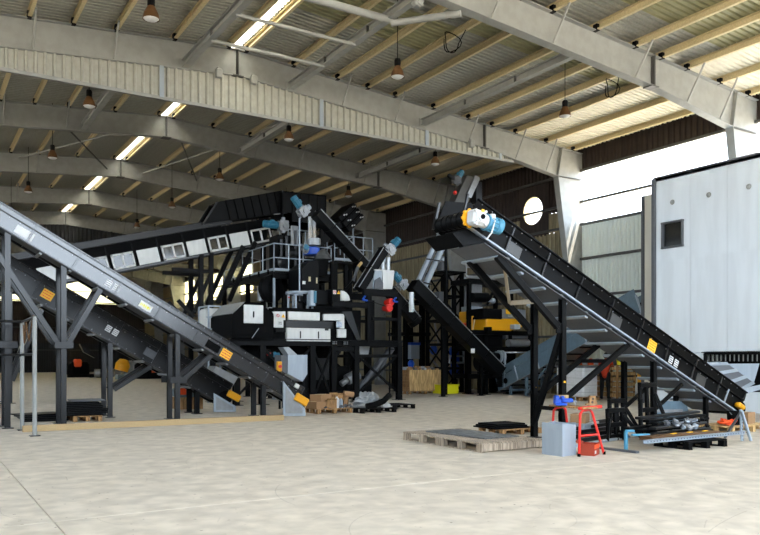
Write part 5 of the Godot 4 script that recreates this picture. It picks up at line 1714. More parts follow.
func panel_room() -> void:
	var X := 21.0
	var o := thing("panel_room", "white insulated panel room with dark trims at the right edge", "room", V(X, 0, 13))
	var fs := [16.53, 15.18, 13.9, 12.55, 11.2, 9.85, 8.5]
	for i in 6:
		var f0: float = fs[i] - 0.004; var f1: float = fs[i + 1] + 0.004
		for e in ([[0.0, 0.62], [1.8, 7.55]] if i > 0 else [[0.0, 7.55]]):
			if i == 0:
				# first panel holds the small window
				for q in [[0.0, 5.2, f0, f1], [6.05, 7.55, f0, f1], [5.2, 6.05, f0, 16.24], [5.2, 6.05, 15.43, f1]]:
					var g := G.new()
					g.box(V(X + 0.05, (q[0] + q[1]) / 2, (q[2] + q[3]) / 2), Vector3(0.1, q[1] - q[0], q[2] - q[3]))
					part("wall_panel", g, M.white_panel, o)
			else:
				var g := G.new()
				g.box(V(X + 0.05, (e[0] + e[1]) / 2, (f0 + f1) / 2), Vector3(0.1, e[1] - e[0], f0 - f1))
				part("wall_panel", g, M.white_panel, o)
		if i == 1:
			var g := G.new()
			g.box(V(X + 0.05, 1.2, 14.92), Vector3(0.1, 1.18, 0.52))
			part("wall_panel", g, M.white_panel, o)
		var g := G.new()
		g.lathe([Vector2(0.0, 0.05), Vector2(0.03, 0.05), Vector2(0.05, 0.03), Vector2(0.07, 0.03), Vector2(0.085, 0.0)], V(X, 6.67, (f0 + f1) / 2 + 0.0), Vector3(-1, 0, 0), 14)
		part("vent_cap", g, M.steel_paint, o)
	var g := G.new()
	g.box(V(X - 0.01, 3.78, 16.55), Vector3(0.14, 7.56, 0.14), Basis(), 0.01)
	part("corner_trim", g, M.slate, o)
	g = G.new()
	g.box(V(X - 0.01, 7.57, 12.5), Vector3(0.13, 0.05, 8.1), Basis(), 0.01)
	part("top_trim", g, M.slate, o)
	g = G.new()
	g.box(V(22.9, 7.5, 12.5), Vector3(3.8, 0.1, 8.0))
	part("roof_panel", g, M.white_panel, o)
	g = G.new()
	g.box(V(22.9, 3.75, 16.48), Vector3(3.7, 7.5, 0.1))
	part("end_panel", g, M.white_panel, o)
	for e in [[0.62, 7.5]]:
		g = G.new()
		g.box(V(22.9, 3.75, 8.55), Vector3(3.7, 7.5, 0.1))
		part("end_panel", g, M.white_panel, o)
	# window
	g = G.new()
	for e in [[5.22, 15.84, 0.06, 0.84], [6.03, 15.84, 0.06, 0.84]]: g.box(V(X - 0.01, e[0], e[1]), Vector3(0.12, e[2], e[3]), Basis(), 0.008)
	for f in [16.22, 15.46]: g.box(V(X - 0.01, 5.62, f), Vector3(0.12, 0.86, 0.06), Basis(), 0.008)
	var w := part("window_frame", g, M.slate, o)
	g = G.new()
	g.box(V(X + 0.04, 5.62, 15.84), Vector3(0.01, 0.76, 0.7))
	part("pane", g, M.dark_glass, w)
	# long low opening with a rubber strip curtain
	g = G.new()
	g.box(V(X - 0.03, 1.76, 11.6), Vector3(0.1, 0.08, 6.1), Basis(), 0.01)
	g.box(V(X - 0.03, 1.18, 14.64), Vector3(0.1, 1.16, 0.07), Basis(), 0.01)
	var fr := part("opening_frame", g, M.black_paint, o)
	for i in 84:
		g = G.new()
		g.box(V(X + 0.02, 1.64, 14.56 - i * 0.072), Vector3(0.015, 0.24, 0.05 if i % 2 else 0.03))
		part("curtain_strip", g, M.rubber if i % 2 else M.steel_paint, fr)
	g = G.new()
	g.box(V(X + 1.0, 1.2, 11.7), Vector3(0.04, 1.2, 6.2)); g.box(V(X + 0.5, 0.64, 11.7), Vector3(1.0, 0.04, 6.2)); g.box(V(X + 0.5, 1.8, 11.7), Vector3(1.0, 0.04, 6.2))
	part("recess", g, M.black_matt, o)
	# set-back bay beyond the corner
	var q := thing("panel_bay", "cream set-back panel bay beyond the white room's dark corner trim", "room", V(22.6, 0, 17.4))
	g = G.new()
	g.box(V(22.45, 3.7, 17.35), Vector3(0.1, 7.4, 1.5))
	part("wall_panel", g, M.cream_panel, q)
	g = G.new()
	g.box(V(23.4, 3.7, 18.1), Vector3(1.9, 7.4, 0.1))
	part("wall_panel", g, M.cream_panel, q)
	g = G.new()
	g.box(V(22.42, 3.72, 18.14), Vector3(0.14, 7.44, 0.12), Basis(), 0.01)
	part("corner_trim", g, M.slate, q)
	g = G.new()
	g.box(V(23.4, 7.42, 17.4), Vector3(2.0, 0.06, 1.6))
	part("roof_panel", g, M.cream_panel, q)

func wall_side_machines() -> void:
	# silver twin-tube elevator
	var o := thing("tube_elevator", "tall silver twin-tube elevator leaning right up to the roof", "elevator", V(17.7, 0, 26.5))
	ptube("tube", o, M.zinc_pale, V(17.8, 4.45, 26), V(19.83, 8.2, 26), 0.1, 14)
	ptube("spine", o, M.slate, V(17.96, 4.33, 26) + Vector3(0, 0, -0.1), V(20.05, 8.23, 26) + Vector3(0, 0, -0.1), 0.06, 10)
	ptube("tube", o, M.zinc_pale, V(18.16, 4.3, 26), V(20.38, 8.35, 26), 0.13, 14)
	post(o, M.black_paint, 20.13, 26.9, 0.0, 6.84, 0.1, "support")
	for t: float in [0.1, 0.35, 0.6, 0.85]:
		var a := V(17.8, 4.45, 26).lerp(V(19.83, 8.2, 26), t); var b := V(18.16, 4.3, 26).lerp(V(20.38, 8.35, 26), t)
		pbar("clamp", o, M.frame_grey, a + Vector3(-0.2, 0, 0.18), b + Vector3(0.2, 0, 0.18), 0.05, 0.06)
	var g := G.new()
	g.slab([Vector2(19.68, 8.11), Vector2(20.33, 8.01), Vector2(21.05, 9.48), Vector2(20.44, 9.53)], 25.8, 0.5)
	part("head_casing", g, M.steel_dark, o)
	g = G.new()
	g.slab([Vector2(20.35, 8.6), Vector2(20.62, 8.55), Vector2(21.12, 9.47), Vector2(20.84, 9.55)], 25.72, 0.06)
	part("cover_plate", g, M.zinc, o)
	pblk("side_box", o, M.frame_grey, Vector2(20.99, 8.38), Vector2(21.33, 9.34), 25.85, 0.4)
	gear_motor(o, V(19.72, 9.16, 25.6), Vector3(0.3, 0.6, 0.2), 0.17, 0.5, M.slate)
	pbar("arm", o, M.frame_grey, V(19.27, 9.34, 25.6), V(19.74, 9.14, 25.6), 0.12, 0.14)
	g = G.new()
	g.ball(V(19.56, 8.61, 25.5), Vector3.ONE * 0.09, 8, 12)
	part("alarm_light", g, M.red, o, "red round alarm light")
	# lattice tower with silo
	var t := thing("lattice_tower", "black lattice tower with a small dark silo on its top", "tower", V(21.59, 0, 29.3))
	var xa := 21.41; var xb := 22.33; var yt := 5.68
	for x in [xa, xb]:
		for z in [28.6, 30.1]: post(t, M.black_paint, x, z, 0.0, yt, 0.15)
	for i in 5:
		var y0 := yt * i / 5.0; var y1 := yt * (i + 1) / 5.0
		for z in [28.6, 30.1]:
			pbar("girt", t, M.black_paint, V(xa, y1, z), V(xb, y1, z), 0.1, 0.12)
			pbar("diagonal", t, M.black_paint, V(xa if i % 2 else xb, y0, z), V(xb if i % 2 else xa, y1, z), 0.07, 0.07)
		for x in [xa, xb]:
			pbar("girt", t, M.black_paint, V(x, y1, 28.6), V(x, y1, 30.1), 0.1, 0.12)
			pbar("diagonal", t, M.black_paint, V(x, y0, 28.6 if i % 2 else 30.1), V(x, y1, 30.1 if i % 2 else 28.6), 0.07, 0.07)
	g = G.new()
	g.lathe([Vector2(0, 0), Vector2(0.26, 0), Vector2(0.26, 0.52), Vector2(0.24, 0.55), Vector2(0, 0.55)], V(21.84, yt + 0.06, 29.5), Vector3.UP, 18)
	part("silo", g, M.frame_grey, t)
	g = G.new()
	g.lathe([Vector2(0.18, 0), Vector2(0.18, 0.16), Vector2(0.12, 0.24), Vector2(0, 0.25)], V(21.84, yt + 0.61, 29.5), Vector3.UP, 16)
	part("filter_cap", g, M.zinc_pale, t)
	pbar("deck", t, M.black_paint, V(xa - 0.2, yt + 0.03, 29.35), V(xb + 0.2, yt + 0.03, 29.35), 1.7, 0.06)
	g = G.new()
	g.path([V(xb + 0.1, yt - 0.2, 28.45), V(xb + 0.1, 1.72, 28.45), V(xa + 0.1, 1.72, 28.45), V(xa + 0.1, 1.41, 28.45), V(xb + 0.0, 1.41, 28.45), V(xb + 0.0, 2.67, 28.45)], 0.045, 8)
	part("handrail", g, M.zinc_pale, t, "pale bent tube handrail")
	pblk("motor_case", t, M.slate, Vector2(21.09, 4.31), Vector2(21.5, 4.75), 28.7, 0.4)
	# two black screw conveyors
	var s := thing("screw_conveyor", "long black screw conveyor tube sloping down right through the tower", "screw conveyor", V(21.7, 0.45, 25.3))
	s.position.y = 0; origin[s] = s.position
	trough(s, V(17.23, 4.61, 25.3), V(21.81, 1.02, 25.3), 0.5, 0.5, 5, M.black_paint, M.zinc)
	gear_motor(s, V(16.63, 4.53, 25.1), Vector3(-0.65, 0.7, 0.05), 0.19, 0.62, M.zinc)
	g = G.new()
	for x in [411.5]:
		g.tube(V(xat(x, 24.9), 3.45, 24.9), V(xat(x, 24.9), 4.24, 24.9), 0.11, 12)
	part("clear_tube", g, M.acrylic, s, "clear plastic tube")
	pblk("warning_plate", s, M.sticker_white, Vector2(19.98, 1.83), Vector2(20.19, 2.02), 24.955, 0.02)
	for x in [18.94, 20.97]:
		post(s, M.black_paint, x, 25.5, 0.0, at_x(Vector2(17.23, 4.45), Vector2(21.81, 0.84), x) - 0.2, 0.14)
	var s2 := thing("screw_conveyor", "short black screw conveyor tube ending in a round flange near the crate", "screw conveyor", V(17.91, 3.15, 26.6))
	s2.position.y = 0; origin[s2] = s2.position
	trough(s2, V(16.95, 4.42, 26.6), V(18.27, 3.2, 26.6), 0.42, 0.42, 2, M.black_paint, M.zinc)
	g = G.new()
	g.tube(V(18.16, 3.28, 26.6), V(18.32, 3.12, 26.6), 0.3, 18)
	part("end_flange", g, M.black_paint, s2)
	pbar("hanger", s2, M.black_paint, V(17.3, 3.93, 26.6), V(17.3, 4.39, 26.6) + Vector3(-0.4, 0.1, 0), 0.1, 0.1)
	# big open frame between the crate and the tower
	var f := thing("support_frame", "black steel portal frame behind the wooden crate", "steel frame", V(22.66, 0, 33.2))
	for x in [21.96, 22.97]:
		for z in [32.8, 33.9]: post(f, M.black_paint, x, z, 0.0, 4.68, 0.24)
	for y in [2.89, 4.57]:
		for z in [32.8, 33.9]:
			pbar("beam", f, M.black_paint, V(21.58, y, z), V(23.49, y, z), 0.16, 0.18)
	pbar("brace", f, M.zinc, V(22.02, 3.51, 30.4), V(22.32, 2.23, 30.4), 0.06, 0.08)
	pbar("brace", f, M.zinc, V(21.77, 1.68, 30.4), V(22.26, 1.18, 30.4), 0.06, 0.08)
	pblk("control_box", f, M.zinc_pale, Vector2(22, 1.58), Vector2(22.54, 2.31), 32.4, 0.3, "pale grey control box")
	pblk("box_lid", f, M.blue, Vector2(22, 2.3), Vector2(22.6, 2.44), 32.4, 0.35, "blue lid")
	for e in [[411, 364, 0.16], [433.5, 349, 0.2]]:
		g = G.new()
		g.ball(V(xat(e[0], 30.2), 1.34 + (364.0 - e[1]) * 0.047, 30.2), Vector3(e[2], e[2] * 1.3, e[2]), 6, 8)
		part("blue_hose", g, M.blue, f, "blue hose coil")
	# blue hydraulic unit low in the tower
	var hu := thing("hydraulic_unit", "bright blue hydraulic unit seen between the tower posts", "hydraulic unit", V(22.47, 0, 29.3))
	g = G.new()
	g.box(V(22.47, 1.53, 29.3), Vector3(0.36, 1.3, 0.4), Basis(Vector3.BACK, 0.12), 0.06)
	g.tube(V(22.17, 0.95, 29.2), V(22.84, 0.95, 29.2), 0.16, 12)
	part("body", g, M.blue, hu)
	post(hu, M.black_paint, 22.47, 29.3, 0.0, 0.6, 0.2)
	# granulator with yellow housing on its black stand
	var F := 26.0
	var y := thing("granulator", "yellow and black granulator housing on a black stand near the right wall", "machine", V(22.77, 2.8, 26.6))
	pblk("yellow_body", y, M.yellow, Vector2(21.69, 2.84), Vector2(23.18, 3.46), F, 1.2, "yellow housing", 0.04)
	g = G.new()
	g.slab([Vector2(23.18, 2.87), Vector2(23.18, 3.44), Vector2(23.85, 3.39), Vector2(23.94, 3.09)], F + 0.05, 1.0)
	part("yellow_nose", g, M.yellow, y)
	pblk("black_cover", y, M.black_matt, Vector2(21.44, 3.36), Vector2(22.56, 3.82), F - 0.08, 1.25, "", 0.04)
	g = G.new()
	g.slab([Vector2(22.56, 3.4), Vector2(22.56, 3.82), Vector2(23.21, 3.82), Vector2(23.57, 3.42)], F - 0.03, 1.2)
	part("grey_cover", g, M.zinc, y)
	g = G.new()
	g.slab([Vector2(22.8, 3.6), Vector2(22.77, 3.81), Vector2(23.03, 3.82), Vector2(23.21, 3.62)], F - 0.05, 0.03)
	part("yellow_stripe", g, M.sticker_yellow, y)
	sticker(y, V(22.89, 3.52, 25.9) + Vector3(0, 0, 0.1), Vector3.RIGHT, Vector3.UP, 0.24, 0.09, M.sticker_white, 1)
	pblk("rear_cover", y, M.zinc_pale, Vector2(23.88, 3.2), Vector2(24.5, 3.89), 26.5, 0.9, "", 0.03)
	pblk("drive_box", y, M.zinc_pale, Vector2(23.06, 2.93), Vector2(23.42, 3.14), F - 0.3, 0.3)
	pblk("motor_foot", y, M.black_matt, Vector2(21.61, 2.73), Vector2(21.84, 3), F - 0.2, 0.3)
	var yg := thing("granulator_stand", "black stand with a silver roller under the yellow granulator", "stand", V(23.12, 0, 26.6))
	for x in [21.77, 23.18, 24.46]:
		for z in [26.2, 27.4]: post(yg, M.black_paint, x, z, 0.0, 2.8, 0.2)
	for yy in [2.76, 2.03, 0.81]:
		for z in [26.1, 27.3]: pbar("beam", yg, M.black_paint, V(20.84, yy, z), V(24.43, yy, z), 0.14, 0.2)
	pblk("drive_case", yg, M.black_matt, Vector2(20.98, 2.02), Vector2(22.88, 2.71), 26.3, 0.9)
	ptube("roller", yg, M.zinc, V(22.94, 2.3, 26), V(24.15, 2.32, 26), 0.17, 18, "silver roller")
	pblk("guard", yg, M.slate, Vector2(22.97, 2.51), Vector2(24.31, 2.74), 26.15, 0.4)
	g = G.new()
	g.lathe([Vector2(0, 0), Vector2(0.42, 0), Vector2(0.45, 0.05), Vector2(0.45, 1.1), Vector2(0, 1.1)], V(21.51, 1.45, 26.3), Vector3(1, 0, 0), 22)
	part("drum", g, M.black_paint, yg, "dark drum")
	g = G.new()
	g.lathe([Vector2(0.2, 0), Vector2(0.3, 0), Vector2(0.3, 0.08), Vector2(0.2, 0.08), Vector2(0.2, 0.2), Vector2(0.3, 0.2), Vector2(0.3, 0.28), Vector2(0.2, 0.28)], V(22.33, 1.67, 26), Vector3(1, 0, 0), 20)
	part("collar", g, M.zinc_pale, yg)
	g = G.new()
	g.slab([Vector2(21.95, 1.1), Vector2(22.3, 1.45), Vector2(22.59, 1.27), Vector2(22.53, 0.91), Vector2(22.18, 0.92)], 25.8, 0.3)
	part("outlet_chute", g, M.zinc_pale, yg)
	g = G.new()
	for i in 7: g.lathe([Vector2(0.16, 0), Vector2(0.2, 0.04), Vector2(0.16, 0.08)], V(22.42, 0.33, 25.9) + Vector3(0, i * 0.08, 0), Vector3.UP, 14)
	part("corrugated_hose", g, M.rubber, yg)
	ptube("pale_pipe", yg, M.zinc_pale, V(22.42, 0.21, 25.6), V(22.42, 1.8, 25.6), 0.04, 8)
	ptube("pale_pipe", yg, M.zinc_pale, V(22.42, 1.87, 25.6), V(23.97, 1.88, 25.6), 0.03, 8)
	# second, smaller yellow unit with its silver inlet
	var y2 := thing("feeder_unit", "small yellow feeder unit with a silver inlet and black drum above it", "machine", V(22.03, 0, 27.5))
	pblk("yellow_body", y2, M.yellow, Vector2(21.54, 3.03), Vector2(22.27, 3.75), 27.0, 0.8, "", 0.03)
	pblk("top_plate", y2, M.zinc_pale, Vector2(21.6, 3.73), Vector2(22.3, 3.98), 27.0, 0.7)
	g = G.new()
	g.slab([Vector2(21.71, 3.98), Vector2(21.8, 5.03), Vector2(22.35, 5.06), Vector2(22.35, 4.01)], 27.1, 0.5)
	part("inlet", g, M.zinc, y2)
	ptube("drum", y2, M.black_paint, V(21.44, 4.34, 26.7), V(22.31, 4.38, 26.7), 0.22, 18, "black drum")
	g = G.new()
	g.ball(V(22.66, 4.24, 26.7), Vector3(0.13, 0.13, 0.13), 8, 12)
	part("knob", g, M.zinc_pale, y2)
	ptube("pipe", y2, M.zinc_pale, V(22.31, 4.22, 26.7), V(22.66, 4.23, 26.7), 0.05, 8)
	pblk("frame_box", y2, M.black_matt, Vector2(21.37, 2.03), Vector2(22.3, 3.04), 27.0, 0.9)
	for x in [21.56, 22.29]: post(y2, M.black_paint, x, 27.2, 0.0, 2.45, 0.16)
	for i in 2:
		g = G.new()
		g.path([V(21.36, 2.7, 26.6), V(xat(472 + i * 3, 26.6), 3.48, 26.6), V(xat(480 + i * 2, 26.6), 3.48, 26.6), V(xat(480 + i * 2, 26.6), 2.44, 26.6)], 0.03, 6)
		part("guard_tube", g, M.yellow if i == 0 else M.purlin_tan, y2)
	g = G.new()
	g.lathe([Vector2(0, 0), Vector2(0.18, 0), Vector2(0.2, 0.05), Vector2(0.2, 0.35), Vector2(0.12, 0.42), Vector2(0, 0.42)], V(21.51, 2.81, 27.3), Vector3(0.1, 0.8, 0), 14)
	part("orange_motor", g, M.orange, y2, "orange motor")
	# railed deck above
	var d := thing("access_platform", "black railed deck under the head of the large right conveyor", "platform", V(22.73, 0, 27.6))
	var dy := 5.2
	g = G.new()
	g.box(V((21.29 + 23.9) / 2, dy - 0.1, 27.4), Vector3(23.9 - 21.29, 0.2, 1.4), Basis(), 0.01)
	part("deck", g, M.black_paint, d)
	railing(d, V(21.2, dy, 26.8), V(23.47, dy, 26.8), 1.0, 3, M.zinc)
	pblk("bin", d, M.zinc_pale, Vector2(22.95, 5.32), Vector2(23.62, 5.73), 27.2, 0.6)
	for x in [21.42, 23.92]:
		for z in [26.9, 28.0]: post(d, M.black_paint, x, z, 0.0, dy - 0.2, 0.16)
	pbar("brace", d, M.black_paint, V(23.01, dy - 0.2, 26.9), V(22.47, 4.06, 26.9), 0.1, 0.1)

func floor_things() -> void:
	var g: G
	# ---- left: slab edge timber, handrail posts, stack of black panels
	g = G.new()
	g.bar(V(2.08, 0.07, 18.12), V(8.25, 0.07, 18.06), 0.1, 0.14, 0.008)
	one("timber_beam", g, M.timber, V(5.1, 0, 18.1), "long pale timber beam lying on the floor in front of the pale conveyor", "timber")
	var o := thing("pipe_frame", "slim grey tube frame with cross rails at the left edge", "pipe frame", V(2.1, 0, 18))
	for e in [[2.13, 18.6, 2.42], [2.19, 17.06, 2.47], [1.3, 18.2, 2.3]]:
		ptube("upright", o, M.steel_paint if e[0] > 2 else M.black_paint, V(e[0], 0, e[1]), V(e[0], e[2], e[1]), 0.045, 10)
		g = G.new()
		g.box(V(e[0], 0.01, e[1]), Vector3(0.2, 0.02, 0.2), Basis(), 0.004)
		part("foot_plate", g, M.frame_grey, o)
	for y in [2.42, 1.68]:
		ptube("cross_rail", o, M.frame_grey, V(2.13, y, 18.6), V(1.3, y, 18.2), 0.03, 8)
	ptube("cross_rail", o, M.black_paint, V(2.13, 1.69, 18.6), V(2.19, 1.69, 17.06), 0.03, 8)
	ptube("cross_rail", o, M.frame_grey, V(2.13, 2.42, 18.6), V(2.19, 2.46, 17.06), 0.03, 8)
	g = G.new()
	g.path([V(2.13, 2.35, 18.4), V(2.14, 1.95, 18.3), V(2.15, 2.4, 18.1), V(2.17, 1.98, 17.8), V(2.18, 2.5, 17.2)], 0.015, 6)
	part("cable", g, M.rust, o)
	pallet(V(3.85, 0, 20.75), 0.7, 0.9, M.wood_raw, "raw wood pallet under the stack of black trays")
	for i in 9:
		g = G.new()
		g.box(V(3.8 + rng.randf_range(-0.1, 0.1), 0.165 + i * 0.045, 20.75), Vector3(1.05 - i * 0.03, 0.034, 0.8), Basis(Vector3.UP, rng.randf_range(-0.06, 0.06)), 0.006)
		one("steel_tray", g, M.black_paint if i < 8 else M.slate, V(3.8, 0.15 + i * 0.045, 20.75), ("black folded steel tray, %s of the stack on the raw wood pallet" % ["lowest", "second from the bottom", "third from the bottom", "fourth from the bottom", "fifth from the bottom", "sixth from the bottom", "third from the top", "second from the top"][i]) if i < 8 else "grey topmost tray of the stack on the raw wood pallet", "steel tray", "stacked black steel trays" if i < 8 else "")
	for i in 4:
		g = G.new()
		g.box(V(2.95 - i * 0.03, 0.03 + i * 0.04, 21.2 + i * 0.12), Vector3(1.1, 0.035, 0.9), Basis(Vector3.UP, 0.1 * i - 0.1), 0.006)
		one("steel_tray", g, M.black_paint, V(2.95, 0.01 + i * 0.045, 21.2), ["lowest", "second", "third", "topmost"][i] + " black steel tray lying on the floor left of the pallet stack", "steel tray", "black trays on the floor")
	# wooden case with a dark cover behind the legs
	var wc := thing("wooden_case", "wooden case with a blue-black cover and orange strap behind the pale conveyor's leg", "crate", V(7.3, 0, 22.9))
	for i in 5:
		pblk("board", wc, M.wood_raw, Vector2(6.9 + i * 0.16, 0.05), Vector2(7.05 + i * 0.16, 0.42), 22.75, 0.6, "", 0.005)
	pblk("cover", wc, M.blue_grey, Vector2(6.9, 0.42), Vector2(7.72, 0.68), 22.72, 0.66, "", 0.04)
	pblk("strap", wc, M.orange, Vector2(6.95, 0.5), Vector2(7.15, 0.7), 22.69, 0.05)
	# ---- far left background machines
	var b := thing("tracked_machine", "dark machine with an orange cab part standing far back at left", "machine", V(14.2, 0, 69))
	pblk("body", b, M.black_matt, Vector2(11.63, 0.03), Vector2(13.25, 1.3), 69.0, 2.0, "", 0.2)
	pblk("cab", b, M.orange, Vector2(11.94, 0.88), Vector2(12.51, 1.56), 68.6, 0.9, "orange cab", 0.1)
	pslab("arm", b, M.frame_grey, [Vector2(12.44, 2.86), Vector2(13.42, 2.17), Vector2(13.67, 1.65), Vector2(12.76, 2.17)], 69.0, 0.6)
	pblk("track", b, M.rubber, Vector2(11.38, -0.09), Vector2(13.32, 0.27), 68.4, 0.7, "", 0.12)
	for x in [13.79, 13.55]: post(b, M.black_paint, x, 66.0, 0.0, 3.07, 0.3)
	var b2 := thing("roller_unit", "silver and black roller unit on the floor far back at left", "machine", V(15, 0, 66))
	g = G.new()
	for i in 4: g.lathe([Vector2(0, 0), Vector2(0.35, 0.02), Vector2(0.35, 0.5), Vector2(0, 0.52)], V(12.99 + i * 0.55, 0.4, 66), Vector3(1, 0, 0.2), 14)
	part("rollers", g, M.zinc, b2, "", "stuff")
	pblk("base", b2, M.black_matt, Vector2(12.68, 0.03), Vector2(14.28, 0.31), 66.0, 1.2, "", 0.05)
	var b3 := thing("pump_unit", "yellow pump with silver cylinders standing far back between the legs", "pump", V(14.4, 0, 60))
	g = G.new()
	g.lathe([Vector2(0, 0), Vector2(0.5, 0.02), Vector2(0.55, 0.5), Vector2(0.35, 0.9), Vector2(0, 0.95)], V(13.79, 0.65, 60), Vector3(0.3, 1, 0), 14)
	part("cover", g, M.yellow, b3)
	for i in 3:
		g = G.new()
		g.lathe([Vector2(0, 0), Vector2(0.22, 0), Vector2(0.22, 0.9), Vector2(0.12, 1.1), Vector2(0, 1.1)], V(14.24 + i * 0.32, 0.35, 60.2), Vector3.UP, 12)
		part("cylinder", g, M.zinc, b3)
	pblk("base", b3, M.blue_grey, Vector2(13.57, -0.04), Vector2(14.7, 0.37), 60.0, 1.0, "", 0.05)
	var b4 := thing("dark_container", "low black container with small orange tags far back behind the dark conveyor", "container", V(17, 0, 60))
	pblk("body", b4, M.black_matt, Vector2(14.8, 0.03), Vector2(17.43, 1.25), 59.6, 2.4, "", 0.15)
	pblk("lid", b4, M.frame_grey, Vector2(14.95, 1.22), Vector2(17.27, 1.37), 59.7, 2.2, "", 0.05)
	for x in [[140, 143.5], [152, 156]]:
		pblk("tag", b4, M.orange, Vector2(xat(x[0], 59.5), 0.5), Vector2(xat(x[1], 59.5), 0.8), 59.5, 0.1)
	# ---- centre: debris on two pallets, crate, tub, loose black pallet
	pallet(V(10.55, 0, 19.9), 1.15, 0.9, M.wood_raw, "raw wood pallet under the cardboard scraps by the conveyor tail")
	for e in [[10.2, 0.14, 19.9, 0.5, 0.2, 0.5, 0.2, "large flattened brown cardboard box at the left of the scrap pallet"], [10.55, 0.14, 19.75, 0.3, 0.25, 0.3, -0.3, "small brown box in the middle of the scrap pallet"], [10.35, 0.34, 20.0, 0.55, 0.2, 0.4, 0.5, "brown cardboard box lying on top at the back of the scrap pallet"], [10.95, 0.14, 20.1, 0.3, 0.38, 0.3, 0.1, "upright brown box at the right end of the scrap pallet"]]:
		carton(V(e[0], e[1], e[2]), Vector3(e[3], e[4], e[5]), e[6], M.card if e[3] > 0.45 else M.wood_raw, e[7], e[3] < 0.35)
	for e in [[10.72, 0.14, 19.68, 0.07, 0.34, "white canister on the scrap pallet"], [10.87, 0.14, 19.7, 0.06, 0.28, "pale grey canister beside the white one on the scrap pallet"]]:
		g = G.new()
		g.lathe([Vector2(0, 0), Vector2(e[3], 0), Vector2(e[3], e[4] * 0.8), Vector2(e[3] * 0.4, e[4] * 0.92), Vector2(e[3] * 0.4, e[4]), Vector2(0, e[4])], V(e[0], e[1], e[2]), Vector3.UP, 12)
		one("canister", g, M.white_paint if e[4] > 0.3 else M.zinc_pale, V(e[0], e[1], e[2]), e[5], "canister")
	g = G.new()
	for i in 26:
		g.box(V(10.3 + rng.randf() * 0.9, 0.15 + rng.randf() * 0.06, 19.55 + rng.randf() * 0.25), Vector3(rng.randf_range(0.03, 0.12), 0.02, rng.randf_range(0.03, 0.1)), Basis(Vector3(rng.randf(), 1, rng.randf()).normalized(), rng.randf() * 3.0))
	one("metal_scraps", g, M.slate, V(10.7, 0.14, 19.7), "small grey and black scrap pieces strewn along the scrap pallet", "scraps", "", "stuff")
	pallet(V(11.75, 0, 19.4), 1.2, 0.9, M.wood_dark, "dark worn pallet under the silver foil bag")
	heap("foil_bag", V(11.75, 0.14, 19.65), Vector3(0.5, 0.42, 0.32), M.zinc, "crumpled silver foil bag on the dark worn pallet", "bag")
	g = G.new()
	g.path([V(11.35, 0.2, 19.05), V(11.6, 0.24, 19.0), V(11.95, 0.34, 19.05), V(12.25, 0.5, 19.2)], 0.09, 10)
	one("rubber_belt_roll", g, M.rubber, V(11.8, 0.14, 19.1), "black rubber strip lying in front of the silver foil bag", "rubber strip")
	for e in [[11.3, 0.14, 19.9, "rust brown cardboard tube end leaning beside the silver foil bag"]]:
		g = G.new()
		g.tube(V(11.1, 0.55, 19.95), V(11.4, 0.5, 19.9), 0.09, 14)
		g.tube(V(11.15, 0.14, 19.95), V(11.2, 0.5, 19.95), 0.07, 12)
		one("cardboard_tube", g, M.card, V(11.2, 0.14, 19.9), e[3], "tube")
	heap("plastic_bag", V(12.15, 0.14, 19.25), Vector3(0.14, 0.16, 0.14), M.wrap, "small pale plastic bag at the right end of the dark pallet", "bag")
	pallet(V(13.0, 0, 20.5), 1.5, 1.0, M.wood_dark, "black pallet on the floor right of the foil bag")
	var cq := V(19.85, 0, 28.5)
	pallet(cq, 1.8, 1.0, M.wood_raw, "low pallet carrying the large pine crate")
	var cr := thing("wooden_crate", "large open pine crate full of parts beside the lime yellow tub", "crate", cq + Vector3(0, 0.14, 0))
	for z: float in [-0.5, 0.5]:
		for i in 12:
			g = G.new()
			g.box(cq + Vector3(-0.85 + i * 0.155, 0.62, z), Vector3(0.15, 0.94, 0.03), Basis(), 0.004)
			part("board", g, M.wood_pale, cr)
	for x: float in [-0.92, 0.92]:
		for i in 6:
			g = G.new()
			g.box(cq + Vector3(x, 0.23 + i * 0.157, 0), Vector3(0.03, 0.15, 1.0), Basis(), 0.004)
			part("board", g, M.wood_raw, cr)
	for i in 14:
		var s := Vector3(rng.randf_range(0.15, 0.34), rng.randf_range(0.2, 0.34), rng.randf_range(0.2, 0.34))
		var at := cq + Vector3(-0.72 + (i % 7) * 0.24, 0.98 + (i / 7) * 0.06, 0.22 - (i / 7) * 0.42)
		g = G.new()
		g.box(at + Vector3(0, 0.05, 0), s, Basis(Vector3.UP, rng.randf() * 0.6), 0.02)
		one("machine_part", g, [M.card, M.slate, M.wood_raw, M.zinc_pale][i % 4], at, "packed machine part among the others in the top of the pine crate", "machine part", "parts packed in the pine crate")
	o = thing("plastic_tub", "lime yellow plastic tub on the floor at the corner of the pine crate", "tub", V(20.75, 0, 27.75))
	var tb := V(20.75, 0, 27.75)
	g = G.new()
	for e in [[0, 0.39, 0.78, 0.02, 1], [0, -0.39, 0.78, 0.02, 1]]: g.box(tb + Vector3(0, 0.2, e[1]), Vector3(0.86, 0.38, 0.03), Basis(), 0.01)
	for x: float in [-0.42, 0.42]: g.box(tb + Vector3(x, 0.2, 0), Vector3(0.03, 0.38, 0.78), Basis(), 0.01)
	g.box(tb + Vector3(0, 0.03, 0), Vector3(0.86, 0.04, 0.78))
	part("body", g, M.lime, o)
	g = G.new()
	for e in [[0.0, 0.41], [0.0, -0.41]]: g.box(tb + Vector3(0, 0.4, e[1]), Vector3(0.93, 0.05, 0.06), Basis(), 0.01)
	for x: float in [-0.44, 0.44]: g.box(tb + Vector3(x, 0.4, 0), Vector3(0.06, 0.05, 0.86), Basis(), 0.01)
	part("rim", g, M.lime, o)
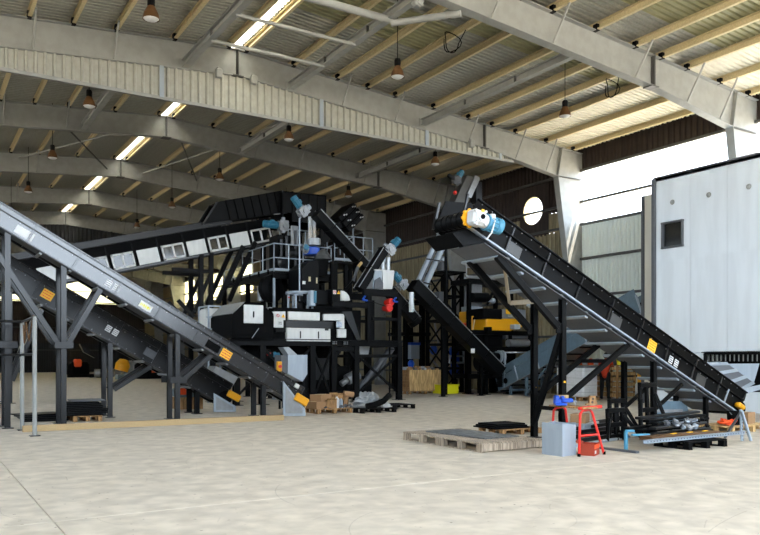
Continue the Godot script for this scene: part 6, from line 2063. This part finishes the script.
	# ---- big pallet base in front
	var front := pallet(V(8.95, 0, 10.62), 1.42, 1.2, M.wood_grey, "worn greyish pallet nearest the front, left of the sheet metal box", "", 9, 0.16)
	pallet(V(8.98, 0, 11.85), 1.42, 1.2, M.wood_grey, "worn greyish pallet behind the front one, both under a slate board", "", 9, 0.16)
	g = G.new()
	g.box(V(9.05, 0.175, 11.3), Vector3(0.85, 0.02, 1.7), Basis(Vector3.UP, 0.06), 0.004)
	one("slate_board", g, M.slate_stained, V(9.05, 0.16, 11.3), "stained slate grey board lying across the two worn pallets", "board")
	g = G.new()
	g = G.new()
	g.box(V(8.95, 0.08, 10.0), Vector3(1.42, 0.12, 0.025), Basis(), 0.004)
	part("edge_board", g, M.wood_grey, front)
	pallet(V(11.0, 0, 12.4), 1.1, 0.8, M.wood_raw, "raw wood pallet behind the worn pallets under the black plate stack", "", 6, 0.12)
	for i in 3:
		g = G.new()
		g.box(V(10.8, 0.14 + i * 0.035, 12.45), Vector3(0.95 - i * 0.08, 0.03, 0.75 - i * 0.06), Basis(Vector3.UP, -0.05 + i * 0.03), 0.006)
		one("steel_plate", g, M.black_matt, V(10.9, 0.12 + i * 0.035, 12.45), ["lowest", "middle", "topmost"][i] + " black plate of the small stack behind the worn pallets", "plate")
	# ---- sheet metal box, red trestle, vise, carton
	o = thing("sheet_metal_box", "open grey sheet metal box on the floor in front of the red trestle", "box", V(9.2, 0, 9.1))
	var c1 := V(9, 0, 9.35); var c2 := V(9.03, 0, 8.91); var c3 := V(9.39, 0, 8.96); var c4 := c1 + c3 - c2
	for e in [[c1, c2, 0.53, M.slate], [c2, c3, 0.52, M.zinc], [c3, c4, 0.54, M.slate], [c4, c1, 0.52, M.slate]]:
		g = G.new()
		var a: Vector3 = e[0]; var bb: Vector3 = e[1]
		var dv := (bb - a)
		g.prism([Vector2(0, 0), Vector2(1, 0), Vector2(1, 0.52), Vector2(0.85, e[2] - 0.015), Vector2(0.5, 0.525), Vector2(0, 0.54)], a, dv, Vector3.UP, dv.cross(Vector3.UP).normalized() * -0.004)
		part("side_sheet", g, M.zinc_pale, o)
	var R := Vector3(0.8496, 0, 0.5274)   # across the view, along the trestle
	o = thing("trestle", "red tubular steel trestle carrying a plank, with a vise on top", "trestle", V(9.45, 0, 8.9))
	var t1 := V(9.27, 0, 8.78); var t2 := V(9.84, 0, 8.76)
	var tops := [t1 + R * 0.02 + Vector3(0, 0.75, 0.0), t2 - R * 0.2 + Vector3(0, 0.75, 0.0)]
	for k in 2:
		var off := (R * -0.26 + R.cross(Vector3.UP) * -0.75) * k
		var a := t1 + off + (R * -0.02 if k else Vector3.ZERO); var bb := t2 + off - R * (0.12 * k)
		g = G.new()
		g.path([a, tops[0] + off - Vector3(0, 0.05, 0), tops[0] + off + R * 0.04, tops[1] + off - R * 0.04, tops[1] + off - Vector3(0, 0.05, 0), bb], 0.021, 10)
		part("leg_frame", g, M.red, o)
		g = G.new()
		g.tube(a.lerp(tops[0] + off, 0.45), bb.lerp(tops[1] + off, 0.45), 0.019, 8)
		part("cross_tube", g, M.red, o)
		for p in [a, bb]:
			g = G.new()
			g.tube(p, p + Vector3(0, 0.05, 0), 0.026, 10)
			part("rubber_foot", g, M.rubber, o)
	pbar("top_rail", o, M.red, t1 + R * 0.0 + Vector3(0, 0.785, 0.0), t2 - R * 0.05 + Vector3(0, 0.8, 0), 0.06, 0.05)
	pbar("plank", o, M.wood_raw, t1 - R * 0.2 + R.cross(Vector3.UP) * -0.8 + Vector3(0, 0.79, 0), t1 + R * 0.2 + R.cross(Vector3.UP) * -0.02 + Vector3(0, 0.79, 0), 0.3, 0.03)
	o = thing("bench_vise", "bright blue bench vise clamped on the trestle plank", "vise", t1 - R * 0.2 + R.cross(Vector3.UP) * -0.42 + Vector3(0, 0.81, 0))
	var vc := t1 - R * 0.2 + R.cross(Vector3.UP) * -0.42 + Vector3(0, 0.81, 0)
	var vb := Basis(R, Vector3.UP, R.cross(Vector3.UP))
	g = G.new()
	g.box(vc + Vector3(0, 0.02, 0), Vector3(0.2, 0.04, 0.14), vb, 0.01)
	g.box(vc + Vector3(0, 0.075, 0) - R * 0.05, Vector3(0.13, 0.1, 0.1), vb, 0.02)
	g.box(vc + Vector3(0, 0.13, 0) - R * 0.07, Vector3(0.07, 0.08, 0.15), vb, 0.012)
	part("body", g, M.blue, o)
	g = G.new()
	g.box(vc + Vector3(0, 0.085, 0) + R * 0.1, Vector3(0.22, 0.07, 0.08), vb, 0.015)
	g.box(vc + Vector3(0, 0.12, 0) + R * 0.03, Vector3(0.05, 0.09, 0.14), vb, 0.012)
	part("sliding_jaw", g, M.blue, o)
	g = G.new()
	g.tube(vc + Vector3(0, 0.07, 0) + R * 0.2, vc + Vector3(0, 0.07, 0) + R * 0.27, 0.015, 8)
	g.tube(vc + Vector3(0, -0.02, 0.0) + R * 0.25, vc + Vector3(0, 0.16, 0) + R * 0.25, 0.008, 6)
	part("handle", g, M.zinc, o)
	g = G.new()
	g.box(vc + Vector3(0, 0.09, -0.13) + R * 0.1, Vector3(0.26, 0.16, 0.03), vb, 0.005)
	one("plywood_offcut", g, M.wood_pale, vc + Vector3(0, 0.01, -0.13) + R * 0.1, "pale plywood offcut standing behind the blue vise", "wood offcut")
	var wb := t2 - R * 0.14 + Vector3(0, 0.825, -0.06)
	o = thing("wooden_block", "small wooden block with round holes on the right end of the trestle", "block", wb)
	g = G.new()
	g.prism([Vector2(-0.06, 0), Vector2(0.07, 0), Vector2(0.065, 0.06), Vector2(0.045, 0.15), Vector2(-0.04, 0.15), Vector2(-0.055, 0.06)], wb, R, Vector3.UP, vb.z * -0.1)
	part("body", g, M.wood_raw, o)
	for e in [[0.0, 0.1, 0.018], [-0.01, 0.045, 0.02]]:
		g = G.new()
		g.tube(wb + R * e[0] + Vector3(0, e[1], 0) + vb.z * 0.001, wb + R * e[0] + Vector3(0, e[1], 0) + vb.z * 0.003, e[2], 12)
		part("hole", g, M.ink, o)
	g = G.new()
	g.box(wb + R * -0.1 + Vector3(0, 0.012, 0.02), Vector3(0.08, 0.024, 0.06), vb, 0.004)
	one("wood_chip", g, M.wood_raw, wb + R * -0.1, "flat wood chip beside the block with holes", "wood offcut")
	o = carton(V(9.55, 0, 8.78) + Vector3(0.06, 0, -0.1), Vector3(0.34, 0.19, 0.26), 0.5, M.card_red, "red and orange open carton under the red trestle", true)
	g = G.new()
	g.box(Vector3(0.0, 0.15, 0.133), Vector3(0.34, 0.07, 0.004))
	part("orange_band", g, M.orange, o)
	g = G.new()
	g.box(Vector3(-0.1, 0.06, 0.133), Vector3(0.09, 0.05, 0.005))
	part("white_label", g, M.sticker_white, o)
	# ---- things behind the trestle
	o = carton(V(11.77, 0, 11.12) + Vector3(0, 0.28, 0), Vector3(0.42, 0.18, 0.3), 0.55, M.card, "brown cardboard box on white blocks behind the trestle")
	for i in 4:
		var at := V(11.67, 0, 10.94) + Vector3(0.25 * i - 0.2, 0.14 * (i % 2), -0.13 * i)
		g = G.new()
		g.box(at + Vector3(0, 0.07, 0), Vector3(0.5, 0.13, 0.35), Basis(Vector3.UP, 0.4), 0.015)
		one("foam_block", g, M.white_paint if i != 1 else M.zinc_pale, at, ["white foam block under the brown box behind the trestle", "pale grey foam block on the lower white ones behind the trestle", "white foam block right of the brown box behind the trestle", "white foam block at the right end of the row behind the trestle"][i], "foam block")
	# steel lengths on the floor
	g = G.new()
	g.bar(V(10.0, 0.03, 9.65), V(12.3, 0.03, 10.3), 0.05, 0.05, 0.005)
	one("steel_bar", g, M.zinc_pale, V(11, 0, 9.9), "long pale steel bar lying on the floor right of the carton", "steel bar")
	g = G.new()
	g.bar(V(10.4, 0.02, 9.35), V(10.42, 0.02, 8.55), 0.09, 0.035, 0.004)
	one("steel_bar", g, M.slate, V(10.4, 0, 9), "short dark flat steel bar pointing to the front on the floor", "steel bar")
	for i in 5:
		g = G.new()
		var z := 10.2 + i * 0.22
		g.bar(V(10.75 + i * 0.1, 0.05 + i * 0.04, z), V(12.2 + i * 0.15, 0.06 + i * 0.05, z + 0.25), 0.06, 0.08, 0.006)
		one("steel_bar", g, M.black_paint if i % 2 else M.frame_grey, V(11, 0.02 + i * 0.04, z), "dark steel length in the bundle on the floor beneath the large conveyor", "steel bar", "dark steel lengths beneath the large conveyor")
	# ---- black fabricated frames near the second leg pair
	for k in 3:
		var fx := [11.75, 12.2, 12.75][k] as float; var fz := [10.15, 10.5, 10.2][k] as float
		o = thing("fabricated_frame", ["low black fabricated frame leaning nearest the trestle", "black fabricated gate-like frame in the middle under the large conveyor", "tall black fabricated frame beside the second conveyor leg"][k], "steel frame", V(fx, 0, fz))
		var hh := [0.62, 0.78, 1.12][k] as float
		for x: float in [-0.22, 0.0, 0.22]:
			pbar("upright", o, M.black_paint, V(fx + x, 0, fz), V(fx + x * 0.9, hh, fz + 0.05), 0.07, 0.07)
		for y: float in [0.12, 0.5, 0.95]:
			pbar("rail", o, M.black_paint, V(fx - 0.26, hh * y, fz), V(fx + 0.26, hh * y, fz + 0.03), 0.06, 0.09)
		pbar("stay", o, M.black_paint, V(fx + 0.2, hh * 0.8, fz), V(fx + 0.5, 0.03, fz - 0.2), 0.05, 0.07)
		pbar("stay", o, M.black_paint, V(fx - 0.2, hh * 0.7, fz), V(fx - 0.42, 0.03, fz - 0.15), 0.05, 0.07)
	# pile of black steel parts on the plastic pallet
	pallet(V(12.1, 0, 8.75), 1.1, 0.75, M.black_matt, "black plastic pallet under the rusty plank at lower right")
	g = G.new()
	var za := V(10.5, 0.2, 8.47); var zb := V(13.5, 0.2, 8.56)
	g.channel(za, zb, 0.06, 0.065, 0.006, 1.0)
	o = thing("perforated_channel", "long perforated zinc channel resting across the black plastic pallet", "steel channel", V(12, 0.15, 8.45))
	part("profile", g, M.zinc_pale, o)
	g = G.new()
	for i in 36:
		var p := za.lerp(zb, (i + 0.5) / 36.0)
		g.tube(p + Vector3(0, 0.0, 0.031), p + Vector3(0, 0, 0.034), 0.01, 8)
	part("holes", g, M.ink, o, "", "stuff")
	g = G.new()
	g.bar(V(10.75, 0.225, 8.66), V(12.75, 0.225, 8.72), 0.26, 0.07, 0.006)
	one("rusty_plank", g, M.rust, V(11.7, 0.19, 8.64), "rusty brown flat plank on top of the black plastic pallet", "plank")
	for i in 8:
		g = G.new()
		var z := 8.95 + (i % 4) * 0.18; var y := 0.17 + i * 0.045
		g.bar(V(11.2 + rng.randf() * 0.4, y, z), V(12.9 + rng.randf() * 0.6, y + rng.randf() * 0.06, z + rng.randf_range(-0.1, 0.3)), 0.14, 0.05, 0.006)
		one("steel_bar", g, [M.black_paint, M.frame_grey, M.black_matt][i % 3], V(12.2, y - 0.02, z), "black steel length in the heap behind the rusty plank", "steel bar", "black steel lengths behind the rusty plank")
	for i in 16:
		var at := V(11.7 + rng.randf() * 1.3, 0.3 + rng.randf() * 0.12, 8.8 + rng.randf() * 0.5)
		g = G.new()
		g.box(at + Vector3(0, 0.03, 0), Vector3(rng.randf_range(0.06, 0.16), rng.randf_range(0.04, 0.1), 0.08), Basis(Vector3(0.2, 1, 0.3).normalized(), rng.randf() * 3), 0.01)
		if i % 3 == 0: g.tube(at + Vector3(0.05, 0.03, 0), at + Vector3(0.14, 0.05, 0.05), 0.025, 8)
		one("metal_fitting", g, [M.slate, M.zinc, M.black_paint, M.zinc_pale][i % 4], at, "small metal fitting strewn on the heap behind the rusty plank", "fitting", "metal fittings on the heap")
	o = thing("bracket", "light blue angled clamp bracket at the left end of the rusty plank", "bracket", V(10.6, 0.0, 8.95))
	pbar("upright", o, M.blue_light, V(10.6, 0.0, 8.95), V(10.6, 0.34, 8.95), 0.06, 0.05)
	pbar("bar", o, M.blue_light, V(10.6, 0.34, 8.95), V(10.8, 0.33, 8.95), 0.06, 0.04)
	pbar("bar", o, M.blue_light, V(10.75, 0.26, 8.95), V(11.15, 0.25, 8.9), 0.06, 0.04)
	for i in 3:
		g = G.new()
		g.bar(V(11.5 + i * 0.45, 0.262, 8.7), V(11.66 + i * 0.45, 0.262, 8.73), 0.05, 0.02, 0.004)
		one("marker_strip", g, M.sticker_yellow, V(11.6 + i * 0.5, 0.32, 8.8), ["left", "middle", "right"][i] + " short yellow strip lying on the steel heap", "strip")
	# zinc A-stand, second pallet with straps and bucket
	o = thing("folding_stand", "perforated zinc A-shaped stand in front of the large conveyor's tail", "stand", V(13.75, 0, 8.75))
	pbar("leg", o, M.zinc_pale, V(13.72, 0, 8.78), V(13.72, 0.61, 8.8), 0.06, 0.04)
	pbar("leg", o, M.zinc_pale, V(13.87, 0, 8.69), V(13.66, 0.59, 8.75), 0.06, 0.04)
	pbar("leg", o, M.slate, V(13.95, 0, 9.3), V(13.75, 0.6, 8.8), 0.05, 0.04)
	g = G.new()
	for i in 9:
		var p := V(13.72, 0, 8.78).lerp(V(13.72, 0.61, 8.8), (i + 0.6) / 9.6)
		g.tube(p + Vector3(0, 0, 0.021), p + Vector3(0, 0, 0.026), 0.012, 6)
	part("holes", g, M.ink, o, "", "stuff")
	pallet(V(15.7, 0, 10.2), 1.6, 0.9, M.wood_pale, "pale wood pallet under the orange straps at the right edge")
	g = G.new()
	var pts := []
	for i in 40: pts.append(V(15.05 + 0.16 * cos(i * 0.9) + i * 0.006, 0.19 + 0.03 * sin(i * 1.7) + 0.02 * (i % 4), 10.05 + 0.13 * sin(i * 0.9)))
	g.path(pts, 0.022, 5)
	one("lifting_strap", g, M.orange, V(15.1, 0.14, 10.05), "coiled orange lifting strap on the pale pallet", "strap")
	bucket(V(15.5, 0.14, 10.1), 0.16, 0.3, M.black_matt, "black bucket on the pale pallet beside the orange strap")
	carton(V(16.0, 0.14, 10.2), Vector3(0.4, 0.25, 0.35), 0.2, M.card, "brown box on the pale pallet at the right edge")
	o = thing("sheet_chute", "blue-grey bent sheet metal chute standing under the large conveyor's tail", "chute", V(14.6, 0, 11.2))
	pslab("front_sheet", o, M.blue_grey, [Vector2(14.2, 0), Vector2(15.0, 0), Vector2(15.05, 0.62), Vector2(14.15, 0.66)], 11.1, 0.02)
	pslab("fold", o, M.zinc, [Vector2(14.15, 0.4), Vector2(15.05, 0.38), Vector2(15.05, 0.44), Vector2(14.15, 0.46)], 11.08, 0.02)
	pslab("side_sheet", o, M.blue_grey, [Vector2(15.0, 0), Vector2(15.5, 0), Vector2(15.3, 0.5), Vector2(15.05, 0.62)], 11.15, 0.02)
	# ---- pallets, wrapped stack, buckets around the worker
	o = thing("wrapped_stack", "plastic-wrapped grey stack on a pallet behind the large conveyor's first leg", "stack", V(22.0, 0, 20.8))
	g = G.new()
	g.box(V(21.95, 0.72, 20.9), Vector3(0.85, 1.15, 1.35), Basis(Vector3.UP, 0.06), 0.06)
	part("wrapped_load", g, M.wrap, o)
	for i in 4:
		g = G.new()
		g.box(V(21.95, 0.32 + i * 0.27, 20.9), Vector3(0.87, 0.012, 1.37), Basis(Vector3.UP, 0.06))
		part("fold_line", g, M.steel_paint, o)
	g = G.new()
	g.box(V(21.95, 1.29, 20.9), Vector3(0.9, 0.09, 1.4), Basis(Vector3.UP, 0.06), 0.02)
	part("top_sheet", g, M.slate, o)
	pallet(V(21.95, 0, 20.9), 1.0, 1.4, M.wood_raw, "raw wood pallet under the plastic-wrapped stack")
	o = thing("slatted_crate", "slatted raw wood crate in front of the worker in orange", "crate", V(24.0, 0, 21.2))
	for i in 6:
		for e in [[23.55, 0], [24.6, 0]]:
			g = G.new()
			g.box(V(e[0], 0.16 + i * 0.21, 21.5), Vector3(0.03, 0.13, 2.4), Basis(), 0.004)
			part("slat", g, M.wood_pale, o)
		for z in [20.3, 22.7]:
			g = G.new()
			g.box(V(24.08, 0.16 + i * 0.21, z), Vector3(1.05, 0.13, 0.03), Basis(), 0.004)
			part("slat", g, M.wood_pale, o)
	for x in [23.57, 24.58]:
		for z in [20.32, 21.5, 22.68]:
			pbar("corner_post", o, M.wood_raw, V(x, 0, z), V(x, 1.36, z), 0.08, 0.08)
	g = G.new()
	g.box(V(24.08, 1.33, 21.5), Vector3(1.1, 0.03, 2.4), Basis(), 0.005)
	part("top_board", g, M.wood_raw, o)
	for e in [[22.5, "orange"], [22.2, "white"], [21.9, "orange"], [21.55, "white"]]:
		g = G.new()
		g.lathe([Vector2(0, 0), Vector2(0.11, 0), Vector2(0.13, 0.05), Vector2(0.12, 0.2), Vector2(0.06, 0.26), Vector2(0, 0.27)], V(23.8, 1.345, e[0]), Vector3.UP, 12)
		one("canister", g, M.orange if e[1] == "orange" else M.zinc_pale, V(23.8, 1.345, e[0]), ("orange canister on the slatted crate, " + ("farther" if e[0] > 22.3 else "nearer") + " of two") if e[1] == "orange" else ("pale canister on the slatted crate, " + ("farther" if e[0] > 22 else "nearer") + " of two"), "canister")
	bucket(V(23.9, 1.345, 20.45), 0.16, 0.32, M.lime, "lime yellow bucket on the slatted crate right of the worker")
	g = G.new()
	g.ball(V(24.05, 1.73, 20.9), Vector3(0.14, 0.1, 0.14), 6, 10)
	one("purple_bag", g, mat("purple", Color(0.35, 0.12, 0.5), 0.6), V(24.05, 1.63, 20.9), "small purple bag behind the lime bucket", "bag")
	g = G.new()
	g.box(V(24.05, 1.48, 20.9), Vector3(0.3, 0.27, 0.3), Basis(), 0.02)
	one("grey_case", g, M.slate, V(24.05, 1.345, 20.9), "grey case under the small purple bag on the slatted crate", "case")
	# drum stack behind second leg
	o = thing("steel_drum", "yellow drum standing on a white case near the panel bay", "drum", V(23.9, 0, 19.3))
	var dc := V(23.9, 0, 19.3)
	g = G.new()
	g.box(dc + Vector3(0, 0.32, 0), Vector3(0.5, 0.64, 0.5), Basis(), 0.02)
	part("white_case", g, M.white_paint, o)
	g = G.new()
	g.lathe([Vector2(0, 0.64), Vector2(0.26, 0.64), Vector2(0.27, 0.9), Vector2(0.26, 0.92), Vector2(0.27, 1.2), Vector2(0.22, 1.24), Vector2(0, 1.24)], dc, Vector3.UP, 18)
	part("drum", g, M.yellow, o)

# ---------- the worker: one continuous figure meshed from tapered bones
func surface_net(bones: Array, cell: float, k: float, g: G) -> void:
	# bones: [a, b, ra, rb]; smooth minimum of tapered capsules, one vertex per crossed cell
	var lo := Vector3.INF; var hi := -Vector3.INF
	for b in bones:
		var r := maxf(b[2], b[3]) + cell * 2.5
		lo = lo.min((b[0] as Vector3).min(b[1]) - Vector3.ONE * r); hi = hi.max((b[0] as Vector3).max(b[1]) + Vector3.ONE * r)
	var n := Vector3i(((hi - lo) / cell).ceil()) + Vector3i.ONE
	var field := PackedFloat32Array()
	field.resize(n.x * n.y * n.z)
	field.fill(1.0)
	for b in bones:
		var a: Vector3 = b[0]; var c: Vector3 = b[1]
		var r := maxf(b[2], b[3]) + k * 1.5 + cell * 2.0
		var i0 := Vector3i(((a.min(c) - Vector3.ONE * r - lo) / cell).floor()).max(Vector3i.ZERO)
		var i1 := Vector3i(((a.max(c) + Vector3.ONE * r - lo) / cell).ceil()).min(n - Vector3i.ONE)
		var d := c - a; var dd := maxf(d.length_squared(), 1e-9)
		for z in range(i0.z, i1.z + 1):
			for y in range(i0.y, i1.y + 1):
				for x in range(i0.x, i1.x + 1):
					var p := lo + Vector3(x, y, z) * cell
					var t := clampf((p - a).dot(d) / dd, 0, 1)
					var v := p.distance_to(a + d * t) - lerpf(b[2], b[3], t)
					var id := x + n.x * (y + n.y * z)
					var o := field[id]
					var h := maxf(k - absf(o - v), 0.0) / k
					field[id] = minf(o, v) - h * h * k * 0.25
	var verts := {}
	var nrm := {}
	for z in n.z - 1:
		for y in n.y - 1:
			for x in n.x - 1:
				var id := x + n.x * (y + n.y * z)
				var f0 := field[id]
				if f0 > cell * 2.0 or f0 < -cell * 2.0: continue
				var s := 0; var acc := Vector3.ZERO; var cnt := 0
				var val := []
				for q in 8: val.append(field[id + (q & 1) + n.x * ((q >> 1) & 1) + n.x * n.y * (q >> 2)])
				for q in 8:
					for ax in 3:
						var w := q | (1 << ax)
						if w == q: continue
						if (val[q] < 0.0) != (val[w] < 0.0):
							var t: float = val[q] / (val[q] - val[w])
							var pq := Vector3(q & 1, (q >> 1) & 1, q >> 2); var pw := Vector3(w & 1, (w >> 1) & 1, w >> 2)
							acc += pq.lerp(pw, t); cnt += 1
				if cnt:
					verts[id] = lo + (Vector3(x, y, z) + acc / cnt) * cell
					nrm[id] = Vector3(val[1] + val[3] + val[5] + val[7] - val[0] - val[2] - val[4] - val[6], val[2] + val[3] + val[6] + val[7] - val[0] - val[1] - val[4] - val[5], val[4] + val[5] + val[6] + val[7] - val[0] - val[1] - val[2] - val[3]).normalized()
	var st := [1, n.x, n.x * n.y]
	for id in verts:
		for ax in 3:
			var e: int = id + st[ax]
			if e >= field.size() or (field[id] < 0.0) == (field[e] < 0.0): continue
			var u: int = st[(ax + 1) % 3]; var v: int = st[(ax + 2) % 3]
			var ids := [id, id - u, id - u - v, id - v]
			if not (verts.has(ids[1]) and verts.has(ids[2]) and verts.has(ids[3])): continue
			g.quad_n(verts[ids[0]], verts[ids[1]], verts[ids[2]], verts[ids[3]], nrm[ids[0]], nrm[ids[1]], nrm[ids[2]], nrm[ids[3]])

func worker() -> void:
	var at := V(23.3, 0, 20.7)
	var turn := -1.0        # faces the crate by the wall
	var o := thing("person", "worker in an orange shirt and dark trousers bending over the slatted crate, seen from behind", "person", at, "", turn)
	# local: +x right, y up, -z the way the person faces
	o.scale = Vector3.ONE * 1.05
	var hipL := Vector3(-0.095, 0.93, 0.02); var hipR := Vector3(0.095, 0.93, 0.02)
	var legs := [[hipL, Vector3(-0.11, 0.5, 0.0), 0.092, 0.06], [Vector3(-0.11, 0.5, 0.0), Vector3(-0.12, 0.09, 0.06), 0.062, 0.042], [hipR, Vector3(0.11, 0.5, -0.03), 0.092, 0.06], [Vector3(0.11, 0.5, -0.03), Vector3(0.13, 0.09, 0.02), 0.062, 0.042], [hipL, hipR, 0.1, 0.1], [Vector3(0, 0.95, 0.02), Vector3(0, 1.02, 0.0), 0.13, 0.12]]
	var torso := [[Vector3(0, 0.98, 0.01), Vector3(0, 1.2, -0.06), 0.135, 0.145], [Vector3(0, 1.2, -0.06), Vector3(0, 1.38, -0.14), 0.145, 0.12], [Vector3(-0.15, 1.39, -0.14), Vector3(0.15, 1.39, -0.14), 0.075, 0.075]]
	var upper := [[Vector3(-0.19, 1.38, -0.15), Vector3(-0.25, 1.16, -0.3), 0.056, 0.044], [Vector3(0.19, 1.38, -0.15), Vector3(0.25, 1.15, -0.28), 0.056, 0.044]]
	var fore := [[Vector3(-0.25, 1.16, -0.3), Vector3(-0.17, 1.3, -0.5), 0.043, 0.028], [Vector3(0.25, 1.15, -0.28), Vector3(0.18, 1.3, -0.49), 0.043, 0.028]]
	var neck := [[Vector3(0, 1.4, -0.16), Vector3(0, 1.52, -0.22), 0.058, 0.052]]
	var head := [[Vector3(0, 1.6, -0.25), Vector3(0, 1.65, -0.25), 0.085, 0.088], [Vector3(0, 1.53, -0.3), Vector3(0, 1.57, -0.31), 0.05, 0.06]]
	var feet := [[Vector3(-0.12, 0.07, 0.07), Vector3(-0.13, 0.035, -0.12), 0.045, 0.034], [Vector3(0.13, 0.07, 0.03), Vector3(0.15, 0.035, -0.16), 0.045, 0.034]]
	var g := G.new()
	surface_net(legs + torso + upper + fore + neck + head + feet, 0.022, 0.05, g)
	# head detail and hands on finer grids, joined into the same body
	surface_net([[Vector3(0, 1.6, -0.25), Vector3(0, 1.655, -0.245), 0.086, 0.09], [Vector3(0, 1.525, -0.3), Vector3(0, 1.57, -0.315), 0.045, 0.055], [Vector3(0, 1.6, -0.335), Vector3(0, 1.565, -0.36), 0.01, 0.017], [Vector3(-0.088, 1.61, -0.24), Vector3(-0.094, 1.58, -0.245), 0.018, 0.012], [Vector3(0.088, 1.61, -0.24), Vector3(0.094, 1.58, -0.245), 0.018, 0.012], [Vector3(-0.02, 1.535, -0.35), Vector3(0.02, 1.535, -0.35), 0.008, 0.008]], 0.009, 0.02, g)
	for s: float in [-1.0, 1.0]:
		var w := Vector3(0.175 * s, 1.3, -0.495)
		var fw := Vector3(-0.2 * s, 0.12, -0.97).normalized()
		var sd := Vector3(s, 0, -0.2 * s * s).normalized()
		var hand := [[w, w + fw * 0.07, 0.027, 0.03], [w + sd * 0.02, w + fw * 0.08 + sd * 0.025, 0.018, 0.014], [w - sd * 0.02, w + fw * 0.08 - sd * 0.025, 0.018, 0.014]]
		for i in 4:
			var b := w + fw * 0.08 + sd * (0.03 - 0.02 * i)
			var ln := [0.06, 0.075, 0.07, 0.065][i] as float
			var mid := b + fw * ln * 0.55 + Vector3(0, -0.008, 0)
			hand.append([b, mid, 0.0095, 0.0085])
			hand.append([mid, mid + fw * ln * 0.4 + Vector3(0, -0.028, 0), 0.0085, 0.007])
		var th := w + fw * 0.02 - sd * 0.025
		hand.append([th, th - sd * 0.03 + fw * 0.03, 0.012, 0.01])
		hand.append([th - sd * 0.03 + fw * 0.03, th - sd * 0.032 + fw * 0.06 + Vector3(0, -0.015, 0), 0.01, 0.008])
		surface_net(hand, 0.006, 0.008, g)
	part("body", g, M.skin, o)
	var fat := func(list: Array, e: float) -> Array:
		var r := []
		for b in list: r.append([b[0], b[1], b[2] + e, b[3] + e])
		return r
	g = G.new()
	surface_net(fat.call(torso + upper + [[Vector3(0, 0.93, 0.02), Vector3(0, 1.0, 0.01), 0.135, 0.13]], 0.016), 0.022, 0.05, g)
	part("shirt", g, M.shirt, o, "orange shirt")
	g = G.new()
	surface_net(fat.call(legs, 0.014), 0.022, 0.04, g)
	part("trousers", g, M.trousers, o, "dark trousers")
	g = G.new()
	surface_net([[Vector3(0, 1.625, -0.225), Vector3(0, 1.675, -0.235), 0.088, 0.09], [Vector3(0, 1.57, -0.19), Vector3(0, 1.62, -0.2), 0.05, 0.07]], 0.012, 0.03, g)
	part("hair", g, M.hair, o, "short dark hair")
	for f in feet:
		g = G.new()
		surface_net([[f[0], f[1], f[2] + 0.012, f[3] + 0.01]], 0.014, 0.02, g)
		part("shoe", g, M.black_matt, o)

func build_objects() -> void:
	conveyor_pale()
	conveyor_dark_left()
	conveyor_white_panels()
	hood()
	conveyor_right()
	main_line()
	wall_side_machines()
	conveyor_wall_side()
	panel_room()
	floor_things()
	worker()
